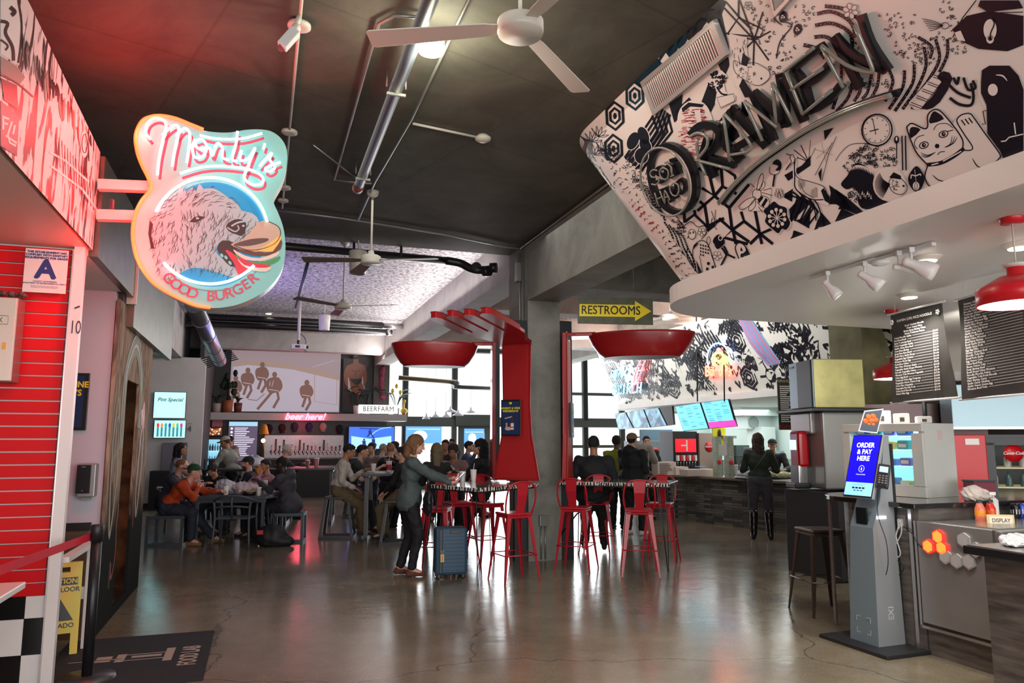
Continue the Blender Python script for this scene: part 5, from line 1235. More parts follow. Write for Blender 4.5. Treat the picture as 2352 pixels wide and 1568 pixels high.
# yellow arrow sign
t=thing('restroom_sign',at(1413,714,8.8),0,'dark hanging sign with a yellow arrow reading RESTROOMS','sign',rot=(R(-4),R(1.5),R(-3)))
MB().box((0,0,0),(.90,.025,.325)).build('board',mat('sign_olive',(.085,.095,.06),.45,noise=.25,nscale=9),t)
m=MB();m.prism([(-.43,-.075),(.235,-.075),(.235,-.125),(.43,0),(.235,.125),(.235,.075),(-.43,.075)],0,.004,M=TR(0,-.0135,0,rx=PI/2));m.build('arrow',mat('arrow_yellow',(.88,.70,.02),.4),t)
m=MB();text(m,'RESTROOMS',TR(-.055,-.019,0,rx=PI/2),size=.150,bold=.0012,sx=.84);m.build('lettering',mat('ink_black'),t)
for s_ in(-.25,.22):MB().tube([(s_,0,.16),(s_,.03,.75)],.002,5).build('wire',GALV,t)
# ================================================================= NOODLE STALL: TRACK, PENDANTS, MENU BANNERS
t=thing('track_light',G(.16,-5.8,2.73),0,'white track with four spot heads under the white soffit','light')
a_,b_=atz(1862,640,2.73),atz(2145,560,2.73);m=MB();m.beam(a_,b_,.035,.02);wchild(m,'track',mat('track_white',(.62,.62,.62),.35),t)
m=MB();m.lathe([(0,-.02),(.045,-.018),(.07,0),(0,.012)],24,M=Matrix.Translation(atz(2022,602,2.72)));wchild(m,'feed_cap',mat('track_white'),t)
for k,(px,py,dx,dz,on)in enumerate(((1900,628,.55,-.8,0),(1985,606,.7,-.6,0),(2063,582,.95,-.1,0),(2092,574,.85,-.45,1))):
 p=atz(px,py,2.72);sc=(.9,1,.75,1.15)[k]
 hd=MB();hd.box(p,(.03,.03,.03));hd.tube([p,p+V((0,0,-.085))],.008,8)
 q=p+V((0,0,-.085));d=V((dx,-.25,dz)).normalized()
 M=Matrix.Translation(q-d*.03*sc)@d.to_track_quat('Z','Y').to_matrix().to_4x4()
 hd.lathe([(0,-.02*sc),(.022*sc,-.015*sc),(.025*sc,0),(.025*sc,.05*sc),(.042*sc,.085*sc),(.047*sc,.12*sc),(.045*sc,.15*sc),(.040*sc,.14*sc)],20,M=M,cap=False)
 o=wchild(hd,'spot_head',mat('track_white'),t)
 g=MB();g.lathe([(0,.138*sc),(.040*sc,.14*sc)],20,M=M,cap=False);w=wchild(g,'bulb',mat('bulb_lit' if on else 'bulb_off',(.8,.8,.8),.3,emit=(1,.95,.85),es=12 if on else 1.2),t)
 if on:spot('track_beam',q+d*.16,q+d*2,35,(1,.93,.8),80,.03)
def red_pendant(loc,topz,label,sc=1.0,cord=True):
 t=thing('red_pendant_lamp',loc,0,label,'lamp','red barn pendant lamps');rd=mat('pendant_red',(.55,.012,.02),.3)
 MB().lathe([(.19*sc,0),(.195*sc,.0),(.195*sc,.085*sc),(.19*sc,.09*sc),(.09*sc,.15*sc),(.045*sc,.155*sc),(.045*sc,.20*sc),(.02*sc,.205*sc)],40,cap=False).build('shade',rd,t)
 MB().lathe([(.188*sc,.002),(.188*sc,.08*sc),(.05*sc,.13*sc),(0,.13*sc)],40,cap=False).build('lining',mat('lining_white',(.85,.85,.85),.5),t)
 MB().lathe([(0,-.004),(.14*sc,0),(.185*sc,.012)],36,cap=False).build('bulb',mat('pendant_glow',(1,1,1),.4,emit=(1,.97,.92),es=6),t)
 MB().lathe([(.045*sc,.20*sc),(.075*sc,.215*sc),(.045*sc,.222*sc)],24,cap=False).build('collar',WP,t)
 MB().tube([(0,0,.2*sc),(0,0,topz-loc[2]-.02)],.0045,8).build('cord',WP,t)
 MB().lathe([(0,topz-loc[2]-.03),(.055,topz-loc[2]-.028),(.06,topz-loc[2]-.002)],24,cap=False).build('ceiling_rose',rd,t)
 return t
pl=on_plane(2332,700,G(0,-6.55),AV);red_pendant(V((2.66,3.82,H+(ray(2328,700).z/ray(2328,700).y)*3.82)),2.75,'red pendant lamp nearest, hanging before the right menu banner')
point('pendant_glow',V((2.66,3.82,2.18)),14,(1,.95,.88),.12)
c_=atz(2047,712,2.75);red_pendant(V((c_.x,c_.y,H+ray(2047,870).z/ray(2047,870).y*c_.y)),2.75,'red pendant lamp half hidden behind the left menu banner',.95)
point('pendant_glow',V((c_.x,c_.y,1.95)),14,(1,.95,.88),.12)
def banner(P,n,title,label,seed,prices=True,tsize=.0275):
 """P: top left, top right, bottom right, bottom left in world"""
 t=thing('menu_banner',P[0],0,label,'menu','hanging menu banners');m=MB();N_=8
 vs=[]
 nrm=(P[1]-P[0]).cross(P[3]-P[0]).normalized()
 for j in range(N_+1):
  for i in range(N_+1):
   a,b=i/N_,j/N_;p=(P[0]*(1-a)+P[1]*a)*(1-b)+(P[3]*(1-a)+P[2]*a)*b
   vs.append(p+nrm*.012*math.sin(b*5+a*3))
 for s_ in(0,.0015):m.add([v+nrm*s_ for v in vs],[(j*(N_+1)+i,j*(N_+1)+i+1,(j+1)*(N_+1)+i+1,(j+1)*(N_+1)+i)for i in range(N_)for j in range(N_)],0,True)
 wchild(m,'sheet',mat('banner_charcoal',(.052,.05,.048),.30,noise=.15),t)
 for a,b in((P[0],P[1]),(P[3],P[2])):d=(b-a).normalized()*.03;k=MB();k.tube([a-d,b+d],.009,10);wchild(k,'rail',mat('rail_white',(.6,.6,.6),.35),t)
 for q in(P[0].lerp(P[1],.1),P[0].lerp(P[1],.9)):k=MB();k.tube([q,V((q.x,q.y,2.76))],.0015,5);wchild(k,'string',WP,t)
 x=(P[1]-P[0]);y=P[0]-P[3];nn=nrm if nrm.dot(V((0,0,H))-P[0])>0 else-nrm;w_,h_=x.length,y.length
 k=MB();rr=random.Random(seed);words='beef pork chicken shrimp tofu miso spicy garlic noodle rice soup egg shoyu tonkotsu curry udon wonton vegetable bowl onion corn'.split()
 def P2(a,b):return P[0]+x*a-y*b+nn*.016
 if title:text(k,title,frame_M(P2(.5,.10),x,y),0,size=tsize,bold=.0006)
 if title:
  for sx_ in(.055,.945):
   for q in range(5):k.ball(P2(sx_+.02*math.cos(q*1.3),.10+.02*math.sin(q*1.3)),.009,0,6)
 rows=n;b0=.17 if title else .07
 for r_ in range(rows):
  b=b0+(.94-b0)*r_/rows
  s_=' '.join(rr.choice(words).capitalize()for _ in range(rr.choice((3,3,4))))
  cen=title and r_ in(0,1,2,3)
  vs_,fs_=text_mesh(s_,size=.0205,bold=.0005,align='CENTER' if cen else 'LEFT',res=1)
  k.add(vs_,fs_,0,False,frame_M(P2(.5 if cen else .09,b),x,y))
  if not cen:
   e_=.09+(max(v[0]for v in vs_)/w_)+.02
   if e_<.80:k.add([P2(e_,b),P2(.82,b),P2(.82,b+.003),P2(e_,b+.003)],[(0,1,2,3)])
   text(k,'$%d.%02d'%(rr.randint(9,18),rr.choice((0,50,95,99))),frame_M(P2(.89,b),x,y),0,size=.019,bold=.0005,res=1)
 wchild(k,'lettering',mat('menu_white',(.78,.78,.76),.5),t)
def ub(px,py,u,w=0):return on_plane(px,py,G(u,0),BV)
banner([ub(2045,722,1.6),ub(2163,693,1.6),ub(2198,913,1.6),ub(2052,925,1.6)],26,'RAMEN (OR) RICE NOODLE','charcoal menu banner headed RAMEN (OR) RICE NOODLE',1)
banner([ub(2200,688,1.55),ub(2385,636,1.55),ub(2410,900,1.55),ub(2212,917,1.55)],32,'','charcoal menu banner full of price lines beside the near pendant lamp',2)
# ================================================================= GIANT FORK AND SPOONS, TABLES, STOOLS
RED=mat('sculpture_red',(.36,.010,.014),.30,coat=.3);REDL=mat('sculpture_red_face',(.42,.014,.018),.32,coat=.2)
DK=mat('steel_plate_dark',(.03,.04,.045),.45,.4)
def slab(m,pts,n,th,mi=0):
 """flat polygon (world points) given thickness along -n"""
 k=len(pts);n=V(n).normalized()*th;q=[V(p)for p in pts]
 m.add([p+n*.5 for p in q]+[p-n*.5 for p in q],[tuple(range(k)),tuple(range(k,2*k))[::-1]]+[(i,(i+1)%k,k+(i+1)%k,k+i)for i in range(k)],mi)
def fork():
 t=thing('giant_fork',(0.03,9.62,0),0,'giant red fork standing on the left bar table, tines bent over it','sculpture')
 d=V((-.42,-.90,0)).normalized();w=V((-.90,.42,0)).normalized();c=V((.06,9.55,0))
 up=lambda a,z:c+w*a+V((0,0,z))
 prof=[(.30,1.08),(.20,1.62),(.175,2.0),(.19,2.80),(-.19,2.80),(-.175,2.0),(-.20,1.62),(-.30,1.08)]
 m=MB();slab(m,[up(a,z)for a,z in prof],d,.055);wchild(m,'handle',RED,t,.008)
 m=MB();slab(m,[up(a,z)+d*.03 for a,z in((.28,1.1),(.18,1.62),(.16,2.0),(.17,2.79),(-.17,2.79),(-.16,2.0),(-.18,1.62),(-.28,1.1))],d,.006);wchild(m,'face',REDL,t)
 # head with four tines, nearly level
 c2=c+V((0,0,2.83));P=lambda a,l:c2+w*a+d*l+V((0,0,.10*l))
 body=[(.20,-.03),(.22,.25),(.36,.55),(.38,.8),(-.38,.8),(-.36,.55),(-.22,.25),(-.20,-.03)]
 m=MB();slab(m,[P(a,l)for a,l in body],V((0,0,1)),.05);wchild(m,'head',RED,t,.006)
 for k in range(4):
  a=-.32+.2135*k;m=MB();slab(m,[P(a-.078,.76),P(a+.078,.76),P(a+.072,1.50),P(a+.03,1.56),P(a-.03,1.56),P(a-.072,1.50)],V((0,0,1)),.075);wchild(m,'tine',RED,t,.006)
  # back plate and stay rods on the column
 m=MB();slab(m,[up(a,z)-d*.06 for a,z in((.16,1.06),(.16,2.75),(-.12,2.75),(-.12,1.06))],d,.05);wchild(m,'back_plate',DK,t)
 return t
fork()
def spoon(name_l,base,d,w,z_top,Lb,label,hb=1.08,face=True,neck=.25,rx=.62,ry=.36,hw=.17):
 t=thing('giant_spoon',(base.x,base.y,0),0,label,'sculpture','giant red spoons');d=V(d).normalized();w=V(w).normalized()
 up=lambda a,z:base+w*a+V((0,0,z))
 m=MB();slab(m,[up(a,z)for a,z in((hw*1.65,hb),(hw*1.1,1.65),(hw,2.0),(hw,z_top),(-hw,z_top),(-hw,2.0),(-hw*1.1,1.65),(-hw*1.65,hb))],d,.06);wchild(m,'handle',RED,t,.01)
 if face:
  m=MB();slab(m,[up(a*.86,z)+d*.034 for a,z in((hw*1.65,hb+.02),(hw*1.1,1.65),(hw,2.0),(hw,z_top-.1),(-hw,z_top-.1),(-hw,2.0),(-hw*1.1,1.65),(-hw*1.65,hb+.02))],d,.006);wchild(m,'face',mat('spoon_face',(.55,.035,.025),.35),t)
 c=base+V((0,0,z_top-.03));P=lambda a,l,z=0:c+w*a+d*l+V((0,0,z))
 m=MB();slab(m,[P(hw,-.03),P(hw*.8,.15),P(hw*.8,neck+.1),P(-hw*.8,neck+.1),P(-hw*.8,.15),P(-hw,-.03)],V((0,0,1)),.05);wchild(m,'neck',RED,t,.01)
 bc=neck+rx;N=40;rings=[(1.0,.01),(1.01,-.01),(1.0,-.03),(.93,-.14),(.80,-.26),(.70,-.31)]
 vs=[];fs=[]
 for s_,z in rings:
  for k in range(N):a=2*PI*k/N;vs.append(P(ry*s_*math.sin(a),bc+rx*s_*math.cos(a),z))
 for i in range(len(rings)-1):fs+=[(i*N+k,i*N+(k+1)%N,(i+1)*N+(k+1)%N,(i+1)*N+k)for k in range(N)]
 m=MB();m.add(vs,fs,0,True);m.add(vs[:N],[tuple(range(N))],0);wchild(m,'bowl',RED,t)
 m=MB();m.add([P(ry*.71*math.sin(2*PI*k/N),bc+rx*.71*math.cos(2*PI*k/N),-.312)for k in range(N)],[tuple(range(N))]);m.add([P(ry*.71*math.sin(2*PI*k/N),bc+rx*.71*math.cos(2*PI*k/N),-.29)for k in range(N)],[tuple(range(N))]);wchild(m,'underside',mat('spoon_underside',(.42,.42,.40),.4),t)
 return t
spoon('l',V((-.26,10.35,0)),(-.99,-.12,0),(.10,-.99,0),2.93,1.2,'giant red spoon left of the column, bowl hanging over the table',neck=.22,rx=.60,ry=.34,face=False)
m=MB();o_=bpy.data.objects['giant_spoon'];slab(m,[V((-.21+.1*a,10.32-.99*a,z))for a,z in((.2,1.08),(.15,2.9),(-.2,2.9),(-.2,1.08))],(-.99,-.12,0),.05);wchild(m,'back_plate',DK,o_)
spoon('r',V((.735,9.93,0)),(.98,-.20,0),(-.20,-.98,0),3.0,1.4,'giant red spoon right of the column, bowl hanging over the other table',neck=.30,rx=.70,ry=.38,hw=.20)
def plate_post(u,v,label,z1):
 t=thing('steel_channel',G(u,v,0),ANG,label,'post');MB().box((0,0,z1/2),(.17,.05,z1)).build('plate',DK,t)
 m=MB()
 for z in(.32,.95,z1-.16,z1-.35):m.ball((0,-.03,z),.014,0,8)
 m.build('bolts',mat('bolt_steel',(.5,.5,.5),.3,.8),t);return t
tt=plate_post(.56,.02,'dark bolted steel channel against the right side of the column',3.22);MB().tube([(.0,-.02,3.05),(1.2,-.3,2.86)],.012,6).build('stay_rod',BLK2,tt)
plate_post(-.10,.05,'dark bolted steel channel against the left side of the column',3.2)
for(th_,p,yaw,nm)in((None,V((-.005,9.49,1.86)),math.atan2(.42,.90)*-1,'blue drinks poster in a black frame on the giant fork handle'),(None,V((.775,9.90,1.84)),math.atan2(.98,.20),'small drinks poster in a black frame on the right giant spoon')):
 t=thing('framed_poster',p+(V((-.42,-.90,0))*.02 if yaw<0 else V((.02,0,0))),yaw,nm,'poster');drink_poster(t,.27,.46)
 # ---- bar stools
SR=mat('stool_red',(.46,.008,.020),.34,.0,coat=.12);SRD=SR
def make_stool(back=True,m0=SR,label='',seat=.76):
 t=thing('bar_stool',(0,0,0),0,label,'stool',None);s=.165;f=.225
 m=MB();m.prism([(-s,-s),(s,-s),(s,s),(-s,s)],seat-.03,seat);m.box((0,0,seat-.045),(.31,.31,.03));m.build('seat',m0,t,.02)
 for sx,sy in((-1,-1),(1,-1),(1,1),(-1,1)):
  m=MB();a=V((sx*(s-.015),sy*(s-.015),seat-.03));b=V((sx*f,sy*f,0));w0,w1=.05,.017
  vs=[]
  for p,ww in((a,w0),(b,w1)):vs+=[p,p+V((-sx*ww,0,0)),p+V((0,-sy*ww,0)),p+V((-sx*.006,-sy*.006,0)),p+V((-sx*ww,-sy*.006,0)),p+V((-sx*.006,-sy*ww,0))]
  m.add(vs,[(0,1,7,6),(0,2,8,6),(3,4,10,9),(3,5,11,9),(1,4,10,7),(2,5,11,8),(6,7,10,9),(6,8,11,9)]);m.build('leg',m0,t)
 m=MB()
 for i in range(4):
  c=((-1,-1),(1,-1),(1,1),(-1,1));a,b=c[i],c[(i+1)%4];q=.198;m.tube([(a[0]*q,a[1]*q,.30),(b[0]*q,b[1]*q,.30)],.007,6)
 m.build('footrest',m0,t)
 if back:
  m=MB();m.tube(smooth_line([(-.165,-.13,seat),(-.185,-.18,seat+.14),(-.16,-.215,seat+.29),(-.07,-.23,seat+.345),(.07,-.23,seat+.345),(.16,-.215,seat+.29),(.185,-.18,seat+.14),(.165,-.13,seat)],5),.0105,8);m.build('back_hoop',m0,t)
  m=MB();y0=-.155;P=[(-.048,y0,seat-.005),(.048,y0,seat-.005),(.062,-.218,seat+.2),(.075,-.232,seat+.34),(-.075,-.232,seat+.34),(-.062,-.218,seat+.2)]
  m.add(P+[(x,y+.004,z)for x,y,z in P],[(0,1,2,5),(5,2,3,4),(6,7,8,11),(11,8,9,10),(0,1,7,6),(1,2,8,7),(2,3,9,8),(4,5,11,10),(5,0,6,11)]);m.build('back_splat',m0,t)
 return t
STL=[((0.02,8.68),(.45,-.9),'red metal bar stool nearest the camera, back toward the fork table edge'),((.80,9.42),(-.35,-.94),'red metal bar stool at the column end of the right table'),((1.52,9.08),(-.1,-1),'red metal bar stool in the middle of the front side of the right table'),((1.16,10.42),(.05,-1),'red metal bar stool carrying the person in the dark jacket'),((1.95,9.95),(.35,.94),'red metal bar stool at the outer end of the right table'),((-.93,9.35),(.1,1),'red metal bar stool behind the blue suitcase'),((-.32,10.02),(-.5,.86),'red metal bar stool between the suitcase and the nearest stool'),((-.72,10.15),(-.4,.9),'red metal bar stool partly hidden at the far side of the fork table')]
s0=make_stool()
for i,((x,y),b,lb)in enumerate(STL):
 o=s0 if i==0 else copy_tree(s0);o.location=(x,y,0);o.rotation_euler=(0,0,math.atan2(b[1],b[0])+PI/2);o['label']=lb;o['group']='red metal bar stools'
bs=make_stool(False,mat('stool_bronze',(.16,.13,.10),.28,.85),'brushed dark steel backless stool beside the noodle counter end',.76);bs.location=(2.88,7.12,0);bs.rotation_euler=(0,0,R(8))
# ---- hairpin bar tables with black and white printed tops
def printed_mat():
 m=mat('printed_tabletop',(.5,.5,.5),.08,coat=1);nt=m.node_tree;b=nt.nodes['Principled BSDF'];N=nt.nodes.new;L=nt.links.new
 tc=N('ShaderNodeTexCoord');v=N('ShaderNodeTexVoronoi');v.inputs['Scale'].default_value=13;v.distance='MANHATTAN';L(tc.outputs['Object'],v.inputs[0]);wv=N('ShaderNodeTexWave');wv.inputs['Scale'].default_value=9;wv.inputs['Distortion'].default_value=0
 mx=N('ShaderNodeMixRGB');mx.blend_type='ADD';mx.inputs[0].default_value=1.5;L(tc.outputs['Object'],mx.inputs[1]);L(v.outputs['Color'],mx.inputs[2]);L(mx.outputs[0],wv.inputs[0])
 cr=N('ShaderNodeValToRGB');cr.color_ramp.interpolation='CONSTANT';e=cr.color_ramp.elements;e[0].color=(.012,.012,.012,1);e[1].position=.5;e[1].color=(.78,.76,.72,1);L(wv.outputs['Fac'],cr.inputs[0]);L(cr.outputs[0],b.inputs['Base Color'])
 return m
PTM=printed_mat()
def bar_table(name,corners,z,label,legs):
 c=sum((V((x,y,0))for x,y in corners),V())/4;t=thing('bar_table',c,0,label,'table');q=[(x-c.x,y-c.y)for x,y in corners]
 MB().prism(q,z-.045,z,0,side=0).build('tabletop',PTM,t,.01);MB().prism([(x*.96,y*.96)for x,y in q],z-.06,z-.046).build('subframe',BLACK,t)
 for i in legs:
  x,y=q[i][0]*.93,q[i][1]*.93;m=MB()
  for k in range(3):
   a=2.1*k;m.tube([(x*.9+.06*math.cos(a),y*.9+.06*math.sin(a),z-.05),(x+.008*math.cos(a),y+.008*math.sin(a),.0)],.0055,6)
  m.build('hairpin_leg',BLK2,t)
 return t
bar_table('a',[(-.98,9.05),(-.38,8.35),(.33,9.32),(-.27,10.02)],1.05,'high table with printed top and hairpin legs under the giant fork',(0,1,3))
bar_table('b',[(.60,9.75),(1.93,9.22),(2.20,9.95),(.87,10.48)],1.05,'high table with printed top and hairpin legs right of the column',(1,2,3))
MB_=MB();t=bpy.data.objects['bar_table.001'];MB_.tube([(.0,.0,.98),(-.55,.05,.62),(-.78,.0,.35)],.012,6);MB_.build('brace_rod',BLK2,t)
# ---- suitcase
t=thing('suitcase',(-.72,8.86,0),R(14),'blue hard-shell cabin suitcase with a black front panel beside the standing woman','suitcase');SB=mat('suitcase_blue',s2l(44,78,104),.45)
m=MB();m.box((0,0,.31),(.37,.23,.53));m.build('shell',SB,t,.035)
m=MB()
for k in range(11):m.box((.03,0,.10+.042*k),(.318,.238,.006))
m.build('ribs',mat('suitcase_rib',s2l(30,58,80),.5),t)
MB().box((-.125,-.006,.31),(.05,.226,.50)).build('zip_band',mat('suitcase_black',(.012,.014,.018),.4),t,.01);m=MB();m.box((.045,-.05,.572),(.14,.05,.012));m.box((.045,-.119,.53),(.13,.008,.045));m.build('handle_recess',mat('suitcase_black'),t,.003)
m=MB();m.box((-.11,-.125,.24),(.04,.008,.085),0);m.box((-.11,-.130,.24),(.018,.003,.06),1);m.tube([(-.11,-.125,.285),(-.13,-.12,.32),(-.09,-.12,.32),(-.11,-.125,.285)],.003,6,2);m.build('luggage_tag',[mat('tag_yellow',(.5,.6,.15),.4),mat('tag_orange',(.8,.15,.03),.4),mat('tag_strap',(.6,.6,.6),.4)],t)
for sx in(-.14,.14):
 for sy in(-.08,.08):
  m=MB();m.lathe([(.012,-.012),(.024,-.012),(.024,.012),(.012,.012)],14,M=TR(sx,sy,.025,rx=PI/2));m.box((sx,sy,.05),(.03,.03,.03));m.build('wheel',BLK2,t)
  # ---- grey dining furniture of the seated group
SG=mat('furniture_slate',(.055,.068,.085),.45);WR=mat('furniture_black',(.015,.016,.02),.4)
def frame_table(loc,rz,w,d,h,label,m_,name='dining_table',foot=False,lt=.045):
 t=thing(name,loc,rz,label,'table');MB().box((0,0,h-.02),(w,d,.04)).build('tabletop',m_,t,.005)
 for s_ in(-1,1):
  x=s_*(w/2-lt);m=MB()
  for sy in(-1,1):m.box((x,sy*(d/2-lt),(h-.04)/2),(lt,lt,h-.04))
  if foot:m.box((x,0,lt/2),(lt,d-lt,lt));m.box((x,0,h-.06),(lt,d-lt,.03))
  m.build('leg',m_,t)
 if not foot:MB().box((0,-d/2+.02,h-.065),(w,.02,.05)).build('apron',m_,t)
 return t
frame_table((-4.35,12.15,0),R(4),1.08,1.3,.72,'slate metal dining table crowded with bags, cups and food',SG)
def box_stool(loc,rz,label,h=.45,w=.55,d=.40,m_=None):
 t=thing('stool',loc,rz,label,'stool','slate frame stools');m_=m_ or SG;MB().box((0,0,h-.025),(w,d,.05)).build('seat',m_,t,.005);r=.022
 for s_ in(-1,1):
  m=MB();x=s_*(w/2-r)
  for sy in(-1,1):m.box((x,sy*(d/2-r),(h-.05)/2),(2*r,2*r,h-.05))
  m.box((x,0,r),(2*r,d-4*r,2*r));m.build('leg',m_,t)
 m=MB();m.box((0,-d/2+r,r),(w-4*r,2*r,2*r));m.build('stretcher',m_,t)
box_stool((-5.22,11.55,0),R(4),'slate frame stool carrying the person in the orange sweater')
box_stool((-3.52,11.95,0),R(8),'slate frame stool carrying the person in the grey hooded jacket',w=.5)
def armchair(loc,rz,label):
 t=thing('armchair',loc,rz,label,'chair','slate curved-back armchairs');m=MB();m.prism([(-.24,-.2),(.24,-.2),(.26,.22),(-.26,.22)],.43,.455);m.build('seat',SG,t,.01)
 for x,y in((-.24,-.22),(.24,-.22)):m=MB();m.tube(smooth_line([(x*1.1,y,0),(x,y+.02,.43),(x*1.08,y,.68)],3),.017,8);m.build('leg',SG,t)
 for x,y in((-.25,.22),(.25,.22)):m=MB();m.tube([(x*1.08,y+.03,0),(x,y,.44),(x*1.05,y-.03,.64)],.017,8);m.build('leg',SG,t)
 m=MB();m.tube(smooth_line([(-.27,.24,.64),(-.30,.0,.67),(-.24,-.2,.72),(-.12,-.28,.77),(.12,-.28,.77),(.24,-.2,.72),(.30,.0,.67),(.27,.24,.64)],5),.022,8,flat=.8);m.build('armrest',SG,t)
 m=MB();m.tube(smooth_line([(-.26,-.2,.60),(-.1,-.26,.62),(.1,-.26,.62),(.26,-.2,.60)],4),.013,8);m.tube([(0,-.27,.76),(0,-.2,.44)],.016,8);m.build('back_rail',SG,t)
armchair((-4.10,11.22,0),R(6),'slate curved-back armchair with its back to the camera before the dining table');armchair((-5.75,12.9,0),R(-80),'slate curved-back armchair beside the white wall end')
def tall_table(corn_z,loc,w,d,rz,label,h=1.05):
 return frame_table(loc,rz,w,d,h,label,WR,'tall_table',True,.06)
tall_table(0,(-3.98,14.9,0),.95,1.5,ANG*.6,'tall black table carrying a pink and red drink cup');tall_table(0,(-2.0,12.6,0),.9,1.3,ANG*.4,'tall black table with the white cup beside the sweater person')
def tall_stool(loc,rz,label,h=.66):
 t=thing('tall_stool',loc,rz,label,'stool','tall black splayed stools');MB().box((0,0,h-.02),(.42,.36,.04)).build('seat',WR,t,.006)
 for s_ in(-1,1):
  for y in(-1,1):MB().beam((s_*.18,y*.15,h-.04),(s_*.25,y*.22,.04),.045,.03).build('leg',WR,t)
 m=MB();
 for y in(-1,1):m.box((0,y*.22,.02),(.55,.045,.04))
 for s_ in(-1,1):m.box((s_*.25,0,.02),(.045,.40,.04))
 m.build('base_frame',WR,t)
tall_stool((-2.86,12.45,0),R(5),'tall black stool carrying the person in the white sweater');tall_stool((-1.75,11.75,0),R(3),'tall black stool carrying the person in khaki trousers');tall_stool((-4.72,15.2,0),R(5),'tall black stool carrying the white-haired person');tall_stool((-3.2,15.6,0),R(15),'tall black stool with pale legs under the far tall table')
# ================================================================= PEOPLE
def ik(a,b,l1,l2,pole):
 a,b,pole=V(a),V(b),V(pole);d=b-a;L=d.length;mx=(l1+l2)*.995
 if L>mx:b=a+d*(mx/L);d=b-a;L=mx
 x=(l1*l1-l2*l2+L*L)/(2*L);h=math.sqrt(max(0,l1*l1-x*x));u=d.normalized()
 p=pole-u*pole.dot(u);p=p.normalized()if p.length>1e-6 else V((0,0,-1))
 return a+u*x+p*h,b
SK={'light':s2l(205,158,132),'pink':s2l(214,160,140),'tan':s2l(172,122,92),'brown':s2l(104,66,48),'dark':s2l(58,38,32)}
def hand_prims(w,d,n,curl=.5,s=1.0,side=1):
 """w wrist, d finger direction, n palm normal (palm faces n)"""
 d=d.normalized();n=(n-d*n.dot(d)).normalized();r=d.cross(n)*side;P=[]
 e=w+d*.085*s
 for k in(-.5,.5):P.append(('c',w+r*k*.03*s,e+r*k*.045*s,.017*s,.015*s))
 for k in range(4):
  b=e+r*(-.036+.024*k)*s;L_=(.062,.074,.070,.055)[k]*s;q=b;dd=d
  for j,f in enumerate((.45,.32,.26)):
   a=curl*(.5+.5*j+.08*k);dd=(d*math.cos(a)+n*math.sin(a));q2=q+dd*L_*f*1.05;P.append(('c',q,q2,(.0098-.0008*j)*s,(.0092-.001*j)*s));q=q2
 b=w+d*.03*s-r*.026*s;q=b+(d*.7-r*.75+n*.35).normalized()*.038*s;P+=[('c',b,q,.0135*s,.0115*s),('c',q,q+(d*.95+n*.45*curl+r*.1).normalized()*.032*s,.011*s,.009*s)]
 return P
PC=[0]
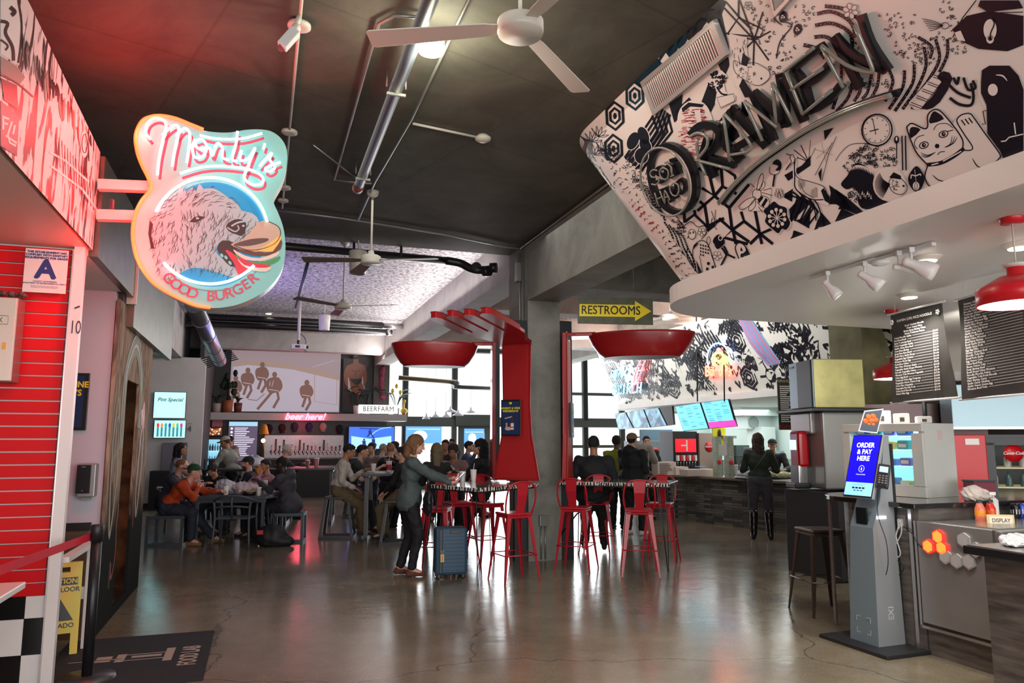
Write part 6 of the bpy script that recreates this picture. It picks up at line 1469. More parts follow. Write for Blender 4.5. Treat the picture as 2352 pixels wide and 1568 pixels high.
def person(label,loc,yaw,pose='stand',s=1.0,skin='light',top=(.05,.05,.05),pants=(.01,.01,.015),shoes=(.02,.02,.02),hair=(.02,.015,.01),style='short',cap=None,lean=0,side=0,hipz=None,hands=None,feet=None,hy=0,hp=0,gender='m',seat=.45,sleeve=1.0,hood=False,extras=None,fat=1.0,twist=0,beard=False,fh=None,detail=1,bare=False,jacket=0,curl=.5,bun=False,brim=0,hat2=None,pole=None,tuck=0,lowcut=False):
 """local frame: x right, y forward, z up; seated figures rest on a seat of the given height"""
 f_=gender=='f';rs=random.Random(len(label)*7+int(loc[0]*100));sit=pose=='sit'
 hz=hipz if hipz is not None else((seat+.10)/s if sit else .93)
 hip=V((0,0,hz));Rt=Euler((-R(lean),R(side),R(twist))).to_matrix()
 T=lambda x,y,z:hip+Rt@V((x,y,z))
 sw=(.155 if f_ else .180)*(1+.3*(fat-1));chest=T(0,0,.30);neck=T(0,0,.475);sh={k:T(k*sw,0,.415)for k in(-1,1)}
 Rh=Euler((R(-lean*.35-hp),R(side*.4),R(twist*.6+hy))).to_matrix();hc=neck+Rt@V((0,.012,.085))+Rh@V((0,.012,.085));Hd=lambda x,y,z:hc+Rh@V((x,y,z))
 hd=hands or[None,None];ft=feet or[None,None];arms={};legs={}
 for i,k in enumerate((-1,1)):
  h=hd[i]
  if h is None:h=(V((k*(sw+.04),.05,hz-.08))if not sit else V((k*.13,.32,hz+.09)))
  pl=V(pole[i])if pole else V((k*.5,-.7,-.6));e,w=ik(sh[k],V(h),.275,.245,pl);arms[k]=(sh[k],e,w)
  hj=hip+V((k*.085,0,-.02));f=ft[i]
  if f is None:f=V((k*.10,0.0,.085))if not sit else V((k*.14,.42,.085))
  kn,an=ik(hj,V(f),.43,.41,V((k*.15,1,.3)));legs[k]=(hj,kn,an)
 g=fat
 # ---- body
 B=[('e',T(0,-.01,.30),(.125*g,.085*g,.17),Rt),('e',T(0,0,.06),(.125*g,.095*g,.12),Rt),('c',chest,neck,.09,.05),('c',neck-Rt@V((0,0,.03)),hc-Rh@V((0,.02,.05)),.052,.050)]
 for k in(-1,1):
  a,e,w=arms[k];hj,kn,an=legs[k];d=(w-e).normalized()
  B+=[('c',T(k*.08,0,.40),a,.055,.048),('c',a,e,.046,.036),('c',e,w,.035,.026),('c',hj,kn,.075*g,.052),('c',kn,an,.050,.036),('c',an,an+V((k*.01,.13,-.055)),.035,.03)]
 hr=.076
 head=[('e',Hd(0,-.012,.022),(hr,.093,.094),Rh),('e',Hd(0,.022,-.045),(.056,.062,.058),Rh),('c',Hd(0,.060,-.083),Hd(0,.055,-.06),.022,.026),('c',hc-Rh@V((0,.02,.06)),neck,.050,.052)]
 head+=[('c',Hd(0,.086,.012),Hd(0,.102,-.026),.009,.0135),('e',Hd(0,.084,-.062),(.021,.010,.009),Rh),('e',Hd(0,.074,.030),(.048,.016,.012),Rh)]
 for k in(-1,1):head+=[('e',Hd(k*.076,-.005,-.008),(.010,.022,.032),Rh),('-',('e',Hd(k*.030,.092,.008),(.014,.012,.009),Rh)),('e',Hd(k*.036,.062,-.028),(.022,.020,.02),Rh)]
 HP=[]
 if fh is not False:
  for i,k in enumerate((-1,1)):
   a,e,w=arms[k];dr=(w-e).normalized();nrm=V((0,0,-1))if abs(dr.z)<.8 else V((-k,0,0));fd=fh[i]if fh and fh[i]else None
   if fd:dr,nrm=V(fd[0]),V(fd[1])
   HP+=hand_prims(w,dr,nrm,curl,1.0,k)
 skm=mat('skin_'+skin,SK[skin],.5);M=Matrix.Translation(V(loc))@Matrix.Rotation(yaw,4,'Z')@Matrix.Scale(s,4)
 bb=soft('person',B,skm,None,.016,.035,extra=[(head,.0065 if detail else .009,.014)]+([(HP,.0045 if detail else .006,.006)]if HP else[]));bb.matrix_world=M
 tag(bb,label,'person')
 def part(nm,pr,col,h=.011,k=.03,wob=0.0,wf=20,rough=.8,m=None):
  PC[0]+=1;o=soft(nm,pr,m or mat('%s_%d'%(nm,PC[0]),col,rough,noise=.14,nscale=14,bump=.35,bscale=26),bb,h,k,wob,wf);return o
  # ---- trousers
 wl=.012 if f_ else .020
 if not bare:
  L_=[('e',hip+V((0,-.005,.02)),(.152*g,.112*g,.115),None)]
  for k in(-1,1):hj,kn,an=legs[k];L_+=[('c',hj,kn,(.088+wl*.5)*g,.062+wl*.6),('c',kn,kn.lerp(an,.93),.060+wl*.6,.040+wl*1.1)]
  part('trousers',L_,pants,wob=.0055,wf=27)
  for k in(-1,1):
   an=legs[k][2];fw=(an-legs[k][1]);tip=V((0,1,0))if not sit else V((0,1,0));zf=an.z-.085
   part('shoe',[('c',an+V((0,-.035,-.05)),an+V((k*.012,.135,-.058)),.036,.033),('c',an+V((0,-.01,-.02)),an+V((0,.05,-.045)),.040,.034),('p',an+V((0,0,-.085)),V((0,0,-1)))],shoes,.008,.02)
   # ---- top
 S_=[('e',T(0,-.008,.30),(.150*g,.108*g,.185),Rt),('e',T(0,0,.08-tuck),(.148*g,.115*g,.13),Rt),('c',T(0,-.01,.36),T(0,-.012,.445),.10,.075)]
 if f_:S_.append(('e',T(0,.075,.30),(.115,.055,.065),Rt))
 hem=('-',('e',T(0,0,-jacket-.15),(.205*g,.20*g,.10),Rt))if jacket else None
 if jacket:S_+=[('e',T(0,-.005,-.02),(.182*g,.146*g,.12+jacket),Rt)]
 for k in(-1,1):
  a,e,w=arms[k];S_+=[('c',T(k*.07,0,.41),a,.074,.066),('c',a,e,.068*(g**.5),.050)]
  if sleeve>=1:S_+=[('c',e,e.lerp(w,.93),.050,.037)]
  elif sleeve>.5:S_+=[('c',e,e.lerp(w,.45),.050,.042)]
 if hood:S_+=[('e',T(0,-.095,.46),(.13,.085,.10),Rt),('c',T(-.07,.0,.455),T(.07,.0,.455),.055,.055)]
 else:S_.append(('-',('e',T(0,.03,.515),(.058 if not lowcut else .10,.07,.065 if not lowcut else .09),Rt)))
 if hem and not sit:S_.append(hem)
 part('top',S_,top,wob=.0075,wf=21)
 # ---- hair, hat
 def hp_(x,y,z,a,b,c):return('e',Hd(x,y,z),(a,b,c),Rh)
 face_cut=[('-',('e',Hd(0,.095,-.045),(.058,.075,.085),Rh))]
 if style=='short':part('hair',[hp_(0,-.022,.034,.081,.098,.093),hp_(0,.03,.085,.055,.045,.03)]+face_cut+[('-',('e',Hd(0,.04,-.10),(.1,.11,.07),Rh)),('p',Hd(0,0,-.04),Rh@V((0,.3,-1)))],hair,.008,.02,.003,60)
 if style=='buzz':part('hair',[hp_(0,-.02,.030,.079,.094,.090)]+face_cut+[('-',('e',Hd(0,.07,-.06),(.1,.09,.09),Rh)),('p',Hd(0,0,-.02),Rh@V((0,.3,-1)))],hair,.008,.02)
 if style in('long','curly','bob','pony'):
  Ln={'long':-.26,'curly':-.30,'bob':-.14,'pony':-.05}[style];wb=.010 if style=='curly' else .005
  hh=[hp_(0,-.022,.036,.086,.103,.096),('c',Hd(0,-.06,.0),Hd(0,-.085,Ln),.080,.052)]
  if style!='pony':hh+=[('c',Hd(-.062,-.02,0),Hd(-.072,-.01,Ln*.72),.034,.026),('c',Hd(.062,-.02,0),Hd(.072,-.01,Ln*.72),.034,.026)]
  else:hh=[hh[0],('c',Hd(0,-.10,.03),Hd(.02,-.14,-.06),.03,.03),('c',Hd(.02,-.14,-.06),Hd(.02,-.12,-.24),.03,.014)]
  part('hair',hh+[('-',('e',Hd(0,.095,-.045),(.052,.075,.10),Rh)),('-',('c',Hd(0,.05,-.10),Hd(0,.05,-.3),.05,.05))],hair,.009,.025,wb,45)
 if bun:part('hair_bun',[hp_(0,-.085,.095,.042,.040,.038)],hair,.008,.02,.004,60)
 if beard:part('beard',[hp_(0,.035,-.066,.060,.056,.048),('-',hp_(0,.10,-.035,.035,.06,.022)),('-',hp_(0,.05,.0,.1,.1,.038))],hair,.007,.015,.002,70)
 if cap:
  cc=[hp_(0,-.018,.052,.088,.104,.078),('p',Hd(0,0,.030),Rh@V((0,0,-1)))];o=part('cap',cc,cap,.008,.015)
  a=brim;dr=Rh@Euler((0,0,R(a))).to_matrix()@V((0,1,0));ct=Hd(0,-.018,.038)+dr*.12
  part('cap_brim',[('e',ct,(.072,.072,.010),Rh)],hat2 or cap,.007,.01)
  # ---- face
 if detail:
  m=MB()
  for k in(-1,1):m.ball(Hd(k*.030,.0815,.0085),(.0125,.008,.0065),0,8);m.ball(Hd(k*.030,.088,.0085),(.0058,.004,.0062),1,8)
  o=m.build('eyes',[mat('eye_white',(.6,.6,.58),.3),mat('eye_dark',(.015,.01,.008),.2)],bb)
  m=MB()
  for k in(-1,1):m.tube([Hd(k*.015,.0905,.027),Hd(k*.03,.091,.032),Hd(k*.047,.080,.027)],.0032,6)
  m.build('eyebrows',mat('brow_%d'%PC[0],tuple(c*.6 for c in hair)),bb)
  m=MB();m.tube([Hd(-.021,.086,-.060),Hd(0,.0945,-.060),Hd(.021,.086,-.060)],.0042,6);m.build('lips',mat('lips_'+skin,tuple(c*k for c,k in zip(SK[skin],(.72,.45,.45)))),bb)
 bb['_']=0;del bb['_']
 LOC=lambda p:M@V(p)
 return bb,arms,Hd,T,M
def held(name,mb,mats,M,label,cat,group=None):
 o=mb.build(name,mats);o.matrix_world=M;return tag(o,label,cat,group)
OR,NV=s2l(176,62,18),s2l(22,28,44)
# standing woman with phone
b_,ar,Hd,T,M=person('woman standing by the blue suitcase in a grey sweater, looking at her phone',(-1.22,8.98,0),R(-78),s=.97,gender='f',skin='pink',top=s2l(72,84,86),pants=(.006,.006,.010),shoes=s2l(96,52,40),hair=s2l(112,78,52),style='bob',hp=14,lean=3,tuck=-.01,jacket=.09,hands=[(-.03,.50,1.14),(.13,.49,1.10)],feet=[(-.10,-.10,.09),(.09,.03,.09)],fat=1.08,curl=.9,fh=[((.3,1,.1),(0,-.2,1)),((-.2,1,.1),(-.3,0,1))])
m=MB();m.box((0,0,0),(.075,.15,.009),0);m.box((0,0,.005),(.068,.14,.001),1);held('phone',m,[mat('phone_body',(.02,.02,.02),.2),mat('phone_screen',(.5,.6,.7),.2,emit=(.55,.72,.95),es=1.2)],M@TR(.04,.62,1.175,rx=R(42)),'smartphone with a lit screen held by the woman in the grey sweater','phone')
bag=soft('handbag',[('e',(0,0,0),(.13,.06,.15),None),('c',(-.08,0,.12),(0,0,.26),.012,.012),('c',(.08,0,.12),(0,0,.26),.012,.012)],mat('bag_black',(.01,.012,.018),.35),None,.01,.02,.006,30);bag.matrix_world=M@TR(.27,.20,.88);tag(bag,'soft black handbag hanging at the waist of the woman in the grey sweater','bag')
# seated group, left table
def seatp(label,px,py,Y,yaw,**k):
 """place so that the head centre falls on a picture point at depth Y"""
 s=k.get('s',1.0);p=at(px,py,Y);return p
person('person in an orange sweater and backward green cap leaning over the dining table',(-5.27,11.55,0),R(-84),'sit',skin='pink',top=OR,pants=s2l(34,40,54),shoes=s2l(130,96,60),hair=s2l(96,66,44),style='buzz',cap=s2l(18,70,40),brim=180,hat2=s2l(20,60,40),lean=38,hp=-6,seat=.47,hands=[(-.05,.72,.80),(.06,.46,.86)],feet=[(-.16,.66,.085),(.16,.42,.085)],fat=1.12,pole=[(-.5,-.2,-.6),(.6,.2,-.6)],curl=.7)
person('person with short ginger hair in a navy and grey top behind the orange sweater',(-5.68,12.25,0),R(-80),'sit',skin='pink',top=s2l(52,56,70),hair=s2l(120,78,50),style='buzz',lean=26,seat=.47,hands=[(-.05,.62,.86),(.1,.5,.86)],fat=1.0,pants=s2l(20,24,40))
person('woman with long dark curly hair in a pale patterned top by the white wall',(-6.35,14.1,0),R(-68),'sit',gender='f',skin='tan',top=s2l(150,150,165),hair=(.008,.007,.007),style='curly',seat=.66,lean=8,pants=(.02,.03,.06),hands=[(-.05,.36,1.12),(.08,.34,1.16)],fh=False)
person('person in a tan brimmed cap and grey tee bending over the bar table',(-5.55,15.0,0),R(78),'stand',skin='tan',top=s2l(140,142,132),hair=s2l(70,50,36),style='short',cap=s2l(178,164,148),brim=0,hat2=s2l(40,38,40),lean=20,hp=10,fat=1.25,sleeve=.7,hands=[(-.3,.45,.95),(.2,.45,.95)])
person('bartender with dark ponytail in a pale top behind the bar',(-8.05,21.4,0),R(178),'stand',gender='f',skin='light',top=s2l(150,130,135),hair=(.012,.009,.009),style='pony',hp=25,s=1.0)
person('woman in black at the far side of the dining table looking down',(-5.10,13.15,0),R(172),'sit',gender='f',skin='tan',top=(.008,.008,.010),hair=(.02,.015,.013),style='pony',hp=24,lean=26,seat=.46,s=.9,hands=[(-.12,.46,.84),(.1,.44,.86)],pants=(.01,.012,.02),feet=[(-.1,.25,.085),(.12,.3,.085)])
person('bearded person in a black cap and dark blue shirt at the dining table',(-4.50,13.0,0),R(100),'sit',skin='pink',top=s2l(16,20,36),hair=s2l(84,60,46),style='short',cap=(.012,.012,.013),lean=6,seat=.47,s=.95,beard=True,fat=1.15,hands=[(-.15,.35,.78),(.15,.35,.78)],detail=1)
b_,ar,Hd,T,M=person('person in a pink sweatshirt biting a burger at the dining table',(-4.05,12.7,0),R(128),'sit',s=.93,skin='tan',top=s2l(176,128,140),hair=(.015,.01,.008),style='short',lean=12,seat=.46,hands=[(-.07,.23,1.14),(.10,.20,1.12)],hy=20,curl=1.2,pole=[(-.6,.2,-1.5),(.6,.2,-1.5)],fh=[((.2,.3,1),(.6,.5,0)),((-.2,.3,1),(-.6,.5,0))])
bg=soft('burger',[('e',(0,0,.018),(.055,.055,.03),None),('e',(0,0,-.012),(.055,.055,.022),None)],mat('bun_toasted',s2l(190,120,60),.6),None,.006,.01);bg.matrix_world=M@Matrix.Translation(Hd(0,.15,-.06));tag(bg,'burger in a bun held at the mouth of the person in pink','burger')
m=MB();m.lathe([(0,0),(.06,.002),(.062,.02),(.058,.022),(.055,.006),(0,.005)],4,cap=False);held('paper_tray',m,mat('paper_amber',s2l(200,140,50),.6),M@Matrix.Translation(Hd(-.04,.21,-.10))@TR(rx=R(70)),'amber paper wrapper around the burger','wrapper')
person('person in a dark grey hooded jacket with back half turned at the dining table',(-3.52,11.98,0),R(84),'sit',skin='dark',top=s2l(58,58,66),pants=(.008,.008,.012),shoes=(.02,.02,.02),hair=(.004,.004,.004),style='buzz',hood=True,lean=14,seat=.47,fat=1.25,hands=[(-.06,.50,.92),(.15,.30,.72)],hp=6,feet=[(-.15,.50,.085),(.15,.36,.085)],jacket=.05,curl=.8,pole=[(-.2,-.5,-.9),(.5,-.5,-.8)])
person('white-haired person in a black coat leaning on the tall table near the taps',(-4.80,15.2,0),R(-62),'sit',skin='pink',top=(.012,.013,.016),hair=s2l(190,178,170),style='short',lean=22,seat=.67,hands=[(-.1,.55,1.08),(.15,.55,1.08)],fat=1.1,jacket=.08,detail=0)
person('person in a white sweater and khaki trousers on the tall black stool',(-2.88,12.45,0),R(-82),'sit',skin='tan',top=s2l(188,180,172),pants=s2l(104,88,62),shoes=s2l(70,62,54),hair=(.006,.006,.007),style='short',lean=12,seat=.67,hands=[(-.02,.40,1.06),(.16,.28,.80)],hp=16,feet=[(-.12,.30,.20),(.1,.42,.12)],fat=1.08)
person('person with dark hair and glasses beyond the white sweater, holding food',(-2.85,13.25,0),R(-84),'sit',skin='light',top=s2l(50,52,52),hair=(.008,.007,.008),style='short',lean=18,seat=.66,sleeve=.6,hands=[(-.05,.52,1.10),(.1,.52,1.10)],detail=0)
person('person in a taupe top behind the sweater group',(-2.85,15.2,0),R(180),'sit',gender='f',skin='light',top=s2l(120,104,100),hair=(.02,.015,.015),style='pony',seat=.66,detail=0)
person('woman with a blonde bun and black scoop-back top seen from behind',(-2.28,13.9,0),R(-14),'sit',gender='f',skin='pink',top=(.008,.008,.010),hair=s2l(150,110,80),style='buzz',bun=True,lowcut=True,seat=.66,sleeve=.4,lean=6,hands=[(-.2,.35,1.08),(.3,.3,1.08)],pants=(.03,.02,.03),fat=1.1)
person('person in a pale green shirt beyond the blonde bun',(-2.95,16.4,0),R(-40),'sit',skin='light',top=s2l(150,160,150),hair=s2l(150,140,130),style='buzz',seat=.66,lean=15,detail=0)
person('bald dark-skinned person in black behind the grey sweater woman',(-1.80,13.5,0),R(70),'sit',skin='brown',top=(.010,.010,.012),hair=(.01,.01,.01),style='none',lean=10,seat=.68,hands=[(-.1,.42,1.16),(.12,.42,1.16)],detail=1,fat=1.1)
person('person in a black visor cap far behind the cup table',(-2.6,16.6,0),R(100),'sit',skin='light',top=(.01,.01,.012),hair=(.02,.02,.02),style='short',cap=(.01,.01,.01),seat=.68,detail=0)
person('person in khaki trousers seated behind the grey sweater woman',(-1.72,11.75,0),R(80),'sit',skin='light',top=(.010,.010,.012),pants=s2l(96,82,60),shoes=(.02,.02,.02),hair=(.01,.01,.01),style='short',seat=.67,lean=0,hands=[(-.1,.28,.84),(.12,.28,.84)],feet=[(-.12,.3,.15),(.12,.32,.15)],s=.92)
person('person with wavy dark blonde hair in a black sweater with a white chevron',(-1.10,11.0,0),R(8),'sit',gender='f',skin='light',top=s2l(34,36,38),hair=s2l(112,98,74),style='long',seat=.67,lean=8,hands=[(-.1,.4,1.07),(.22,.36,1.07)],fat=1.05,extras=1)
person('person in a beige top facing the camera across the fork table',(-.92,12.1,0),R(172),'sit',gender='f',skin='tan',top=s2l(150,120,116),hair=s2l(52,44,40),style='pony',seat=.67,hp=14,lean=10,hands=[(-.1,.38,1.06),(.1,.38,1.06)])
person('person with long black hair in a black coat facing left at the fork table',(-.42,11.0,0),R(72),'sit',gender='f',skin='light',top=(.008,.008,.010),hair=(.006,.006,.007),style='long',seat=.73,lean=4,hands=[(-.12,.42,1.10),(.1,.42,1.10)],hy=30,pants=(.01,.01,.012))
person('person in a denim blue shirt far behind the fork table',(-1.02,15.8,0),R(-100),'sit',skin='light',top=s2l(60,76,104),hair=(.012,.012,.014),style='short',seat=.7,lean=10,detail=0,hands=[(.0,.25,1.3),(.1,.3,1.1)])
person('person with short black hair seen over the beige top',(-1.35,15.2,0),R(170),'sit',skin='tan',top=(.02,.02,.022),hair=(.01,.01,.01),style='short',seat=.72,detail=0)
person('person in a dark top seated farthest by the green door',(-1.55,19.5,0),R(150),'sit',skin='tan',top=(.03,.03,.05),hair=(.01,.01,.01),style='short',seat=.75,detail=0)
# right side
person('person in a dark jacket seated with back to the camera at the right table',(1.14,10.44,0),R(-5),'sit',skin='tan',top=(.010,.012,.016),hair=(.008,.012,.012),style='short',seat=.77,lean=0,fat=1.5,jacket=.10,pants=(.02,.022,.02),detail=0,fh=False,hands=[(-.22,.25,1.0),(.22,.25,1.0)])
person('person in a yellow high-visibility jacket behind the tan cap',(1.90,13.6,0),R(-30),'stand',skin='brown',top=s2l(150,160,40),hair=(.01,.013,.013),style='short',fat=1.2,jacket=.12,pants=(.01,.01,.015),s=.98,detail=0,hands=[(-.1,.25,1.1),(.15,.2,1.1)])
person('tall person in a flat-brim tan cap and black hooded jacket at the food counter',(2.05,12.75,0),R(-42),'stand',skin='light',top=(.008,.009,.013),hair=(.012,.01,.01),style='short',cap=s2l(122,98,70),brim=-4,hat2=s2l(60,44,36),fat=1.45,jacket=.10,hood=True,pants=(.006,.006,.010),shoes=(.6,.6,.6),hp=-6,hands=[(-.08,.22,1.05),(.15,.22,1.05)],feet=[(-.12,0,.085),(.13,.05,.085)],s=1.0)
b_,ar,Hd,T,M=person('person in a black jacket facing the camera and drinking from a red and white cup',(2.75,15.3,0),R(176),'stand',skin='light',top=(.010,.010,.014),hair=(.02,.014,.012),style='short',hands=[(-.2,.1,.95),(.02,.26,1.32)],curl=1.0,fat=1.2,s=.98,pants=(.01,.01,.014))
CUPM=[mat('cup_white',(.78,.76,.74),.4),mat('cup_print_red',(.62,.02,.03),.4),mat('straw_white',(.8,.8,.8),.4),mat('cup_clear',(.5,.5,.5),.15)]
def cup(loc,label,h=.13,r=.042,red=True,straw=True,M=None,grp='paper drink cups',clear=False,col=None):
 t=thing('drink_cup',loc,0,label,'cup',grp);MB().lathe([(r*.72,0),(r,h),(r*.98,h+.001),(0,h-.004)],20,cap=False).build('cup',CUPM[3]if clear else(mat('cup_col%s'%str(col),col,.4)if col else CUPM[0]),t);MB().lathe([(0,h+.010),(r*.9,h+.010),(r*1.05,h),(r*1.05,h-.006)],20,cap=False).build('lid',CUPM[0],t)
 if red:MB().lathe([(r*.79+.001,h*.2),(r*.93+.001,h*.72)],20,cap=False).build('print',CUPM[1],t)
 if straw:MB().tube([(0,0,h),(.01,0,h+.09)],.0035,6).build('straw',CUPM[2],t)
 if M is not None:t.matrix_world=M
 return t
cup((0,0,0),'red and white cup held by the person in the black jacket',M=M@TR(.02,.33,1.30),straw=False)
person('woman in a green sweater, grey jeans and tall black boots at the stone counter',(4.02,12.2,0),R(-16),'stand',gender='f',skin='light',top=s2l(44,56,44),pants=s2l(72,72,80),shoes=(.008,.008,.010),hair=s2l(58,36,28),style='long',s=1.0,fat=1.22,hands=[(-.16,.36,1.12),(.2,.34,1.10)],feet=[(-.13,0,.09),(.13,.02,.09)],lean=6,hp=8)
bo=bpy.context.scene.objects;wmn=[o for o in bpy.data.objects if o.get('label','').startswith('woman in a green')][0]
for k in(-1,1):soft('boot',[('c',(k*.125,.0,.09),(k*.115,.02,.40),.052,.066),('c',(k*.13,-.02,.05),(k*.135,.14,.04),.042,.038),('c',(k*.13,-.03,.04),(k*.13,-.03,.015),.028,.022)],mat('boot_leather',(.008,.008,.010),.18,coat=.4),wmn,.009,.02,.002,30)
m=MB();m.tube([(-.17,.12,.98),(-.05,-.155,1.16),(.10,-.13,1.36),(.12,.02,1.43)],.006,6,flat=.5);m.build('bag_strap',mat('strap_tan',s2l(120,116,96),.5),wmn)
person('kitchen worker in black behind the stone counter',(4.95,14.2,0),R(160),'stand',skin='tan',top=(.010,.010,.012),hair=(.01,.01,.01),style='short',cap=(.01,.01,.01),lean=12,hands=[(-.2,.4,1.1),(.1,.45,1.06)],detail=0,s=.95)
cv=[o for o in bpy.data.objects if 'white chevron' in o.get('label','')][0]
m=MB();m.tube([(.20,.02,1.18+.03),(.26,.07,1.10),(.24,.14,1.17)],.018,6,flat=.4);m.tube([(.245,-.02,1.10),(.29,.06,1.0),(.25,.15,1.08)],.014,6,flat=.4);m.build('chevron_print',mat('cup_white'),cv)
# ================================================================= BAR AT THE BACK
def vplane(v):return plane_draw(G(0,v),AV,.004,.003)
def uvz(px,py,v):
 p=on_plane(px,py,G(0,v),AV);a=toG(p);return a[0],p.z
def board(name,x0,y0,x1,y1,v,mats,label,cat,th=.04,frame=None,group=None,fb=.02):
 """thin box on a plane facing the camera, given by its picture corners"""
 u0,z1=uvz(x0,y0,v);u1,z0=uvz(x1,y1,v);t=thing(name,G((u0+u1)/2,v,(z0+z1)/2),ANG,label,cat,group);w,h=u1-u0,z1-z0
 if frame:MB().box((0,0,0),(w,th,h)).build('frame',frame,t,.004);MB().box((0,-th/2-.002,0),(w-fb*2,.004,h-fb*2)).build('panel',mats,t)
 else:MB().box((0,0,0),(w,th,h)).build('panel',mats,t,.003)
 return t,w,h,TR(0,-th/2-.006,0,rx=PI/2)
def lines_on(t,M,w,h,n,m_,seed=1,x0=-.4,x1=.4,y0=.4,y1=-.4,sz=.02,mark=None):
 rr=random.Random(seed);k=MB()
 for i in range(n):
  y=y0+(y1-y0)*i/max(1,n-1);L_=rr.uniform(.5,1)*(x1-x0);k.box((0,0,0),(L_*w,sz,.002),0,M=M@TR((x0+L_/2)*w,y*h,0))
  if mark is not None and i%2==0:k.lathe([(0,0),(.035,0),(.035,.002),(0,.002)],12,0,M@TR((x0-.1)*w,(y-.01)*h,0),cap=False)
 k.build('lettering',m_,t);return k
 # projection screen with hockey players
t,w,h,M=board('projection_screen',533,800,779,947,14.55,mat('screen_cloth',(.08,.08,.08),.8,emit=s2l(196,172,178),es=.40),'large projection screen showing a hockey game above the bar','screen',.02)
u0,z1=uvz(520,789,14.5);u1,z0=uvz(795,802,14.5);MB().box((.02,-.03,z1-t.location.z-.06),(u1-u0,.12,.16)).build('casing',mat('casing_white',(.45,.42,.42),.5),t,.01)
CR[7]=(340,700,3.92);D=vplane(14.53)
D.fill(0,0,[(765,560),(900,540),(1300,580),(1720,680),(1715,960),(758,958)],7);D.line(1,1,[(780,520),(1100,530),(1500,600),(1715,665)],8,7,sm=3)
for x,y,s_ in((1140,700,1.2),(900,650,1.0),(1030,600,1.0),(790,720,1.0),(1430,760,1.0)):
 P=lambda a,b:(x+a*s_,y+b*s_)
 D.ell(2,2,P(0,-60),22,26,7);D.fill(2,2,[P(-50,-30),P(30,-40),P(60,20),P(45,60),P(20,70),P(-40,80),P(-65,20)],7,sm=2);D.line(2,2,[P(-20,70),P(-70,130),P(-130,200)]if s_>1.1 else[P(-10,70),P(-40,160)],6,7);D.line(2,2,[P(20,70),P(30,120),P(-10,190)],6,7)
 D.line(3,0,[P(-45,50),P(30,62)],1.6,7)
D.line(2,2,[(1050,800),(980,860),(900,850)],1.6,7);D.line(2,1,[(1500,610),(1500,870),(1700,900),(1700,660),(1500,620)],1.6,7)
D.line(2,0,[(1480,560),(1680,500)],1.2,7);D.line(3,0,[(1100,690),(1095,730)],1.4,7);D.line(3,0,[(1130,680),(1115,735)],1.4,7)
wchild(D.mb,'picture',[mat('ice_pale',(.1,.1,.1),.8,emit=s2l(212,200,216),es=.46),mat('board_tan',(.1,.08,.07),.8,emit=s2l(200,168,148),es=.42),mat('player_brown',(.06,.05,.04),.8,emit=s2l(158,116,106),es=.36)],t)
# cardboard wrestler
D=vplane(14.45)
sil=[(1850,460),(1895,460),(1895,520),(1950,545),(1970,620),(1965,690),(1940,740),(1935,640),(1925,700),(1950,770),(1900,800),(1885,900),(1845,900),(1830,780),(1815,690),(1800,650),(1800,740),(1770,700),(1762,620),(1790,545),(1845,525)]
D.fill(0,0,[(1790,600),(1960,600),(1950,760),(1880,830),(1800,760)],7);D.fill(1,1,sil,7,sm=2);D.fill(2,2,[(1815,665),(1925,665),(1915,700),(1880,725),(1840,700)],7);D.fill(2,2,[(1845,465),(1897,465),(1890,490),(1850,490)],7);D.fill(2,2,[(1820,795),(1890,800),(1885,900),(1830,900)],7);D.line(2,3,[(1830,590),(1870,600),(1910,585)],1.5,7);D.line(2,3,[(1868,600),(1868,650)],1.2,7)
t=thing('cutout_standee',G(-.65,14.42,3.3),0,'cardboard cutout of a bare-chested wrestler beside the projection screen','cutout');wchild(D.mb,'print',[mat('cut_white',(.6,.6,.6),.5),mat('cut_skin',s2l(128,84,66),.5),mat('cut_black',(.02,.02,.02),.5),mat('cut_shade',s2l(90,56,44),.5)],t)
m=MB();m.box(G(-.66,14.47,3.3),(.7,.01,1.7),rz=ANG);wchild(m,'backing',mat('cut_dark',(.05,.045,.045),.6),t)  # plain dark sheet behind the cutout
pk=soft('hanging_lobster',[('c',(0,0,.35),(0,0,-.3),.09,.06),('c',(0,0,-.3),(.05,0,-.55),.06,.1),('c',(-.05,0,.3),(-.12,0,.6),.03,.04),('c',(.05,0,.3),(.1,0,.6),.03,.04),('c',(0,0,0),(-.2,0,-.35),.04,.03)],mat('lobster_pink',s2l(150,60,90),.5,noise=.5),None,.03,.03,.015,30);pk.location=G(.24,14.6,3.5);tag(pk,'pink hanging lobster ornament right of the cardboard wrestler','ornament')
struct(gbox('wall_back_pier',-.02,.46,14.62,14.8,2.3,4.0,mat('pier_brown',(.10,.085,.08),.7)))
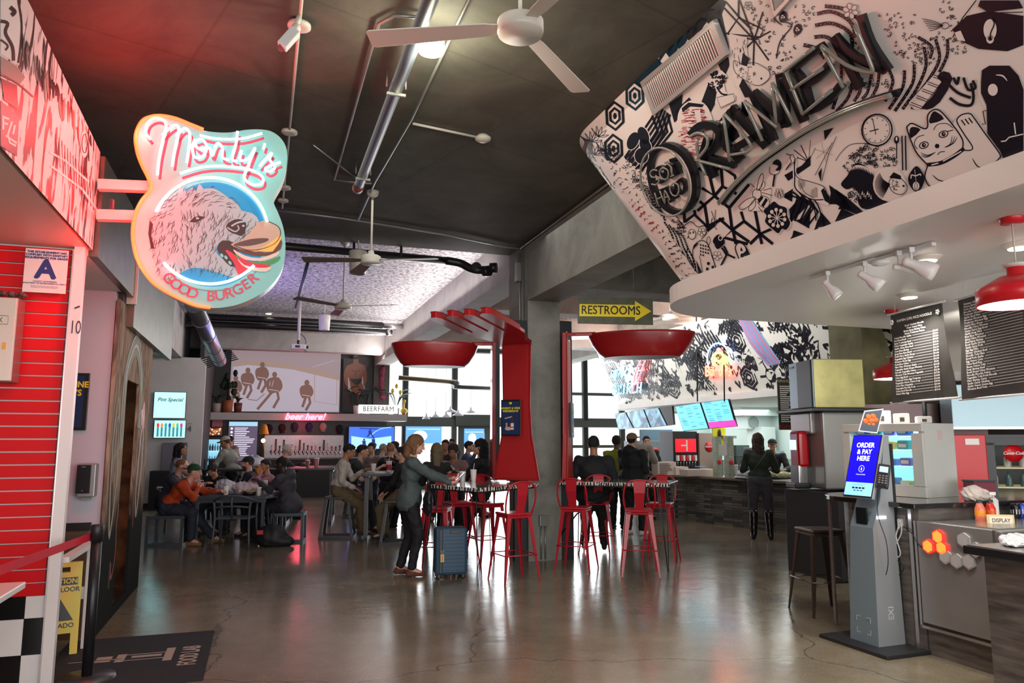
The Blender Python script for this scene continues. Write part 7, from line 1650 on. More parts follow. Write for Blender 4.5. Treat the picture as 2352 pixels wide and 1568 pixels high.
# shelf things
ZS=2.372
def pot(u,v,r,h,col,label,kind,s=1.0):
 t=thing('potted_plant',G(u,v,ZS),0,label,'plant','plants on the bar ledge');MB().lathe([(0,0),(r*.85,0),(r,h),(r*.9,h),(r*.88,h-.02),(0,h-.03)],20,cap=False).build('pot',mat('pot%s'%str(col),col,.6),t);rr=random.Random(int(u*100));m=MB()
 g=mat('leaf_dark',(.008,.022,.012),.6)
 if kind=='cactus':
  for k in range(13):x,z=rr.uniform(-.22,.22)*s,h+rr.uniform(.05,.95)*s;m.ball((x,rr.uniform(-.08,.08),z),(.075*s,.025,.11*s),0,8)
  m.tube([(0,0,h),(0,0,h+.8*s)],.03,6)
 else:
  for k in range(12):
   a=rr.uniform(0,6.28);L_=rr.uniform(.25,.5)*s;p=[(0,0,h-.02),(L_*.4*math.cos(a),L_*.4*math.sin(a),h+L_*.8),(L_*math.cos(a),L_*math.sin(a),h+L_*(.9 if kind=='leaf' else .5))];m.tube(smooth_line(p,3),.03,5,flat=.25,rad=[.008,.02,.03,.035,.03,.02,.004])
 m.build('leaves',g,t);return t
TC=s2l(150,84,52)
pot(-4.66,13.95,.13,.27,s2l(170,150,150),'small pale pot with a dark plant at the left end of the ledge','leaf',.8);pot(-4.36,13.95,.15,.36,TC,'terracotta pot with a tall paddle cactus beside the screen','cactus',.95)
pot(-4.08,14.12,.12,.30,s2l(96,40,26),'dark red pot behind the terracotta pot','leaf',.5);pot(-.62,13.9,.11,.26,(.6,.6,.58),'white pot with spiky leaves before the cardboard wrestler','leaf',1.2);pot(-.30,14.15,.14,.3,(.6,.6,.6),'potted palm with drooping dark leaves behind the lit letter sign','palm',1.5)
fl_=pot(.62,14.0,.1,.2,(.1,.1,.1),'yellow tulips behind the right end of the letter sign','leaf',1.4);m=MB()
for x,z in((-.12,.75),(.0,.9),(.12,.7)):m.ball((x,0,z),(.05,.05,.08),0,8)
m.build('blossom',mat('tulip_yellow',(.7,.6,.05),.5),fl_)
t,w,h,M=board('lightbox_sign',824,929,913,950,13.8,mat('lightbox_white',(.8,.8,.8),.4,emit=(1,1,1),es=.85),'white lightbox sign with thin letters BEERFARM on the ledge','sign',.1)
m=MB();text(m,'BEERFARM',M,size=h*.82,sx=.86,space=1.12);m.build('lettering',mat('ink_black'),t)
dk=soft('rubber_duck',[('e',(0,0,.15),(.11,.09,.09),None),('c',(-.02,0,.2),(.0,0,.42),.04,.03),('e',(.0,0,.46),(.055,.05,.05),None),('c',(.02,0,.46),(-.08,0,.44),.02,.008)],mat('duck_yellow',s2l(214,190,60),.4),None,.014,.02);dk.location=G(.84,13.85,ZS-.04);tag(dk,'yellow long-necked rubber duck at the right end of the ledge','duck');MB().box((0,0,.05),(.12,.1,.08)).build('feet',CUPM[1],dk,.02)
u,z=uvz(700,957,13.7);t=thing('neon_script',G(u,13.68,z),ANG,'red neon script reading beer here! on the bar ledge','sign');m=MB();text(m,'beer here!',TR(rx=PI/2),size=.27,bold=.006,extrude=.012,shear=.35,sx=1.0);m.build('lettering',mat('neon_red_lit',(.8,.05,.1),.3,emit=(1,.09,.14),es=7),t)
point('bar_neon',G(u,13.4,z-.1),26,(1,.08,.14),.2)
# wall screens, papers, number
t,w,h,M=board('menu_screen',355,899,426,961,10.08,mat('screen_cyan',(.3,.6,.6),.3,emit=s2l(170,236,240),es=1.15),'upper cyan wall screen headed Pint Special','screen',.06,BLK2,'wall menu screens',.012)
m=MB();text(m,'Pint Special',M@TR(0,h*.2,0),size=h*.19,shear=.3,bold=.002);m.build('lettering',mat('teal_ink',s2l(20,110,130),.4),t)
t,w,h,M=board('menu_screen',355,964,426,1006,10.08,mat('screen_cyan'),'lower cyan wall screen with a row of coloured popsicles','screen',.06,BLK2,'wall menu screens',.012);m=MB();m2=MB()
for k in range(7):m.ball(((-.26+.085*k)*1.0,-.04,.09),(.03,.003,.055),k%7,8);m2.box((-.26+.085*k,-.035,-.06),(.045,.002,.24))
m.build('popsicle_print',[mat('pop%d'%i,s2l(*c),.4,emit=s2l(*c),es=.8)for i,c in enumerate(((220,60,50),(240,140,60),(30,170,190),(40,80,170),(200,200,70),(90,190,120),(190,60,160)))],t);m2.build('stick_print',mat('stick_teal',s2l(40,130,140),.4,emit=s2l(60,150,160),es=.7),t)
u,z=uvz(435,985,10.08);t=thing('unit_number',G(u,10.13,z),ANG,'grey wall number 4 right of the cyan screens','number');m=MB();text(m,'4',TR(rx=PI/2),size=.2,extrude=.01);m.box((0,0,.13),(.09,.02,.008));m.build('digit',mat('digit_grey',(.08,.08,.09),.4),t)
board('wall_panel',374,1016,427,1088,10.1,mat('panel_grey',(.20,.20,.24),.5),'grey access panel on the wall under the cyan screens','panel')
t,w,h,M=board('waste_cabinet',348,1078,402,1166,9.6,BLACK,'black waste cabinet against the white wall end','cabinet',.5);t.location.z=h/2;MB().box((0,-.255,.12),(w*.8,.01,.03)).build('slot',mat('suitcase_black'),t)
for i,(x0,y0,x1,y1)in enumerate(((453,963,477,981),(488,959,511,980))):board('paper_notice',x0,y0,x1,y1,13.95,mat('paper_pink',s2l(190,120,130),.6),('left pink paper notice above the bottle fridge','right pink paper notice above the bottle fridge')[i],'notice',.01)
t,w,h,M=board('food_lightbox',448,981,511,1001,13.9,mat('food_bg',s2l(120,80,60),.5,emit=s2l(90,50,40),es=.5),'lit strip of food photos on top of the bottle fridge','sign',.1,BLK2);m=MB();rr=random.Random(2)
for k in range(40):m.ball((rr.uniform(-.45,.45)*w,-.054,rr.uniform(-.38,.38)*h),(.03,.003,.028),rr.randint(0,2),8)
m.build('food_print',[mat('f%d'%i,s2l(*c),.5,emit=s2l(*c),es=.7)for i,c in enumerate(((225,200,150),(180,90,50),(235,225,200)))],t)
# bottle fridge
t,w,h,M=board('bottle_fridge',446,1003,513,1120,13.9,BLACK,'black fridge with a lit glass front full of bottles left of the tap list','fridge',.5);MB().box((0,-.256,0),(w*.82,.01,h*.9)).build('lit_interior',mat('fridge_light',(.5,.7,.8),.4,emit=s2l(110,180,205),es=.9),t);m=MB();m2=MB();rr=random.Random(6)
for r_ in range(4):
 z=h*(.32-.24*r_)-.12;m2.box((0,-.29,z-.02),(w*.82,.06,.02))
 for k in range(10):x=w*(-.36+.08*k);m.lathe([(.026,0),(.028,.12),(.011,.16),(.011,.2),(0,.2)],8,rr.choice((0,0,1,2)),TR(x,-.30,z-.01),cap=False)
m.build('bottles',[mat('bt_teal',s2l(60,110,130),.3),mat('bt_white',s2l(220,235,240),.3),mat('bt_dark',s2l(30,40,60),.3)],t)['kind']='stuff';m2.build('shelves',mat('shelf_lit',(.7,.8,.85),.4,emit=s2l(190,225,235),es=.8),t)
# tap list
t,w,h,M=board('tap_list',525,966,589,1085,13.95,mat('tap_bg',s2l(70,62,80),.4,emit=s2l(84,74,98),es=.8),'backlit tap list board beside the bottle fridge','menu',.06,BLK2);m=MB();m.box((0,-.04,h*.44),(w*.94,.006,h*.08));m.build('header',mat('tap_head',s2l(150,200,225),.4,emit=s2l(150,200,225),es=.8),t)
m=MB();text(m,'TAP LIST',M@TR(0,h*.43,.004),size=h*.075,bold=.003);m.build('title',mat('teal_ink'),t);lines_on(t,M,w,h,24,mat('tap_white',(.8,.8,.9),.4,emit=s2l(225,225,245),es=.9),4,-.28,.42,.36,-.45,.02,1)
# tap wall and taps
t,w,h,M=board('tap_wall',604,999,787,1088,14.06,mat('brushed_steel',(.42,.40,.42),.35,.75,noise=.1,nscale=20),'brushed steel back panel behind the row of beer taps','panel',.04)
def tap(px,py,tall,mi,label):
 u,z=uvz(px,py,13.9);t=thing('beer_tap',G(u,13.9,z),ANG,label,'tap','beer taps along the steel wall');m=MB();m.tube([(0,.08,0),(0,-.03,0),(0,-.04,-.09)],.014,8);m.lathe([(0,-.03),(.05,-.03),(.05,-.02),(0,-.02)],12,M=TR(0,.06,0,rx=PI/2));m.build('faucet',mat('chrome',(.6,.6,.6),.15,1),t)
 hm=[mat('handle_black',(.015,.015,.015),.3),mat('handle_red',(.3,.03,.04),.4),mat('handle_white',(.6,.55,.55),.4),mat('handle_brown',s2l(96,54,48),.4)][mi];m=MB();m.box((0,-.02,tall/2+.03),(.03+.02*(tall>.25),.03,tall));m.ball((0,-.02,tall+.03),.028,0,8);m.build('handle',hm,t,.008)
for k in range(18):tap(624+9.2*k,1037,(.15,.32,.12,.30,.13,.16,.14,.30,.2,.14,.12,.15,.1,.3,.22,.12,.1,.14)[k],(2,3,0,0,0,1,2,3,0,0,1,2,0,0,2,1,0,0)[k],'small beer tap handle in the row on the steel wall')
# hats, TV, lamp, counter
for k,(px,py,c)in enumerate(((618,985,(.012,.012,.014)),(648,984,s2l(60,30,26)),(677,981,s2l(60,64,84)),(710,981,s2l(60,50,110)),(742,981,s2l(196,180,164)),(780,986,s2l(24,26,46)))):
 u,z=uvz(px,py,14.6);lb=('black','dark maroon','black and red','purple','cream white','dark navy')[k];o=soft('hanging_hat',[('e',(0,0,.02),(.11,.07,.13),None),('e',(0,-.06,-.12),(.085,.07,.02),None)],mat('hat%d'%k,c,.7),None,.014,.02);o.location=G(u,14.6,z);o.rotation_euler=(0,0,ANG);tag(o,lb+' baseball cap hung on the dark tile above the taps','cap','caps hung on the bar wall')
t,w,h,M=board('television',800,978,906,1032,13.85,mat('tv_blue',(.1,.2,.5),.3,emit=s2l(30,90,205),es=1.15),'television showing a blue hockey broadcast at the right end of the bar','television',.06,BLK2,None,.025)
D=plane_draw(G(0,13.81),AV,.01,.002);D.fill(0,0,[(1830,1180),(2000,1205),(2190,1180),(2190,1290),(1830,1300)],7);D.line(1,0,[(2000,1180),(2080,1120),(2190,1100)],1.5,7,sm=3);D.line(1,2,[(1905,1110),(2080,1118)],2.5,7)
for x,y in((1945,1240),(2000,1150),(2030,1225)):D.ell(2,1,(x,y-28),9,10,7,n=8);D.fill(2,1,[(x-18,y-18),(x+14,y-18),(x+14,y+12),(x+34,y+40),(x+20,y+40),(x,y+14),(x-22,y+42),(x-30,y+36),(x-14,y+10)],7)
wchild(D.mb,'picture',[mat('tv_ice',(.3,.5,.8),.3,emit=s2l(150,200,250),es=1.1),mat('tv_player',(.02,.04,.2),.3,emit=s2l(16,30,110),es=.8),mat('tv_dark',(.02,.05,.3),.3,emit=s2l(20,50,150),es=.8)],t)
u,z=uvz(605,1022,12.9);t=thing('bell_lamp',G(u,12.9,1.08),0,'yellow bell-shaped bar lamp on a brass post beside the tap list','lamp');MB().lathe([(.14,.66),(.13,.70),(.08,.90),(.05,.94),(0,.95)],20,cap=False).build('shade',mat('bell_yellow',s2l(200,130,16),.4,.2),t);MB().tube([(0,0,0),(0,0,.7)],.03,10).build('post',mat('brass',s2l(150,110,50),.3,.8),t);MB().ball((0,-.03,.48),.06).build('bulb',mat('bell_glow',(1,.8,.4),.4,emit=(1,.75,.4),es=5),t)
t=thing('bar_counter',G(-2.3,12.5,0),ANG,'long dark bar counter in front of the taps','counter');MB().box((0,0,.52),(4.8,.6,1.04)).build('body',mat('bar_body',(.02,.02,.022),.5),t);MB().box((0,0,1.06),(4.86,.72,.04)).build('worktop',mat('bar_top',(.10,.06,.055),.3),t)
for k,(px,py,lb)in enumerate(((545,1075,'beige notice box on the bar counter behind the tan cap'),)):u,z=uvz(px,py,12.1);t=thing('notice_box',G(u,12.1,z),ANG,lb,'box');MB().box((0,0,0),(.5,.2,.6)).build('body',mat('box_beige',(.30,.26,.23),.6),t,.005);MB().box((-.08,-.102,.05),(.14,.004,.2)).build('notice',mat('paper_white',(.6,.58,.55),.6),t)
# window pendants, pipe, posters
for k,(px,py,s_)in enumerate(((979,962,.8),(1000,958,.9),(1024,958,1.0),(1034,946,1.2),(1052,954,1.1),(1081,948,1.15))):
 u,z=uvz(px,py,14.1);t=thing('cone_pendant',G(u,14.1,z),0,('smallest white cone pendant, leftmost before the tall windows','white cone pendant second from the left before the windows','white cone pendant below and left of the highest one','highest white cone pendant before the windows','white cone pendant touching the window mullion','white cone pendant above the green door')[k],'lamp','white cone pendants')
 MB().lathe([(.16*s_,0),(.155*s_,.03),(.05*s_,.10),(.03*s_,.16),(.01,.2),(0,.2)],20,cap=False).build('shade',mat('cone_white',(.55,.54,.58),.4),t);MB().tube([(0,0,.18),(0,0,4.62-z)],.006,5).build('cord',WP,t)
a_,b_=on_plane(915,867,G(0,14.0),AV),on_plane(1050,878,G(0,14.0),AV);t=thing('window_pipe',a_,0,'brown pipe with clamps running across the tall windows','pipe');m=MB();m.tube([a_,b_],.075,12);wchild(m,'pipe_run',mat('pipe_brown',(.10,.075,.03),.4),t);m=MB();c_,d_=on_plane(1042,888,G(0,13.95),AV),on_plane(1135,892,G(0,13.95),AV);m.tube([c_,d_],.07,12);m.tube([b_,c_],.11,12);wchild(m,'lower_run',mat('pipe_dark_green',(.05,.055,.05),.4),t)
for i,(x0,y0,x1,y1,lb)in enumerate(((932,976,1014,1018,'blue film poster on the lower window left of the green door'),(1066,984,1112,1020,'blue poster on the glass of the green door'))):
 t,w,h,M=board('window_poster',x0,y0,x1,y1,14.72,mat('poster_film',s2l(90,160,225),.4,emit=s2l(110,175,235),es=.75),lb,'poster',.01);m=MB();m.box((0,0,0),(w*.9,.02,.002),M=M@TR(0,h*.28,0));m.ball((-.1*w,-.01,-.05),(w*.2,.003,h*.3));m.build('print',mat('film_pale',s2l(210,235,250),.4,emit=s2l(215,238,250),es=.9),t)  # low glow in the posters stands for daylight coming through the film
 # things on the tables
cup(at(893,1085,12.5).xyz*1 if 0 else V((-2.06,12.55,1.05)),'tall red and white cup with a straw on the middle tall table',h=.17,r=.048);cup(V((-2.30,12.45,1.05)),'short white plastic cup on the middle tall table',h=.13,red=False,straw=False)
cup(V((-3.85,14.75,1.05)),'pink drink cup with a straw on the far tall table',h=.17,r=.05,red=False,col=s2l(200,110,110));cup(V((-4.05,14.85,1.05)),'small rose drink cup beside the pink cup',h=.13,red=False,col=s2l(150,80,80))
cup(V((-.50,9.75,1.05)),'white milkshake cup with a straw on the fork table',h=.14,red=False);cup(V((-.62,9.42,1.05)),'clear plastic cup beside the milkshake on the fork table',h=.13,red=False,straw=False,clear=True)
cup(V((-4.45,11.72,.72)),'white soda cup with a straw near the hand of the orange sweater',h=.14,red=False);cup(V((-3.95,11.75,.72)),'clear cup near the front right corner of the dining table',h=.12,red=False,straw=False,clear=True);cup(V((-4.52,11.9,.72)),'striped paper cup in the middle of the dining table',h=.12);cup(V((-4.0,12.2,.72)),'clear bottle-shaped cup before the bearded person',h=.2,r=.035,red=False,straw=False,clear=True)
def crumple(name,loc,r,col,label,cat,sd=1,fl=.7,grp=None,m=None):
 rr=random.Random(sd);o=soft(name,[('e',(rr.uniform(-.4,.4)*r,rr.uniform(-.3,.3)*r,r*fl*rr.uniform(.5,.9)),(r*rr.uniform(.45,.7),r*rr.uniform(.4,.6),r*fl*rr.uniform(.5,.8)),None)for _ in range(5)]+[('p',(0,0,.0),(0,0,-1))],m or mat('crumple%s'%str(col),col,.4),None,max(.008,r*.06),r*.12,r*.07,9/r);o.location=loc;return tag(o,label,cat,grp)
crumple('plastic_bag',(-4.66,12.25,.722),.22,s2l(190,190,200),'crumpled white takeaway bag at the left of the dining table','bag',1);crumple('plastic_bag',(-4.28,12.05,.722),.24,s2l(196,178,184),'pinkish white takeaway bag in the middle of the dining table','bag',2,.55);crumple('plastic_bag',(-5.0,14.35,1.05),.3,s2l(190,190,196),'large white bag on the bar table behind the dining group','bag',5,.5)
t=thing('food_basket',(-4.12,11.85,.722),0,'black basket of fries near the dining table front edge','basket');MB().lathe([(.08,0),(.13,.05),(.125,.05),(.075,.008),(0,.008)],24,cap=False).build('basket',BLACK,t);rr=random.Random(3);m=MB()
for k in range(26):a=rr.uniform(0,6.3);q=rr.uniform(0,.08);m.beam((q*math.cos(a),q*math.sin(a),.02),(q*math.cos(a)+rr.uniform(-.05,.05),q*math.sin(a)+rr.uniform(-.05,.05),rr.uniform(.05,.09)),.01,.01)
m.build('fries',mat('fries',s2l(196,160,96),.6),t)['kind']='stuff'
tt=frame_table((-5.15,14.5,0),R(8),1.5,.6,1.03,'dark bar-height table behind the dining group',WR,'tall_table',True,.06)
bp=soft('backpack',[('e',(0,0,.14),(.24,.16,.18),None),('e',(.12,.02,.07),(.22,.13,.10),None),('c',(-.05,0,.25),(-.08,.03,.55),.02,.015),('c',(.04,0,.25),(.0,.03,.55),.02,.015),('p',(0,0,0),(0,0,-1))],mat('backpack_black',(.008,.009,.012),.6),None,.012,.03,.008,22);bp.location=(-3.62,11.42,.0);tag(bp,'black backpack with a red patch on the floor under the dining table','backpack');MB().box((-.12,-.158,.22),(.09,.012,.06),rz=.2).build('patch',mat('patch_red',s2l(190,30,50),.5),bp)
# ================================================================= FAR FOOD STALL WITH PAINTED BULKHEAD
FB=Fascia(5.4,4.85,7.9,7.9,.7,1.2,2.48,3.95)
def far_mural():
 D=Draw(lambda x,y,o:FB.P(x,y,o),.003,.0007);C1=(0,0,1);rr=random.Random(11)
 def L(l,col,pts,w,sm=0):D.line(l,col,[(a,b*1.0)for a,b in pts],w,C1,sm=sm)
 def inb(a):return max(0.02,min(.98,a))
 for k in range(105):
  s_=rr.uniform(-9.2,1.4);w=rr.uniform(.12,.88);kind=k%6;q=rr.uniform(.14,.34)
  if kind==0:
   for j in range(5):L(0,1,[(s_+.09*j,inb(w-.2*q)),(s_+q*.6+.09*j,inb(w+.25*q)),(s_+q*1.3+.09*j,inb(w-.15*q))],.035)
  elif kind==1:
   for r_ in(1,.66,.33):L(0,1,[(s_+q*r_*math.cos(PI/3*i+.5),inb(w+q*.62*r_*math.sin(PI/3*i+.5)))for i in range(7)],.04)
  elif kind==2:
   D.ell(0,1,(s_,inb(w)),q*.5,q*.33,C1,n=6);D.ell(1,0,(s_+.04,inb(w)),q*.25,q*.18,C1,n=16)
   for i in range(5):L(0,1,[(s_,inb(w)),(s_+q*math.cos(i*1.256),inb(w+q*.6*math.sin(i*1.256)))],.03)
  elif kind==3:
   for j in range(7):L(0,1,[(s_+.10*j,inb(w-q*.4)),(s_+.10*j+.12,inb(w+q*.4))],.045)
  elif kind==4:
   D.fill(0,1,[(s_,inb(w)),(s_+q,inb(w+.12)),(s_+q*1.2,inb(w-.1)),(s_+.4*q,inb(w-.3*q))],C1);D.fill(1,0,[(s_+.3*q,inb(w)),(s_+.8*q,inb(w+.05)),(s_+.9*q,inb(w-.05))],C1)
  else:
   for j in range(5):L(0,1,[(s_+.05*j,inb(w-.3*q)),(s_+q*.3+.09*j,inb(w)),(s_+.12*j-.1,inb(w+.35*q))],.02,4)
 for k in range(520):
  s_,w=rr.uniform(-9.4,1.5),rr.uniform(.03,.97);a=rr.uniform(0,6.28);q=rr.uniform(.05,.16)
  L(2,rr.choice((1,1,1,0)),[(s_,w),(s_+q*math.cos(a),inb(w+.6*q*math.sin(a))),(s_+q*math.cos(a+1.3),inb(w+.6*q*math.sin(a+1.3)))],rr.uniform(.012,.05),3 if k%2 else 0)
 for k in range(9):L(3,3+k%3,[(-6.05+.03*k,.99),(-6.3+.05*k,.6),(-6.5+.04*k,.3)],.05,3)
 m=MB();ss=[-14]+[-9.4+.47*k for k in range(20)]+[.0]+[PI/2*k/10 for k in range(1,11)]+[PI/2+2];nw=3;vs=[FB.P(s_,j/nw)for s_ in ss for j in range(nw+1)]
 m.add(vs,[(i*4+j,i*4+j+1,i*4+j+5,i*4+j+4)for i in range(len(ss)-1)for j in range(nw)],0,True);n0=len(vs);m.v+=D.mb.v
 for f,mi in zip(D.mb.f,D.mb.m):m.f.append(tuple(i+n0 for i in f));m.m.append(mi);m.sm.append(False)
 struct(m.build('wall_mural_far',[mat('mural_white_far',(.78,.77,.70),.4),mat('mural_black'),mat('mural_black'),mat('streak_blue',s2l(120,170,220),.4),mat('streak_pink',s2l(220,130,160),.4),mat('streak_lilac',s2l(160,150,210),.4)]))
far_mural()
def ring_plate(name,u0,v1,r,z0,z1,m_,u2=8.6,v0=-2):
 pts=[(u0,v0)]+[(u0+r-r*math.cos(PI/2*k/10),v1-r+r*math.sin(PI/2*k/10))for k in range(11)]+[(u2,v1),(u2,v0)];o=MB().prism(pts,z0,z1).build(name,m_);o.location=ORG;o.rotation_euler=(0,0,ANG);return struct(o)
ring_plate('ceiling_far_soffit',5.30,8.7,.9,2.36,2.48,WHITE)
struct(gbox('wall_kitchen',8.5,8.6,-2,10,0,2.4,mat('kitchen_wall',(.62,.72,.70),.4)))
struct(gbox('wall_kitchen_end',6.6,8.5,8.6,8.7,0,2.4,mat('kitchen_wall')))
area('kitchen_light',G(7.0,5,2.3),(0,0,ANG),2.4,8,150,(.95,1,.97));area('mural_wash',G(3.6,4.5,3.7),(0,R(-75),ANG),.6,9,90,(1,.98,.95))
def uq(name,px4,u,mats,label,cat,th=.04,frame=True,grp=None,lean=0):
 P=[on_plane(x,y,G(u,0),BV)for x,y in px4];P[2]=P[2]+BV*lean;P[3]=P[3]+BV*lean;t=thing(name,P[0],0,label,cat,grp);n=(P[1]-P[0]).cross(P[3]-P[0]).normalized();n=n if n.dot(BV)<0 else-n
 m=MB();slab(m,[p-n*.02 for p in P],n,th);wchild(m,'frame' if frame else 'panel',BLK2 if frame else mats,t)
 c=sum(P,V())/4
 if frame:m=MB();m.add([c+(p-c)*.965+n*.004 for p in P],[(0,1,2,3)]);wchild(m,'screen_face',mats,t)
 x,y=P[1]-P[0],P[0]-P[3];return t,(lambda a,b,o=.008:P[0]+x*a-y*b+n*o),x,y
CY=mat('screen_sky',(.2,.5,.6),.3,emit=s2l(70,196,226),es=1.0);INKD=mat('ink_navy',(.02,.05,.12),.4)
for i,(q,lb)in enumerate((([(1550,933),(1608,924),(1628,984),(1570,990)],'left cyan menu screen of the far food stall'),([(1610,924),(1673,916),(1691,979),(1630,984)],'right cyan menu screen with a magenta strip'))):
 t,Q,x,y=uq('menu_screen',q,5.25,CY,lb,'screen',grp='overhead cyan menu screens');rr=random.Random(i+5);m=MB();fx=frame_M(Q(0,0),x,y)
 for k in range(26):a,b=rr.choice((.1,.4,.7)),.12+.03*k;m.add([Q(a,b),Q(a+rr.uniform(.08,.22),b),Q(a+.2,b+.012),Q(a,b+.012)],[(0,1,2,3)])
 text(m,('MAIN','EXTRAS')[i],frame_M(Q(.25,.07),x,y),size=.07);wchild(m,'lettering',INKD,t)
 if i:m=MB();m.add([Q(.02,.76,.01),Q(.98,.76,.01),Q(.98,.98,.01),Q(.02,.98,.01)],[(0,1,2,3)]);wchild(m,'magenta_strip',mat('magenta',s2l(220,40,160),.4,emit=s2l(220,40,160),es=.9),t)
SP=mat('screen_space',(.05,.1,.2),.3);nt=SP.node_tree;n_=nt.nodes.new('ShaderNodeTexNoise');n_.inputs['Scale'].default_value=2.2;n_.inputs['Distortion'].default_value=1.5;tc_=nt.nodes.new('ShaderNodeTexCoord');nt.links.new(tc_.outputs['Object'],n_.inputs[0]);c_=nt.nodes.new('ShaderNodeValToRGB');e_=c_.color_ramp.elements;e_[0].position=.35;e_[0].color=s2l(24,40,66)+(1,);e_[1].position=.7;e_[1].color=s2l(150,215,235)+(1,);nt.links.new(n_.outputs[0],c_.inputs[0]);nt.links.new(c_.outputs[0],nt.nodes['Principled BSDF'].inputs['Emission Color']);nt.nodes['Principled BSDF'].inputs['Emission Strength'].default_value=.8
for i,(q,lb)in enumerate((([(1412,950),(1436,946),(1455,983),(1420,986)],'leftmost starry blue screen under the far bulkhead'),([(1438,946),(1478,940),(1494,981),(1457,983)],'middle starry blue screen under the far bulkhead'),([(1480,940),(1512,936),(1532,977),(1496,981)],'starry blue screen beside the dark blank screen'),([(1514,935),(1544,932),(1548,975),(1534,977)],'dark blank screen left of the cyan menus'))):uq('wall_screen',q,5.25,SP if i<3 else BLACK,lb,'screen',grp='overhead screens')
# neon signs on the far bulkhead
def ft(px,py,off=.08):
 if not hasattr(FB,'ga'):FB.prep(-9,1.5)
 return FB.map(px,py,off)
def neon(name,label,strokes,col,es=5,r=.014):
 t=thing(name,ft(*strokes[0][0]),0,label,'sign')
 for i,s_ in enumerate(strokes):m=MB();m.tube([ft(q.x,q.y)for q in smooth_line(s_,3)],r,6);wchild(m,'neon_tube',mat('nt%s'%str(col[i%len(col)]),(.4,.4,.4),.3,emit=s2l(*col[i%len(col)]),es=es),t)
 return t
def letters(txt,px,py,w,h,sk=0,dy=0):
 """stroke letters as picture points"""
 A={'B':[[(0,0),(0,1)],[(0,0),(.8,.1),(.8,.4),(0,.5)],[(0,.5),(.9,.6),(.9,.9),(0,1)]],'R':[[(0,0),(0,1)],[(0,0),(.9,.1),(.8,.45),(0,.5)],[(.3,.5),(.9,1)]],'I':[[(.4,0),(.4,1)]],'C':[[(.9,.1),(.2,.05),(0,.5),(.2,.95),(.9,.9)]],'K':[[(0,0),(0,1)],[(.9,0),(0,.5),(.9,1)]],'H':[[(0,0),(0,1)],[(.9,0),(.9,1)],[(0,.5),(.9,.5)]],'a':[[(.8,.4),(.2,.4),(.05,.8),(.4,1),(.8,.7)],[(.8,.4),(.85,1)]],'s':[[(.8,.4),(.2,.5),(.7,.75),(.2,1),(0,.9)]],"'":[[(.3,0),(.2,.25)]],'&':[[(.9,1),(.2,.3),(.5,0),(.7,.3),(.1,.7),(.4,1),(.9,.6)]]};o=[]
 for i,ch in enumerate(txt):
  for s_ in A.get(ch,[]):o.append([(px+(i+a*.75)*w+sk*(1-b),py+b*h+dy*i)for a,b in s_])
 return o
neon('neon_name_sign','pale blue neon sign reading BRICK & BIRCH with red accent',letters('BRICK',1408,848,11,24,2,-1)+letters('&BIRCH',1412,880,11.5,24,2,-1),[(120,200,240)],2.2,.018)
neon('neon_bolt_sign','red neon bolt across the blue name sign',[[(1478,826),(1466,852),(1462,880),(1458,900)],[(1488,826),(1480,850),(1472,872)],[(1470,850),(1486,846)],[(1458,882),(1474,876)]],[(250,60,70)],5,.022)
neon('neon_hen_sign',"neon sign reading Baba's under a blue arch with a yellow hen",letters("Baba's",1629,838,10.5,22,0,0),[(255,70,40)],6,.022)
t=[o for o in bpy.data.objects if o.name=='neon_hen_sign'][0]
for s_,c_,r_ in(([(1634,835),(1632,815),(1640,794),(1655,785),(1672,792),(1682,812),(1686,835)],(90,170,250),.016),([(1648,836),(1644,822),(1652,808),(1664,808),(1672,822),(1670,836)],(255,200,60),.03),([(1654,806),(1658,798),(1664,804)],(255,60,60),.03),([(1650,824),(1668,828)],(255,200,60),.025)):m=MB();m.tube([ft(q.x,q.y)for q in smooth_line(s_,3)],r_,6);wchild(m,'neon_tube',mat('nt%s'%str(c_),(.4,.4,.4),.3,emit=s2l(*c_),es=4),t)
for x in(1600,1662):
 p=on_plane(x,735,G(5.0,0),BV);q=on_plane(x+2,922,G(5.15,0),BV);tag(MB().tube([p+V((0,0,.25)),q],.014,8).build('hanging_rod',BLK2),'black hanging rod '+('left' if x<1650 else 'right')+' of the neon hen sign','rod')
 # stone faced counter
def stone_mat():
 m=mat('ledge_stone',(.1,.1,.1),.7);nt=m.node_tree;b=nt.nodes['Principled BSDF'];N=nt.nodes.new;L=nt.links.new;tc=N('ShaderNodeTexCoord');sp=N('ShaderNodeSeparateXYZ');cb=N('ShaderNodeCombineXYZ');L(tc.outputs['Object'],sp.inputs[0]);ad=N('ShaderNodeMath');L(sp.outputs['X'],ad.inputs[0]);L(sp.outputs['Y'],ad.inputs[1]);L(ad.outputs[0],cb.inputs[0]);L(sp.outputs['Z'],cb.inputs[1])
 bt=N('ShaderNodeTexBrick');bt.inputs['Scale'].default_value=1;bt.inputs['Brick Width'].default_value=.26;bt.inputs['Row Height'].default_value=.048;bt.inputs['Mortar Size'].default_value=.003;bt.inputs['Color1'].default_value=(.045,.046,.045,1);bt.inputs['Color2'].default_value=(.17,.155,.13,1);bt.inputs['Mortar'].default_value=(.01,.01,.01,1);bt.offset=.37;bt.squash=.7;L(cb.outputs[0],bt.inputs[0]);L(bt.outputs[0],b.inputs['Base Color']);bp=N('ShaderNodeBump');bp.inputs['Strength'].default_value=.6;L(bt.outputs['Fac'],bp.inputs['Height']);L(bp.outputs[0],b.inputs['Normal']);return m
CP=[(4.05,4.2),(4.64,3.7),(5.10,1.56),(5.40,.55),(6.0,.6),(5.65,1.7),(5.15,3.95),(4.45,4.6)]
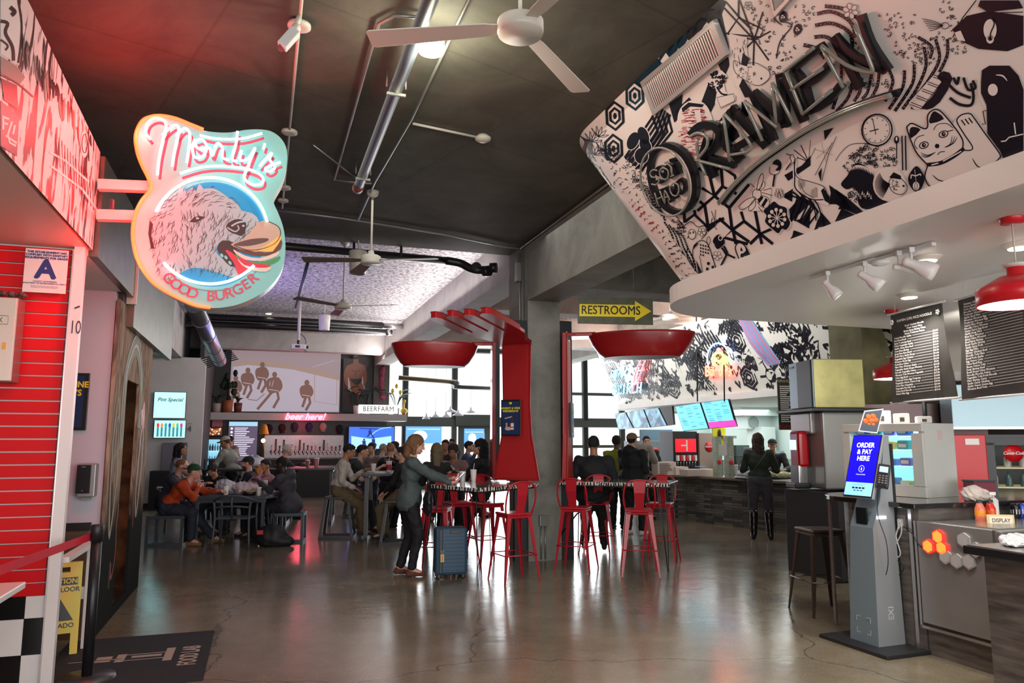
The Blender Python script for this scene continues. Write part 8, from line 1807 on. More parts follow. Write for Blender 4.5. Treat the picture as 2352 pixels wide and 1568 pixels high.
t=thing('stone_counter',ORG,ANG,'long counter faced with stacked grey stone strips under the cyan menus','counter');MB().prism(CP,0,.84).build('stone_base',stone_mat(),t);MB().prism([(3.97,4.18),(4.58,3.66),(5.03,1.5),(5.33,.5),(6.05,.55),(5.7,1.72),(5.2,4.0),(4.45,4.67)],.84,.885).build('worktop',mat('worktop_taupe',(.17,.145,.12),.35),t,.006);MB().box((4.63,3.70,.42),(.03,.03,.84)).build('corner_trim',mat('bright_steel'),t)
t=thing('dark_cabinet',G(5.25,.12,0),ANG,'dark grey base cabinet with a white kick board beside the stone counter','cabinet');MB().box((.45,0,.53),(.95,.7,.86)).build('body',mat('cabinet_charcoal',(.035,.038,.045),.5),t,.004);MB().box((.45,0,.05),(.93,.68,.1)).build('kick_board',WHITE,t);MB().box((.45,0,.98),(1.1,.8,.035)).build('worktop',mat('worktop_taupe'),t);m=MB();m.box((.25,-.36,.82),(.06,.01,.02));m.box((.45,-.36,.82),(.06,.01,.02));m.build('pull',mat('bright_steel'),t)
ZC=.885
def bx(name,u,v,w,d,h,m_,label,cat='box',z=ZC,rz=0,bev=.004,grp=None):
 t=thing(name,G(u,v,z),ANG+rz,label,cat,grp);MB().box((0,0,h/2),(w,d,h)).build('body',m_,t,bev);return t
KR=mat('kraft',s2l(168,146,124),.7);KW=mat('carton_white',s2l(206,190,180),.6)
t=bx('wooden_crate',4.30,3.90,.42,.25,.26,KW,'pale crate with hand lettering at the left end of the stone counter','crate');lines_on(t,TR(0,-.13,.13,rx=PI/2),.42,.26,7,mat('ink_brown',(.08,.05,.04),.6),3,-.4,.4,.35,-.35,.012)
bx('carton',4.62,3.62+.25,.30,.25,.16,KW,'white open carton beside the hand lettered crate',z=ZC);t=bx('tray_box',4.72,3.35,.62,.30,.13,KW,'long white tray box with a blue card on the stone counter');MB().box((.05,-.05,.18),(.2,.12,.01)).build('card',mat('card_blue',s2l(120,160,220),.5),t)
for k,(px,lb)in enumerate(((1637,'left patterned clear pillar on the stone counter'),(1660,'right patterned clear pillar on the stone counter'))):
 p=G(4.95+.02*k,3.0-.35*k,ZC);t=thing('display_pillar',p,ANG,lb,'pillar','patterned pillars');MB().box((0,0,.38),(.13,.13,.76)).build('tube_body',mat('pillar_sage',s2l(150,158,140),.3,noise=.35,nscale=40),t);MB().ball((-.0,-.07,.28),(.045,.01,.05)).build('seal',CUPM[1],t)
grade_card(G(5.20,2.35,1.30),.22,.28,'small health grade A card on the far stone counter',name='grade_card');board('hygiene_notice',1650,1020,1672,1046,2.6,mat('paper_white'),'paper hygiene notice beside the small grade card','notice',.01)
t=thing('order_tablet',G(5.25,2.45,ZC),ANG,'small tablet with a bright blue screen on the stone counter','tablet');MB().box((0,0,.24),(.24,.02,.17),M=TR(rx=R(-12))).build('body',BLACK,t);MB().box((0,-.014,.24),(.20,.004,.13),M=TR(rx=R(-12))).build('screen_face',mat('tab_blue',(.2,.4,.8),.3,emit=s2l(80,150,235),es=1),t);MB().box((0,.02,.08),(.06,.05,.16)).build('stand',BLACK,t)
t=thing('till_monitor',G(5.40,2.05,ZC),ANG,'grey till monitor turned away beside the blue tablet','monitor');MB().box((0,0,.27),(.30,.03,.22),M=TR(rx=R(-12))).build('body',mat('till_grey',(.14,.12,.12),.4),t);MB().box((0,0,.08),(.08,.08,.16)).build('stand',BLACK,t)
t=bx('snack_tray',5.22,1.95,1.0,.36,.03,BLACK,'black tray heaped with green snack bags before the till','tray');rr=random.Random(9)
for k in range(9):crumple('snack_bag',G(4.98+.055*k,2.32-.09*k,ZC+.03),.10,s2l(172,176,136)if k>1 else s2l(190,196,200),('green snack bag in the heap on the black tray' if k>1 else 'silvery snack bag at the left end of the black tray'),'bag',k,.7,'snack bags on the tray')
for k in range(3):cup(G(4.98+.04*k,2.45-.12*k,ZC+.03),'stacked clear cups standing on the snack tray',h=.20,r=.035,red=False,straw=False,clear=True,grp='clear cup stacks')
bx('carton',5.55,1.15,.36,.3,.34,KW,'open white carton right of the woman in green');bx('tray_box',5.50,.62,.5,.35,.14,KW,'kraft tray box at the right end of the stone counter',z=ZC+.0)if 0 else None
bx('takeout_box',5.55,.85,.34,.30,.14,KW,'kraft takeout box at the right end of the stone counter')
# back row of the far stall
def vbox(name,x0,y0,x1,y1,v,d,m_,label,cat,bev=.006,fl=0):
 u0,z1=uvz(x0,y0,v);u1,z0=uvz(x1,y1,v);zb=z0;t=thing(name,G((u0+u1)/2,v,z0),ANG,label,cat);w,h=u1-u0,z1-z0;MB().box((0,d/2,h/2),(w,d,h)).build('body',m_,t,bev)
 if name in('soda_fountain','soda_machine','drink_cooler','freezer','kitchen_range','kitchen_bench','crate_stack'):MB().box((0,d/2,-zb/2),(w*.98,d*.96,zb-.004)).build('base_unit',mat('cabinet_charcoal',(.035,.038,.045),.5),t)
 return t,w,h
t,w,h=vbox('soda_fountain',1545,990,1604,1092,4.95,.6,BLK2,'black soda fountain with a red screen behind the counter','machine');MB().box((0,-.01,h*.68),(w*.84,.02,h*.30)).build('red_screen',mat('fount_red',(.6,.02,.03),.3,emit=s2l(215,20,40),es=.9),t);m=MB();m.box((.02,-.025,h*.68),(.03,.01,h*.24));m.box((-.05,-.025,h*.68),(.14,.01,.03));m.build('logo',CUPM[0],t);m=MB()
for k in range(7):m.box((-w*.38+k*w*.12,-.05,h*.4),(.04,.08,.12),k%2);m.tube([(-w*.38+k*w*.12,-.05,h*.34),(-w*.38+k*w*.12,-.05,h*.22)],.01,6,2)
m.build('valves',[CUPM[0],CUPM[1],mat('chrome')],t)
def disc_logo(t,x,y,z,r,m_,s_='Coca-Cola'):
 MB().lathe([(0,0),(r,0),(r,.006),(0,.006)],32,M=TR(x,y,z,rx=PI/2),cap=False).build('round_badge',m_,t);k=MB();text(k,s_,TR(x,y-.009,z,rx=PI/2,rz=0),size=r*.50,shear=.35,bold=.001);k.build('lettering',CUPM[0],t)
CRD=mat('logo_red',s2l(196,14,24),.35)
t,w,h=vbox('soda_machine',1605,994,1651,1092,4.9,.5,mat('panel_taupe',s2l(150,128,118),.5),'taupe soda machine side with a round red logo','machine');disc_logo(t,.02,-.008,h*.68,w*.24,CRD)
t,w,h=vbox('drink_cooler',1455,1012,1530,1090,6.6,.5,mat('cooler_steel',s2l(120,130,134),.4),'steel drinks cooler with a round red logo behind the black jacket','machine');disc_logo(t,.12,-.008,h*.62,.16,CRD);vbox('dark_backsplash',1470,986,1545,1013,7.6,.05,mat('slate_blue',s2l(86,112,128),.5),'blue grey wall panel behind the drinks cooler','panel')
t,w,h=vbox('tee_stand',1496,1030,1552,1100,3.6,.01,BLACK,'black stand carrying the printed grey tee','stand');bpy.data.objects.remove(kids(t)[0]);MB().tube([(0,.1,-.9),(0,.1,h*.9)],.02,8).build('pole',BLK2,t)
o=soft('grey_tee',[('e',(0,0,.05),(.21,.10,.36),None),('e',(0,0,.30),(.25,.085,.10),None),('c',(-.20,0,.30),(-.34,.02,.06),.085,.075),('c',(.20,0,.30),(.34,.02,.06),.085,.075),('-',('e',(0,0,.43),(.085,.12,.07),None)),('p',(0,0,-.28),(0,0,-1))],mat('tee_grey',s2l(138,134,126),.8),None,.015,.03,.005,14);o.location=G(3.62,3.65,1.13);o.rotation_euler=(0,0,ANG);tag(o,'grey T-shirt with a red and black back print on a display stand','shirt');k=MB();text(k,'STREETCAR',TR(0,-.105,.22,rx=PI/2),size=.055,bold=.002);k.ball((-.06,-.1,.08),(.05,.006,.05),1,8);k.ball((.06,-.1,.09),(.05,.006,.045),1,8);k.ball((0,-.102,.03),(.07,.006,.03),0,8);k.build('print',[CRD,mat('print_dark',(.05,.03,.03),.6)],o)
bpy.data.objects['tee_stand'].location=G(3.62,3.62,.95)
t,w,h=vbox('cooker_hood',1702,925,1800,955,5.6,1.0,mat('hood_white',(.62,.70,.68),.35,.1),'white cooker hood high in the far kitchen','hood');t,w,h=vbox('wall_unit',1716,955,1784,985,5.9,.5,mat('hood_white'),'white wall unit under the cooker hood','cabinet');MB().lathe([(.12,0),(.14,0),(.14,.01),(.12,.01)],24,M=TR(-.25,-.01,h*.5,rx=PI/2)).build('dial',mat('dial_grey',(.3,.35,.35),.4),t)
vbox('freezer',1750,980,1784,1060,5.6,.6,mat('freezer_white',(.6,.68,.66),.3),'tall pale freezer in the far kitchen','freezer');vbox('kitchen_range',1735,1035,1832,1075,5.5,.3,mat('range_steel',(.35,.42,.40),.35,.4),'steel cooking range behind the woman in green','range');vbox('crate_stack',1690,1022,1722,1048,4.4,.4,mat('crate_dark',(.05,.075,.075),.5),'dark plastic crate behind the till monitor','crate');vbox('kitchen_bench',1660,1055,1835,1110,4.6,.9,mat('range_steel'),'long steel bench in the far kitchen','bench')
t,w,h=vbox('star_sign',1636,982,1668,1028,4.0,.02,mat('sign_yellow',s2l(226,214,20),.5,emit=s2l(120,110,0),es=.2),'bright yellow cut-out sign beside the taupe soda machine','sign');m=MB();m.ball((0,-.02,h*.7),(.04,.01,.1),0,8);m.build('print',BLACK,t);t,w,h=vbox('wall_shelf',1660,1000,1692,1006,3.9,.3,mat('shelf_grey',(.3,.32,.32),.5),'grey wall shelf right of the yellow sign','shelf')
t,w,h,M=board('plates_menu',1784,868,1829,987,.9,mat('menu_dark',(.035,.03,.03),.5),'narrow dark menu headed PUPUS PLATES with a food photo strip','menu',.02);k=MB();text(k,'PUPUS PLATES',M@TR(0,h*.44,0),size=.06,bold=.001);k.build('title',mat('menu_gold',s2l(190,180,140),.5),t);MB().tube([(0,0,h/2),(0,0,2.36-t.location.z+.4)],.003,5).build('string',WP,t);lines_on(t,M,w,h,18,mat('menu_white'),6,-.4,.38,.34,-.34,.018);MB().box((0,-.014,-h*.45),(w,.004,h*.09)).build('food_photo',mat('food_red',s2l(120,50,40),.5,noise=.7,nscale=30),t)
# ice machine, soda dispenser
t=thing('ice_machine',G(4.55,-1.9,1.97),ANG+R(30),'boxy steel ice machine with a black louvre on top of the soda dispenser','machine');IW=.72
t.location=at(1900,932,9.1);t.location.z=1.9485;t.rotation_euler=(0,0,R(5));st_=mat('ice_steel',s2l(170,166,110),.4,.35,noise=.18,nscale=5);MB().box((0,0,.30),(.62,.62,.58)).build('body',st_,t,.01);MB().box((-.02,.0,.30),(.64,.60,.0)).build('seam',st_,t)if 0 else None
MB().box((-.315,0,.30),(.02,.60,.57)).build('front_panel',mat('ice_front',s2l(110,128,140),.3,.5),t,.004);MB().box((-.33,-.10,.30),(.012,.34,.56)).build('louvre',BLACK,t);MB().box((-.328,.22,.53),(.006,.10,.02)).build('badge',mat('ink_black'),t)
t=thing('soda_dispenser',t.location.copy(),R(5),'grey soda dispenser with a red front and two nozzles under the ice machine','machine');t.location.z=1.0;MB().box((0,0,.93),(.86,.95,.035)).build('top_tray',BLACK,t,.004);MB().box((.05,0,.46),(.62,.72,.9)).build('body',mat('disp_grey',s2l(134,134,132),.35,.4),t,.02);MB().box((-.28,.08,.78),(.08,.52,.26)).build('head',mat('disp_silver',s2l(150,146,146),.35,.4),t,.02)
MB().box((-.34,.08,.47),(.14,.26,.44)).build('red_front',mat('disp_red',s2l(170,8,20),.25,coat=.4),t,.04);MB().box((-.413,.10,.52),(.01,.16,.12)).build('touch_screen',mat('disp_screen',(.5,.7,.7),.3,emit=s2l(190,232,230),es=1),t);MB().box((-.36,.08,.17),(.12,.22,.22)).build('nozzle_bay',mat('chrome'),t,.01);MB().box((-.38,.08,.035),(.2,.28,.07)).build('drip_tray',BLACK,t,.02)
bx('dispenser_counter',5.1,-1.35,1.3,.9,.98,mat('cabinet_charcoal'),'charcoal counter under the soda dispenser','counter',z=0);bpy.data.objects['dispenser_counter'].location=V((4.15,9.15,0))
# ================================================================= NOODLE STALL FRONT
PLK=mat('counter_planks',(.085,.078,.072),.5,noise=.0);nt=PLK.node_tree;tc_=nt.nodes.new('ShaderNodeTexCoord');mp_=nt.nodes.new('ShaderNodeMapping');mp_.inputs['Scale'].default_value=(1.2,1.2,9);nn_=nt.nodes.new('ShaderNodeTexNoise');nn_.inputs['Scale'].default_value=3;nn_.inputs['Detail'].default_value=5
nt.links.new(tc_.outputs['Object'],mp_.inputs[0]);nt.links.new(mp_.outputs[0],nn_.inputs[0]);cr_=nt.nodes.new('ShaderNodeValToRGB');e_=cr_.color_ramp.elements;e_[0].position=.3;e_[0].color=(.05,.046,.042,1);e_[1].position=.7;e_[1].color=(.15,.135,.12,1);nt.links.new(nn_.outputs[0],cr_.inputs[0]);nt.links.new(cr_.outputs[0],nt.nodes['Principled BSDF'].inputs['Base Color'])
def rnd(u0,v1,r,u2,v0):return[(u0,v0)]+[(u0+r-r*math.cos(PI/2*k/10),v1-r+r*math.sin(PI/2*k/10))for k in range(11)]+[(u2,v1),(u2,v0)]
t=thing('noodle_counter',ORG,ANG,'plank faced counter with a black top and a rounded end under the menu banners','counter')
MB().prism(rnd(1.38,-3.95,.35,3.6,-4.93),0,1.06).build('base',PLK,t);MB().prism(rnd(1.30,-3.75,.45,3.6,-4.97),1.06,1.10).build('worktop',mat('worktop_black',(.015,.015,.017),.12,coat=.5),t,.006)
for v_ in(-4.00,-4.86):MB().box((1.372,v_,.53),(.016,.03,1.04)).build('edge_trim',mat('bright_steel'),t)
MB().prism([(1.385,-4.94),(1.385,-5.62),(3.6,-5.62),(3.6,-4.94)],0,.86).build('low_base',PLK,t)
t=thing('steel_serving_unit',ORG,ANG,'stainless steel cold unit set into the plank counter with hexagon lights','unit')
SSP=mat('unit_steel',(.34,.34,.34),.32,.6,noise=.08,nscale=3);MB().box((1.368,-5.24,.60),(.03,.62,.74)).build('front_panel',SSP,t,.004);MB().box((2.45,-5.27,.915),(2.14,.66,.10)).build('rim',SSP,t,.006)
m=MB();m.box((1.36,-4.915,.58),(.02,.02,.78));m.box((1.36,-5.565,.58),(.02,.02,.78));m.box((1.36,-5.24,.20),(.02,.67,.02));m.build('edge_trim',mat('bright_steel'),t);MB().box((1.85,-5.27,.967),(.8,.5,.012)).build('well_top',mat('bright_steel'),t)
HEX=[((2135,1254),1),((2157,1232),1),((2166,1258),1),((2174,1278),0),((2200,1288),0),((2228,1290),0),((2243,1262),0),((2216,1240),0)]
for k,((px,py),on)in enumerate(HEX):
 p=on_plane(px,py,G(1.35,0),BV);t=thing('hexagon_light',p,0,('lit orange hexagon light at the left of the cluster' if k==0 else 'lit orange hexagon light at the top of the cluster' if k==1 else 'lit orange hexagon light touching the unlit ones')if on else('unlit grey hexagon light just below the lit ones','lowest unlit grey hexagon light','unlit grey hexagon light at the lower right bend','unlit grey hexagon light partly behind the counter edge','unlit grey hexagon light at the upper right of the cluster')[k-3],'light','hexagon wall lights')
 m=MB();r_=.052;P=[p-BV*.0+(AV*math.cos(PI/3*i+PI/6)+V((0,0,1))*math.sin(PI/3*i+PI/6))*r_ for i in range(6)];slab(m,[q-BV*.008 for q in P],BV,.018)
 wchild(m,'housing',mat('hex_grey',(.36,.36,.36),.4)if not on else mat('hex_red_rim',(.6,.02,.02),.4,emit=(1,.03,.02),es=1.1),t,.002)
 m=MB();m.add([p-BV*.0185+(q-p)*.86 for q in P],[tuple(range(6))]);wchild(m,'diffuser',mat('hex_face',(.42,.42,.42),.5)if not on else mat('hex_orange',(1,.4,.1),.4,emit=(1,.18,.01),es=1.15),t)
 # nearer counter corner with black edge
t=thing('pickup_counter',at(2205,1250,4.75),ANG,'black edged counter nearest the camera at the right edge, with wrapped trays','counter');zt=t.location.z
MB().box((.72,-.40,-.03),(1.4,.80,.05)).build('worktop',mat('worktop_black'),t,.004);MB().box((.76,-.42,-.47),(1.28,.72,.83)).build('base',PLK,t);MB().box((.72,-.40,-.003),(1.36,.76,.006)).build('steel_inlay',mat('bright_steel'),t)
for k in range(3):
 c=t.location+BV*(.30+.3*k)-AV*(.16+.03*k);crumple('wrapped_tray',c+V((0,0,.002)),.16,s2l(205,208,212),('clear wrapped tray at the front corner of the pickup counter','clear wrapped tray in the middle of the pickup counter','clear wrapped tray at the right edge of the pickup counter')[k],'tray',30+k,.22,'wrapped trays',mat('cling_film',(.6,.62,.65),.1,.3))
 # display sign, bottles, cans
p=on_plane(2298,1195,G(1.78,0),BV);t=thing('display_sign',p,ANG-R(25),'small wooden framed sign hand lettered DISPLAY','sign');MB().box((0,0,0),(.19,.012,.085)).build('frame',mat('wood_pale',s2l(206,184,134),.5),t,.003);MB().box((0,-.007,0),(.16,.003,.06)).build('card',mat('card_cream',s2l(226,216,196),.6),t);m=MB();text(m,'DISPLAY',TR(0,-.0095,0,rx=PI/2),size=.040,bold=.0004,sx=.85);m.build('lettering',mat('ink_black'),t)
zw=.965
def onz(px,py,z):p=on_plane(px,py,G(0,-5.06),AV);return V((p.x,p.y,z+.003))
for k,(px,py,c1,c2,lb)in enumerate(((2252,1187,(225,120,100),(235,150,40),'peach juice bottle with a dark green cap before the cooler'),(2276,1185,(214,50,30),(220,90,30),'red juice bottle with a dark green cap behind the display sign'))):
 p=onz(px,py,zw);t=thing('juice_bottle',p,0,lb,'bottle','juice bottles');MB().lathe([(.033,0),(.037,.01),(.037,.09),(.025,.12),(.019,.135),(0,.135)],18,cap=False).build('bottle_body',mat('juice%d'%k,s2l(*c1),.15,coat=.6),t);MB().lathe([(.022,.135),(.022,.155),(0,.156)],16,cap=False).build('cap',mat('cap_dark_green',(.01,.05,.03),.4),t);MB().lathe([(.0375,.035),(.0375,.08)],18,cap=False).build('label',mat('jl%d'%k,s2l(*c2),.4),t)
t=thing('pump_bottle',onz(2258,1172,zw)+BV*.12,0,'clear pump bottle with a white nozzle behind the juice bottles','bottle');MB().lathe([(.03,0),(.03,.15),(.012,.17),(0,.17)],16,cap=False).build('bottle_body',mat('pump_clear',(.6,.62,.6),.15),t);MB().box((-.01,0,.20),(.05,.02,.025)).build('nozzle',CUPM[0],t,.004);MB().tube([(0,0,.17),(0,0,.2)],.006,6).build('stem',CUPM[0],t)
for k,(px,c)in enumerate(((2285,(20,24,30)),(2300,(28,60,150)),(2318,(120,30,40)),(2334,(24,24,28)),(2349,(150,30,50)))):
 t=thing('drink_can',onz(px,1190+k,zw)+BV*.22,0,('black','blue','dark red','charcoal','crimson')[k]+' drink can in the row behind the display sign','can','drink cans behind the display sign');MB().lathe([(.028,0),(.033,.008),(.033,.105),(.027,.12),(0,.12)],18,cap=False).build('can_body',mat('can%d'%k,s2l(*c),.25,.4),t);MB().lathe([(.0335,.04),(.0335,.075)],10,cap=False).build('label',CUPM[0],t)
 MB().lathe([(.027,.1205),(0,.1205)],16,cap=False).build('can_top',mat('chrome'),t)
 # white display fridge
t=thing('display_fridge',V((3.46,6.70,1.101)),R(-60),'white countertop display fridge with a lit turquoise interior','fridge');w,d,h=.76,.44,.62;FW=mat('fridge_white',(.62,.64,.60),.3)
m=MB()
for c,s_ in(((0,0,h-.03),(w,d,.06)),((0,0,.03),(w,d,.06)),((-w/2+.025,0,h/2),(.05,d,h-.12)),((w/2-.025,0,h/2),(.05,d,h-.12)),((0,d/2-.02,h/2),(w-.1,.04,h-.12))):m.box(c,s_)
m.build('body',FW,t);m=MB()
for c,s_ in(((0,-d/2-.015,h-.035),(w,.03,.07)),((0,-d/2-.015,.05),(w,.03,.10)),((-w/2+.04,-d/2-.015,h/2),(.08,.03,h-.17)),((w/2-.05,-d/2-.015,h/2),(.10,.03,h-.17))):m.box(c,s_)
m.build('door',FW,t,.004);MB().box((0,d/2-.05,h/2),(w-.12,.01,h-.14)).build('lit_back',mat('fridge_turquoise',(.4,.8,.85),.4,emit=s2l(120,214,232),es=.95),t);m=MB()
for z in(.24,.38,.50):m.box((0,.0,z),(w-.11,d-.1,.008))
m.build('shelf',mat('shelf_glow',(.7,.9,.9),.3,emit=s2l(170,230,240),es=.5),t);MB().box((0,-d/2-.012,h/2),(w-.2,.004,h-.18)).build('glass',GLASS,t);MB().box((w/2+.002,-.0,h-.1),(.004,.06,.08)).build('sticker',mat('sticker_red_white',(.7,.5,.5),.5),t)
point('fridge_light',t.location+V((0,-.05,.52)),3,(.55,.92,1),.05);rr=random.Random(14)
for k in range(16):
 z=(.065,.25,.39,.51)[k%4];x=-.26+.135*(k//4)+rr.uniform(-.01,.01);col=((20,150,150),(110,90,190),(40,110,200),(235,240,240),(20,130,90),(230,200,90))[rr.randrange(6)];p=t.matrix_basis@V((x,-.10,z));sh=('level with the bottom shelf','on the lower shelf','on the middle shelf','on the top shelf')[k%4]
 o=thing('food_pack',p,R(-60),('first','second','third','fourth')[k//4]+' food pack from the left '+sh+' of the display fridge','pack','food packs in the display fridge');MB().box((0,0,.035+.006*(k%3)),(.10,.10,.06+.01*(k%3))).build('pack',mat('pack%s'%str(col),s2l(*col),.4),o,.012);MB().box((0,-.052,.04),(.07,.003,.03)).build('label',CUPM[0],o)
for nm,x,lb,sz in(('napkin_box',-.12,'stack of white napkin boxes on top of the display fridge',(.16,.14,.12)),('napkin_holder',.08,'white napkin holder with black print on the display fridge',(.12,.1,.09)),('white_router',.28,'rounded white device at the right end of the display fridge top',(.12,.1,.06))):o=thing(nm,t.matrix_basis@V((x,-.05,h+.001)),R(-20),lb,'box');MB().box((0,0,sz[2]/2),sz).build('body',mat('napkin_white',(.62,.61,.58),.5),o,.01);MB().box((0,-sz[1]/2-.002,sz[2]*.4),(sz[0]*.3,.003,sz[2]*.4)).build('print',mat('print_dark'),o)
t=thing('banner_pole',V((3.75,6.75,1.75)),0,'black pole rising from the display fridge behind the left banner','pole');MB().tube([(0,0,0),(0,0,.9)],.02,8).build('tube',BLK2,t);MB().lathe([(.05,0),(.05,.01),(0,.01)],16,cap=False).build('foot',BLK2,t)
crumple('napkin_pile',V((3.66,5.98,1.101)),.12,s2l(214,204,196),'crumpled white napkin pile beside the display fridge','napkins',50,.6);b=thing('takeout_caddy',V((3.86,6.22,1.101)),R(10),'maroon caddy behind the napkin pile','box');MB().box((0,0,.07),(.2,.12,.14)).build('body',mat('caddy_maroon',(.18,.03,.05),.5),b,.006);MB().box((0,0,.145),(.21,.13,.012)).build('lid',mat('lid_dark',(.03,.06,.05),.4),b)
# food photo card
P=[at(1985,943,6.05),at(2029,938,6.05),at(2015,995,6.0),at(1971,990,6.0)];t=thing('food_photo_card',P[0],0,'upright card with a photo of orange fried balls above the kiosk','card');m=MB();slab(m,P,(0,-1,0),.004);wchild(m,'card',CUPM[0],t);c=sum(P,V())/4;m=MB();m.add([c+(p-c)*.9+V((0,-.004,0))for p in P],[(0,1,2,3)],1)
for dx,dz in((-.02,.03),(.02,.035),(-.045,-.005),(0,-.0),(.035,.005),(-.02,-.04),(.015,-.04)):m.ball(c+V((dx,-.006,dz)),(.026,.006,.024),0,12)
wchild(m,'photo_print',[mat('fried_orange',s2l(226,110,40),.5,noise=.4,nscale=60),mat('photo_slate',s2l(70,80,96),.5)],t)
# ordering kiosk
t=thing('ordering_kiosk',V((2.86,6.02,0)),R(-70),'grey self-ordering kiosk with a blue screen reading ORDER & PAY HERE','kiosk');KG=mat('kiosk_grey',s2l(120,140,150),.35,.2);KS=mat('kiosk_silver',s2l(150,156,160),.4,.2)
MB().prism([(-.34,-.28),(.34,-.28),(.34,.26),(-.34,.26)],.0,.03).build('base_plate',mat('kiosk_base',(.018,.020,.024),.5),t,.006)
m=MB();sec=lambda z,w,y0,y1:[(-w,y0,z),(w,y0,z),(w,y1,z),(-w,y1,z)];lv=[sec(.03,.14,-.15,.12),sec(.90,.115,-.11,.12),sec(1.12,.115,-.02,.12),sec(1.62,.10,.08,.13)];vs=sum(lv,[]);fs=[(0,1,2,3),(12,13,14,15)];fs2=[]
for i in range(3):
 for k in range(4):(fs if k==0 else fs2).append((i*4+k,i*4+(k+1)%4,i*4+4+(k+1)%4,i*4+4+k))
m.add(vs,fs,0);m.add(vs,fs2,1);m.build('body',[KG,KS],t,.006);MB().box((0,.13,.80),(.24,.02,1.5)).build('back_spine',mat('kiosk_base'),t)
SM=TR(0,-.045,1.37,rx=R(-17),s=.84);m=MB();m.box((0,0,0),(.36,.035,.62),M=SM);m.build('display_case',KS,t,.006);m=MB();m.box((0,-.019,0),(.345,.004,.605),M=SM);m.build('bezel',BLACK,t)
m=MB();m.box((0,-.022,.065),(.325,.003,.455),0,M=SM);m.box((0,-.022,-.225),(.325,.003,.125),1,M=SM);m.build('screen',[mat('kiosk_blue',(.0,.0,.4),.3,emit=s2l(22,6,222),es=1.15),mat('kiosk_cyan',(.3,.6,.8),.3,emit=s2l(120,196,240),es=1.0)],t)
m=MB();K=SM@TR(0,-.025,0,rx=PI/2)
for s_,y in(('ORDER',.20),('& PAY',.135),('HERE',.07)):text(m,s_,K@TR(0,y,0),size=.066,bold=.0016)
m.lathe([(.030,0),(.033,0),(.033,.001),(.030,.001)],28,M=K@TR(0,-.03,0),cap=False);m.tube([K@V((0,-.045,0)),K@V((0,-.02,0))],.004,6);text(m,'Touch to Order',K@TR(0,-.085,0),size=.017);m.build('lettering',mat('kiosk_white',(.9,.9,.9),.4,emit=(.9,.95,1),es=1),t)
m=MB();text(m,'We accept the following cards',K@TR(0,-.185,0),size=.0125);
for i in range(4):m.box((0,0,0),(.030,.016,.001),M=K@TR(-.06+.04*i,-.215,0))
for i in range(3):m.box((0,0,0),(.026,.008,.001),M=K@TR(-.04+.04*i,-.24,0))
m.build('card_print',INKD,t);MB().box((0,-.098,.985),(.11,.02,.13),M=TR(0,0,0)).build('scanner_window',mat('scanner_black',(.01,.012,.015),.1),t,.006);m=MB();m.box((.117,-.02,.98),(.008,.09,.02));m.build('status_light',mat('status_white',(.9,.9,1),.3,emit=(.8,.9,1),es=5),t)
m=MB();
for(a,b,c_,d_)in((-.06,.22,.04,.006),(.04,.22,.04,.006),(-.077,.205,.006,.04),(.057,.205,.006,.04),(-.06,.10,.04,.006),(.04,.10,.04,.006),(-.077,.115,.006,.04),(.057,.115,.006,.04)):m.box((a+.01,-.1455,b),(c_,.003,d_))
m.build('corner_marks',mat('mark_pale',(.4,.46,.5),.4),t);m=MB();text(m,'TEXI',frame_M((.1345,.0,.24),(0,0,1),(0,-1,0)),size=.075,bold=.001);m.build('lettering',mat('mark_white',(.6,.62,.64),.4),t)
# card terminal on the kiosk side
tk=t.matrix_basis;o=thing('card_terminal',tk@V((.20,-.06,1.30)),R(-30),'black card payment terminal on the side of the kiosk','terminal',rot=(R(-14),R(8),R(-32)));MB().box((0,0,0),(.085,.05,.19)).build('body',mat('terminal_black',(.012,.012,.014),.3),o,.012);MB().box((0,-.027,.05),(.06,.004,.045)).build('screen',mat('terminal_screen',(.4,.5,.6),.3,emit=s2l(130,170,200),es=.8),o);m=MB()
for i in range(12):m.box((-.022+.022*(i%3),-.028,-.0-.018*(i//3)),(.014,.004,.010))
m.build('keypad',mat('key_grey',(.2,.2,.22),.4),o,.002)
def cable(name,px,r,m_,label,Y0=None,u=1.35,sm=5):return tag(MB().tube(smooth_line([on_plane(x,y,G(u,0),BV)for x,y in px],sm),r,6).build(name,m_),label,'cable')
cable('cable',[(2018,1115),(2016,1180),(2035,1240),(2040,1290),(2035,1320)],.003,BLK2,'thin black cable hanging down the kiosk side',u=1.12);cable('cable',[(2066,1210),(2058,1230),(2068,1270),(2060,1280),(2050,1275),(2066,1200),(2070,1225),(2050,1262)],.005,mat('cable_white',(.55,.55,.55),.5),'looped white cable hanging from the outlet behind the kiosk');cable('cable',[(2075,1208),(2095,1225),(2110,1250),(2128,1262)],.004,BLK2,'black cable running from the outlet to the hexagon lights')
cable('cable',[(2046,1280),(2068,1290),(2076,1305),(2065,1320)],.004,BLK2,'short black cable curling below the white loop');t=thing('wall_outlet',on_plane(2068,1200,G(1.365,0),BV),ANG,'white plug in the outlet on the plank counter','outlet');MB().box((0,0,0),(.03,.04,.06)).build('plug',mat('cable_white'),t,.006);MB().box((.012,0,0),(.004,.08,.12)).build('plate',mat('cover_grey'),t)
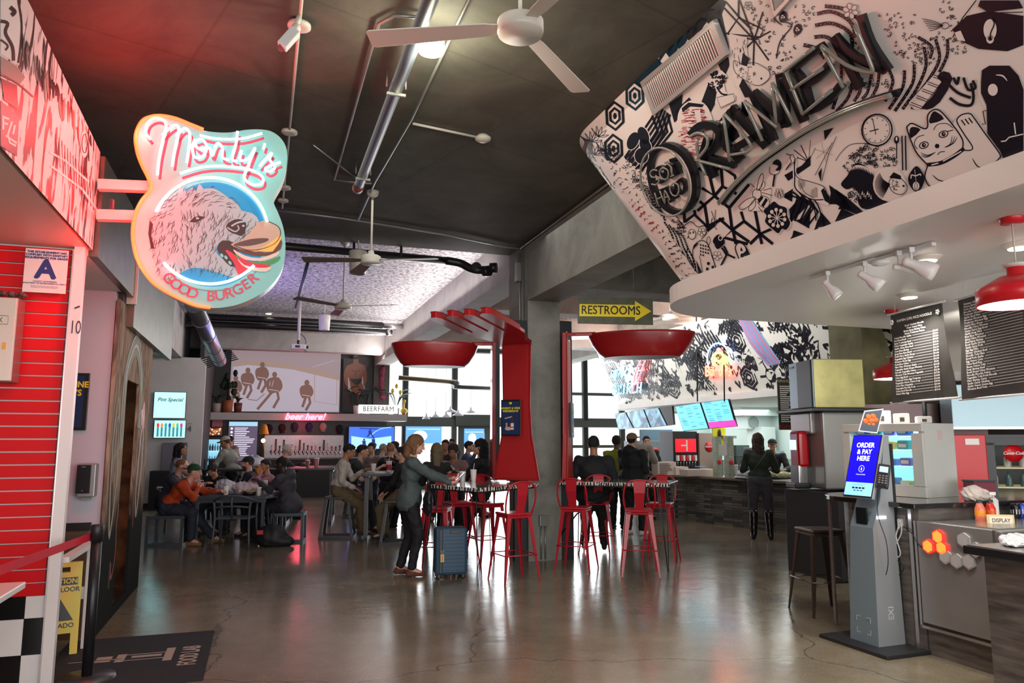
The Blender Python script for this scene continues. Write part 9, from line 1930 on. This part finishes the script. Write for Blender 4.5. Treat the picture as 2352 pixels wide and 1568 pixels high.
# fridges and hood at the back of the stall
t=thing('red_vending_fridge',V((5.18,8.9,0)),R(-16),'red fridge side with a teal sticker behind the display fridge','fridge');MB().box((0,0,.82),(.62,.7,1.64)).build('body',mat('vend_red',s2l(196,14,24),.3),t,.01);m=MB();m.box((-.16,-.352,1.32),(.22,.004,.30));m.build('sticker',mat('sticker_teal',s2l(40,150,150),.4),t,.0);m=MB();text(m,'JARRITOS' if 0 else 'NOJAN',TR(-.15,-.356,1.40,rx=PI/2),size=.062,bold=.002);m.build('lettering',CUPM[0],t);MB().box((.17,-.352,1.56),(.14,.004,.07)).build('label',CUPM[0],t)
m=MB();m.ball((-.20,-.36,1.22),(.14,.01,.10),0);m.ball((-.19,-.36,.98),(.10,.01,.09),1);m.build('cap_print',[mat('print_black',(.02,.02,.02),.5),mat('print_brown',s2l(110,60,40),.5)],t)
t=thing('glass_cooler',V((6.05,8.75,0)),R(-16),'black glass-door drinks cooler with a round red logo','fridge');CB=mat('cooler_black',(.014,.016,.020),.35);m=MB()
for c,s_ in(((0,.1,1.61),(1.1,.8,.06)),((-.53,.1,.8),(.05,.8,1.56)),((.53,.1,.8),(.05,.8,1.56)),((0,.48,.8),(1.0,.04,1.56)),((0,.1,.1),(1.0,.8,.2))):m.box(c,s_)
m.build('body',CB,t);m=MB()
for c,s_ in(((0,-.32,1.56),(1.1,.03,.08)),((-.50,-.32,.85),(.09,.03,1.4)),((.50,-.32,.85),(.09,.03,1.4))):m.box(c,s_)
m.build('door_frame',CB,t);disc_logo(t,-.26,-.30,1.43,.10,CRD);k=MB();text(k,'ICE COLD',TR(.12,-.305,1.42,rx=PI/2),size=.085,bold=.002);k.build('slogan',mat('slogan_red',s2l(170,60,60),.4),t);m=MB()
for z in(1.04,1.26):m.box((0,.05,z),(1.0,.6,.015))
m.build('shelf',mat('shelf_warm',(.5,.46,.36),.4,emit=s2l(150,140,100),es=.4),t);rr=random.Random(21)
for k in range(12):
 x=-.42+.15*(k%6);z=1.05 if k<6 else 1.268;c=((170,90,40),(190,190,180),(120,40,30),(60,90,90))[rr.randrange(4)];o=thing('cooler_drink',t.matrix_basis@V((x,-.12,z)),0,('%s drink on the %s shelf inside the black cooler'%(('first','second','third','fourth','fifth','sixth')[k%6],'lower' if k<6 else 'upper')),'bottle','drinks inside the black cooler');MB().lathe([(.038,0),(.04,.09),(.03,.13),(.014,.15),(.014,.17),(0,.17)],12,cap=False).build('bottle_body',mat('cd%s'%str(c),s2l(*c),.3),o)
t=thing('steel_hood',V((5.9,8.9,1.7)),R(-16),'pale blue steel hood panel above the black cooler','hood');MB().box((.05,.1,.28),(1.3,.5,.52)).build('panel',mat('hood_blue_steel',s2l(150,176,186),.3,.4),t,.006);MB().box((.05,-.16,.02),(1.32,.02,.03)).build('edge',mat('bright_steel'),t)
t=thing('kitchen_backsplash',V((5.35,9.75,1.1)),R(-20),'dark red lit steel backsplash behind the menu banners','panel');MB().box((0,0,.35),(1.5,.05,1.2)).build('panel',mat('splash_brown',(.06,.035,.035),.2,.5),t);t2=MB().box((-.1,-.04,.62),(.25,.01,.05));t2.build('lit_strip',mat('strip_red',(.6,.05,.05),.3,emit=(1,.06,.06),es=1.0),t)
struct(gbox('wall_noodle_back',5.6,5.7,-13,-1.5,0,2.75,mat('stall_back',(.14,.12,.11),.6)));struct(gbox('wall_concrete_side',6.9,7.0,-6,.3,0,4.3,CONC))
# second painted wall piece behind the banners
def small_mural():
 D=Draw(lambda x,y,o:G(x,-1.2-o,y),.003,.003);C1=(0,0,1);rr=random.Random(5);w=MB();w.box((6.55,-1.2+.05,2.9),(1.7,.1,1.3),0);
 for k in range(30):
  x,y=rr.uniform(5.75,7.2),rr.uniform(2.35,3.45);q=rr.uniform(.08,.2);D.line(0,0,[(x+q*math.cos(i*1.05+k),y+q*math.sin(i*1.05+k))for i in range(7)],rr.uniform(.02,.04),C1)if k%2 else D.fill(0,0,[(x,y),(x+q,y+.05),(x+q*.6,y+q)],C1)
 m=w.build('wall_mural_small',mat('mural_white_far'));m.location=ORG;m.rotation_euler=(0,0,ANG);struct(m);o=D.mb.build('mural_lines',mat('mural_black'));o['kind']='structure';o.name='wall_mural_lines'
small_mural()
spot('stall_spot',G(2.6,-4.5,2.7),G(4.2,-2.5,1.0),90,(1,.93,.8),110,.1);spot('stall_spot',G(3.2,-5.6,2.7),G(3.6,-5.5,.9),60,(1,.95,.88),120,.1)
area('hall_bounce',G(-.8,-3.2,4.2),(0,0,ANG),4.5,5,60,(1,.96,.88))
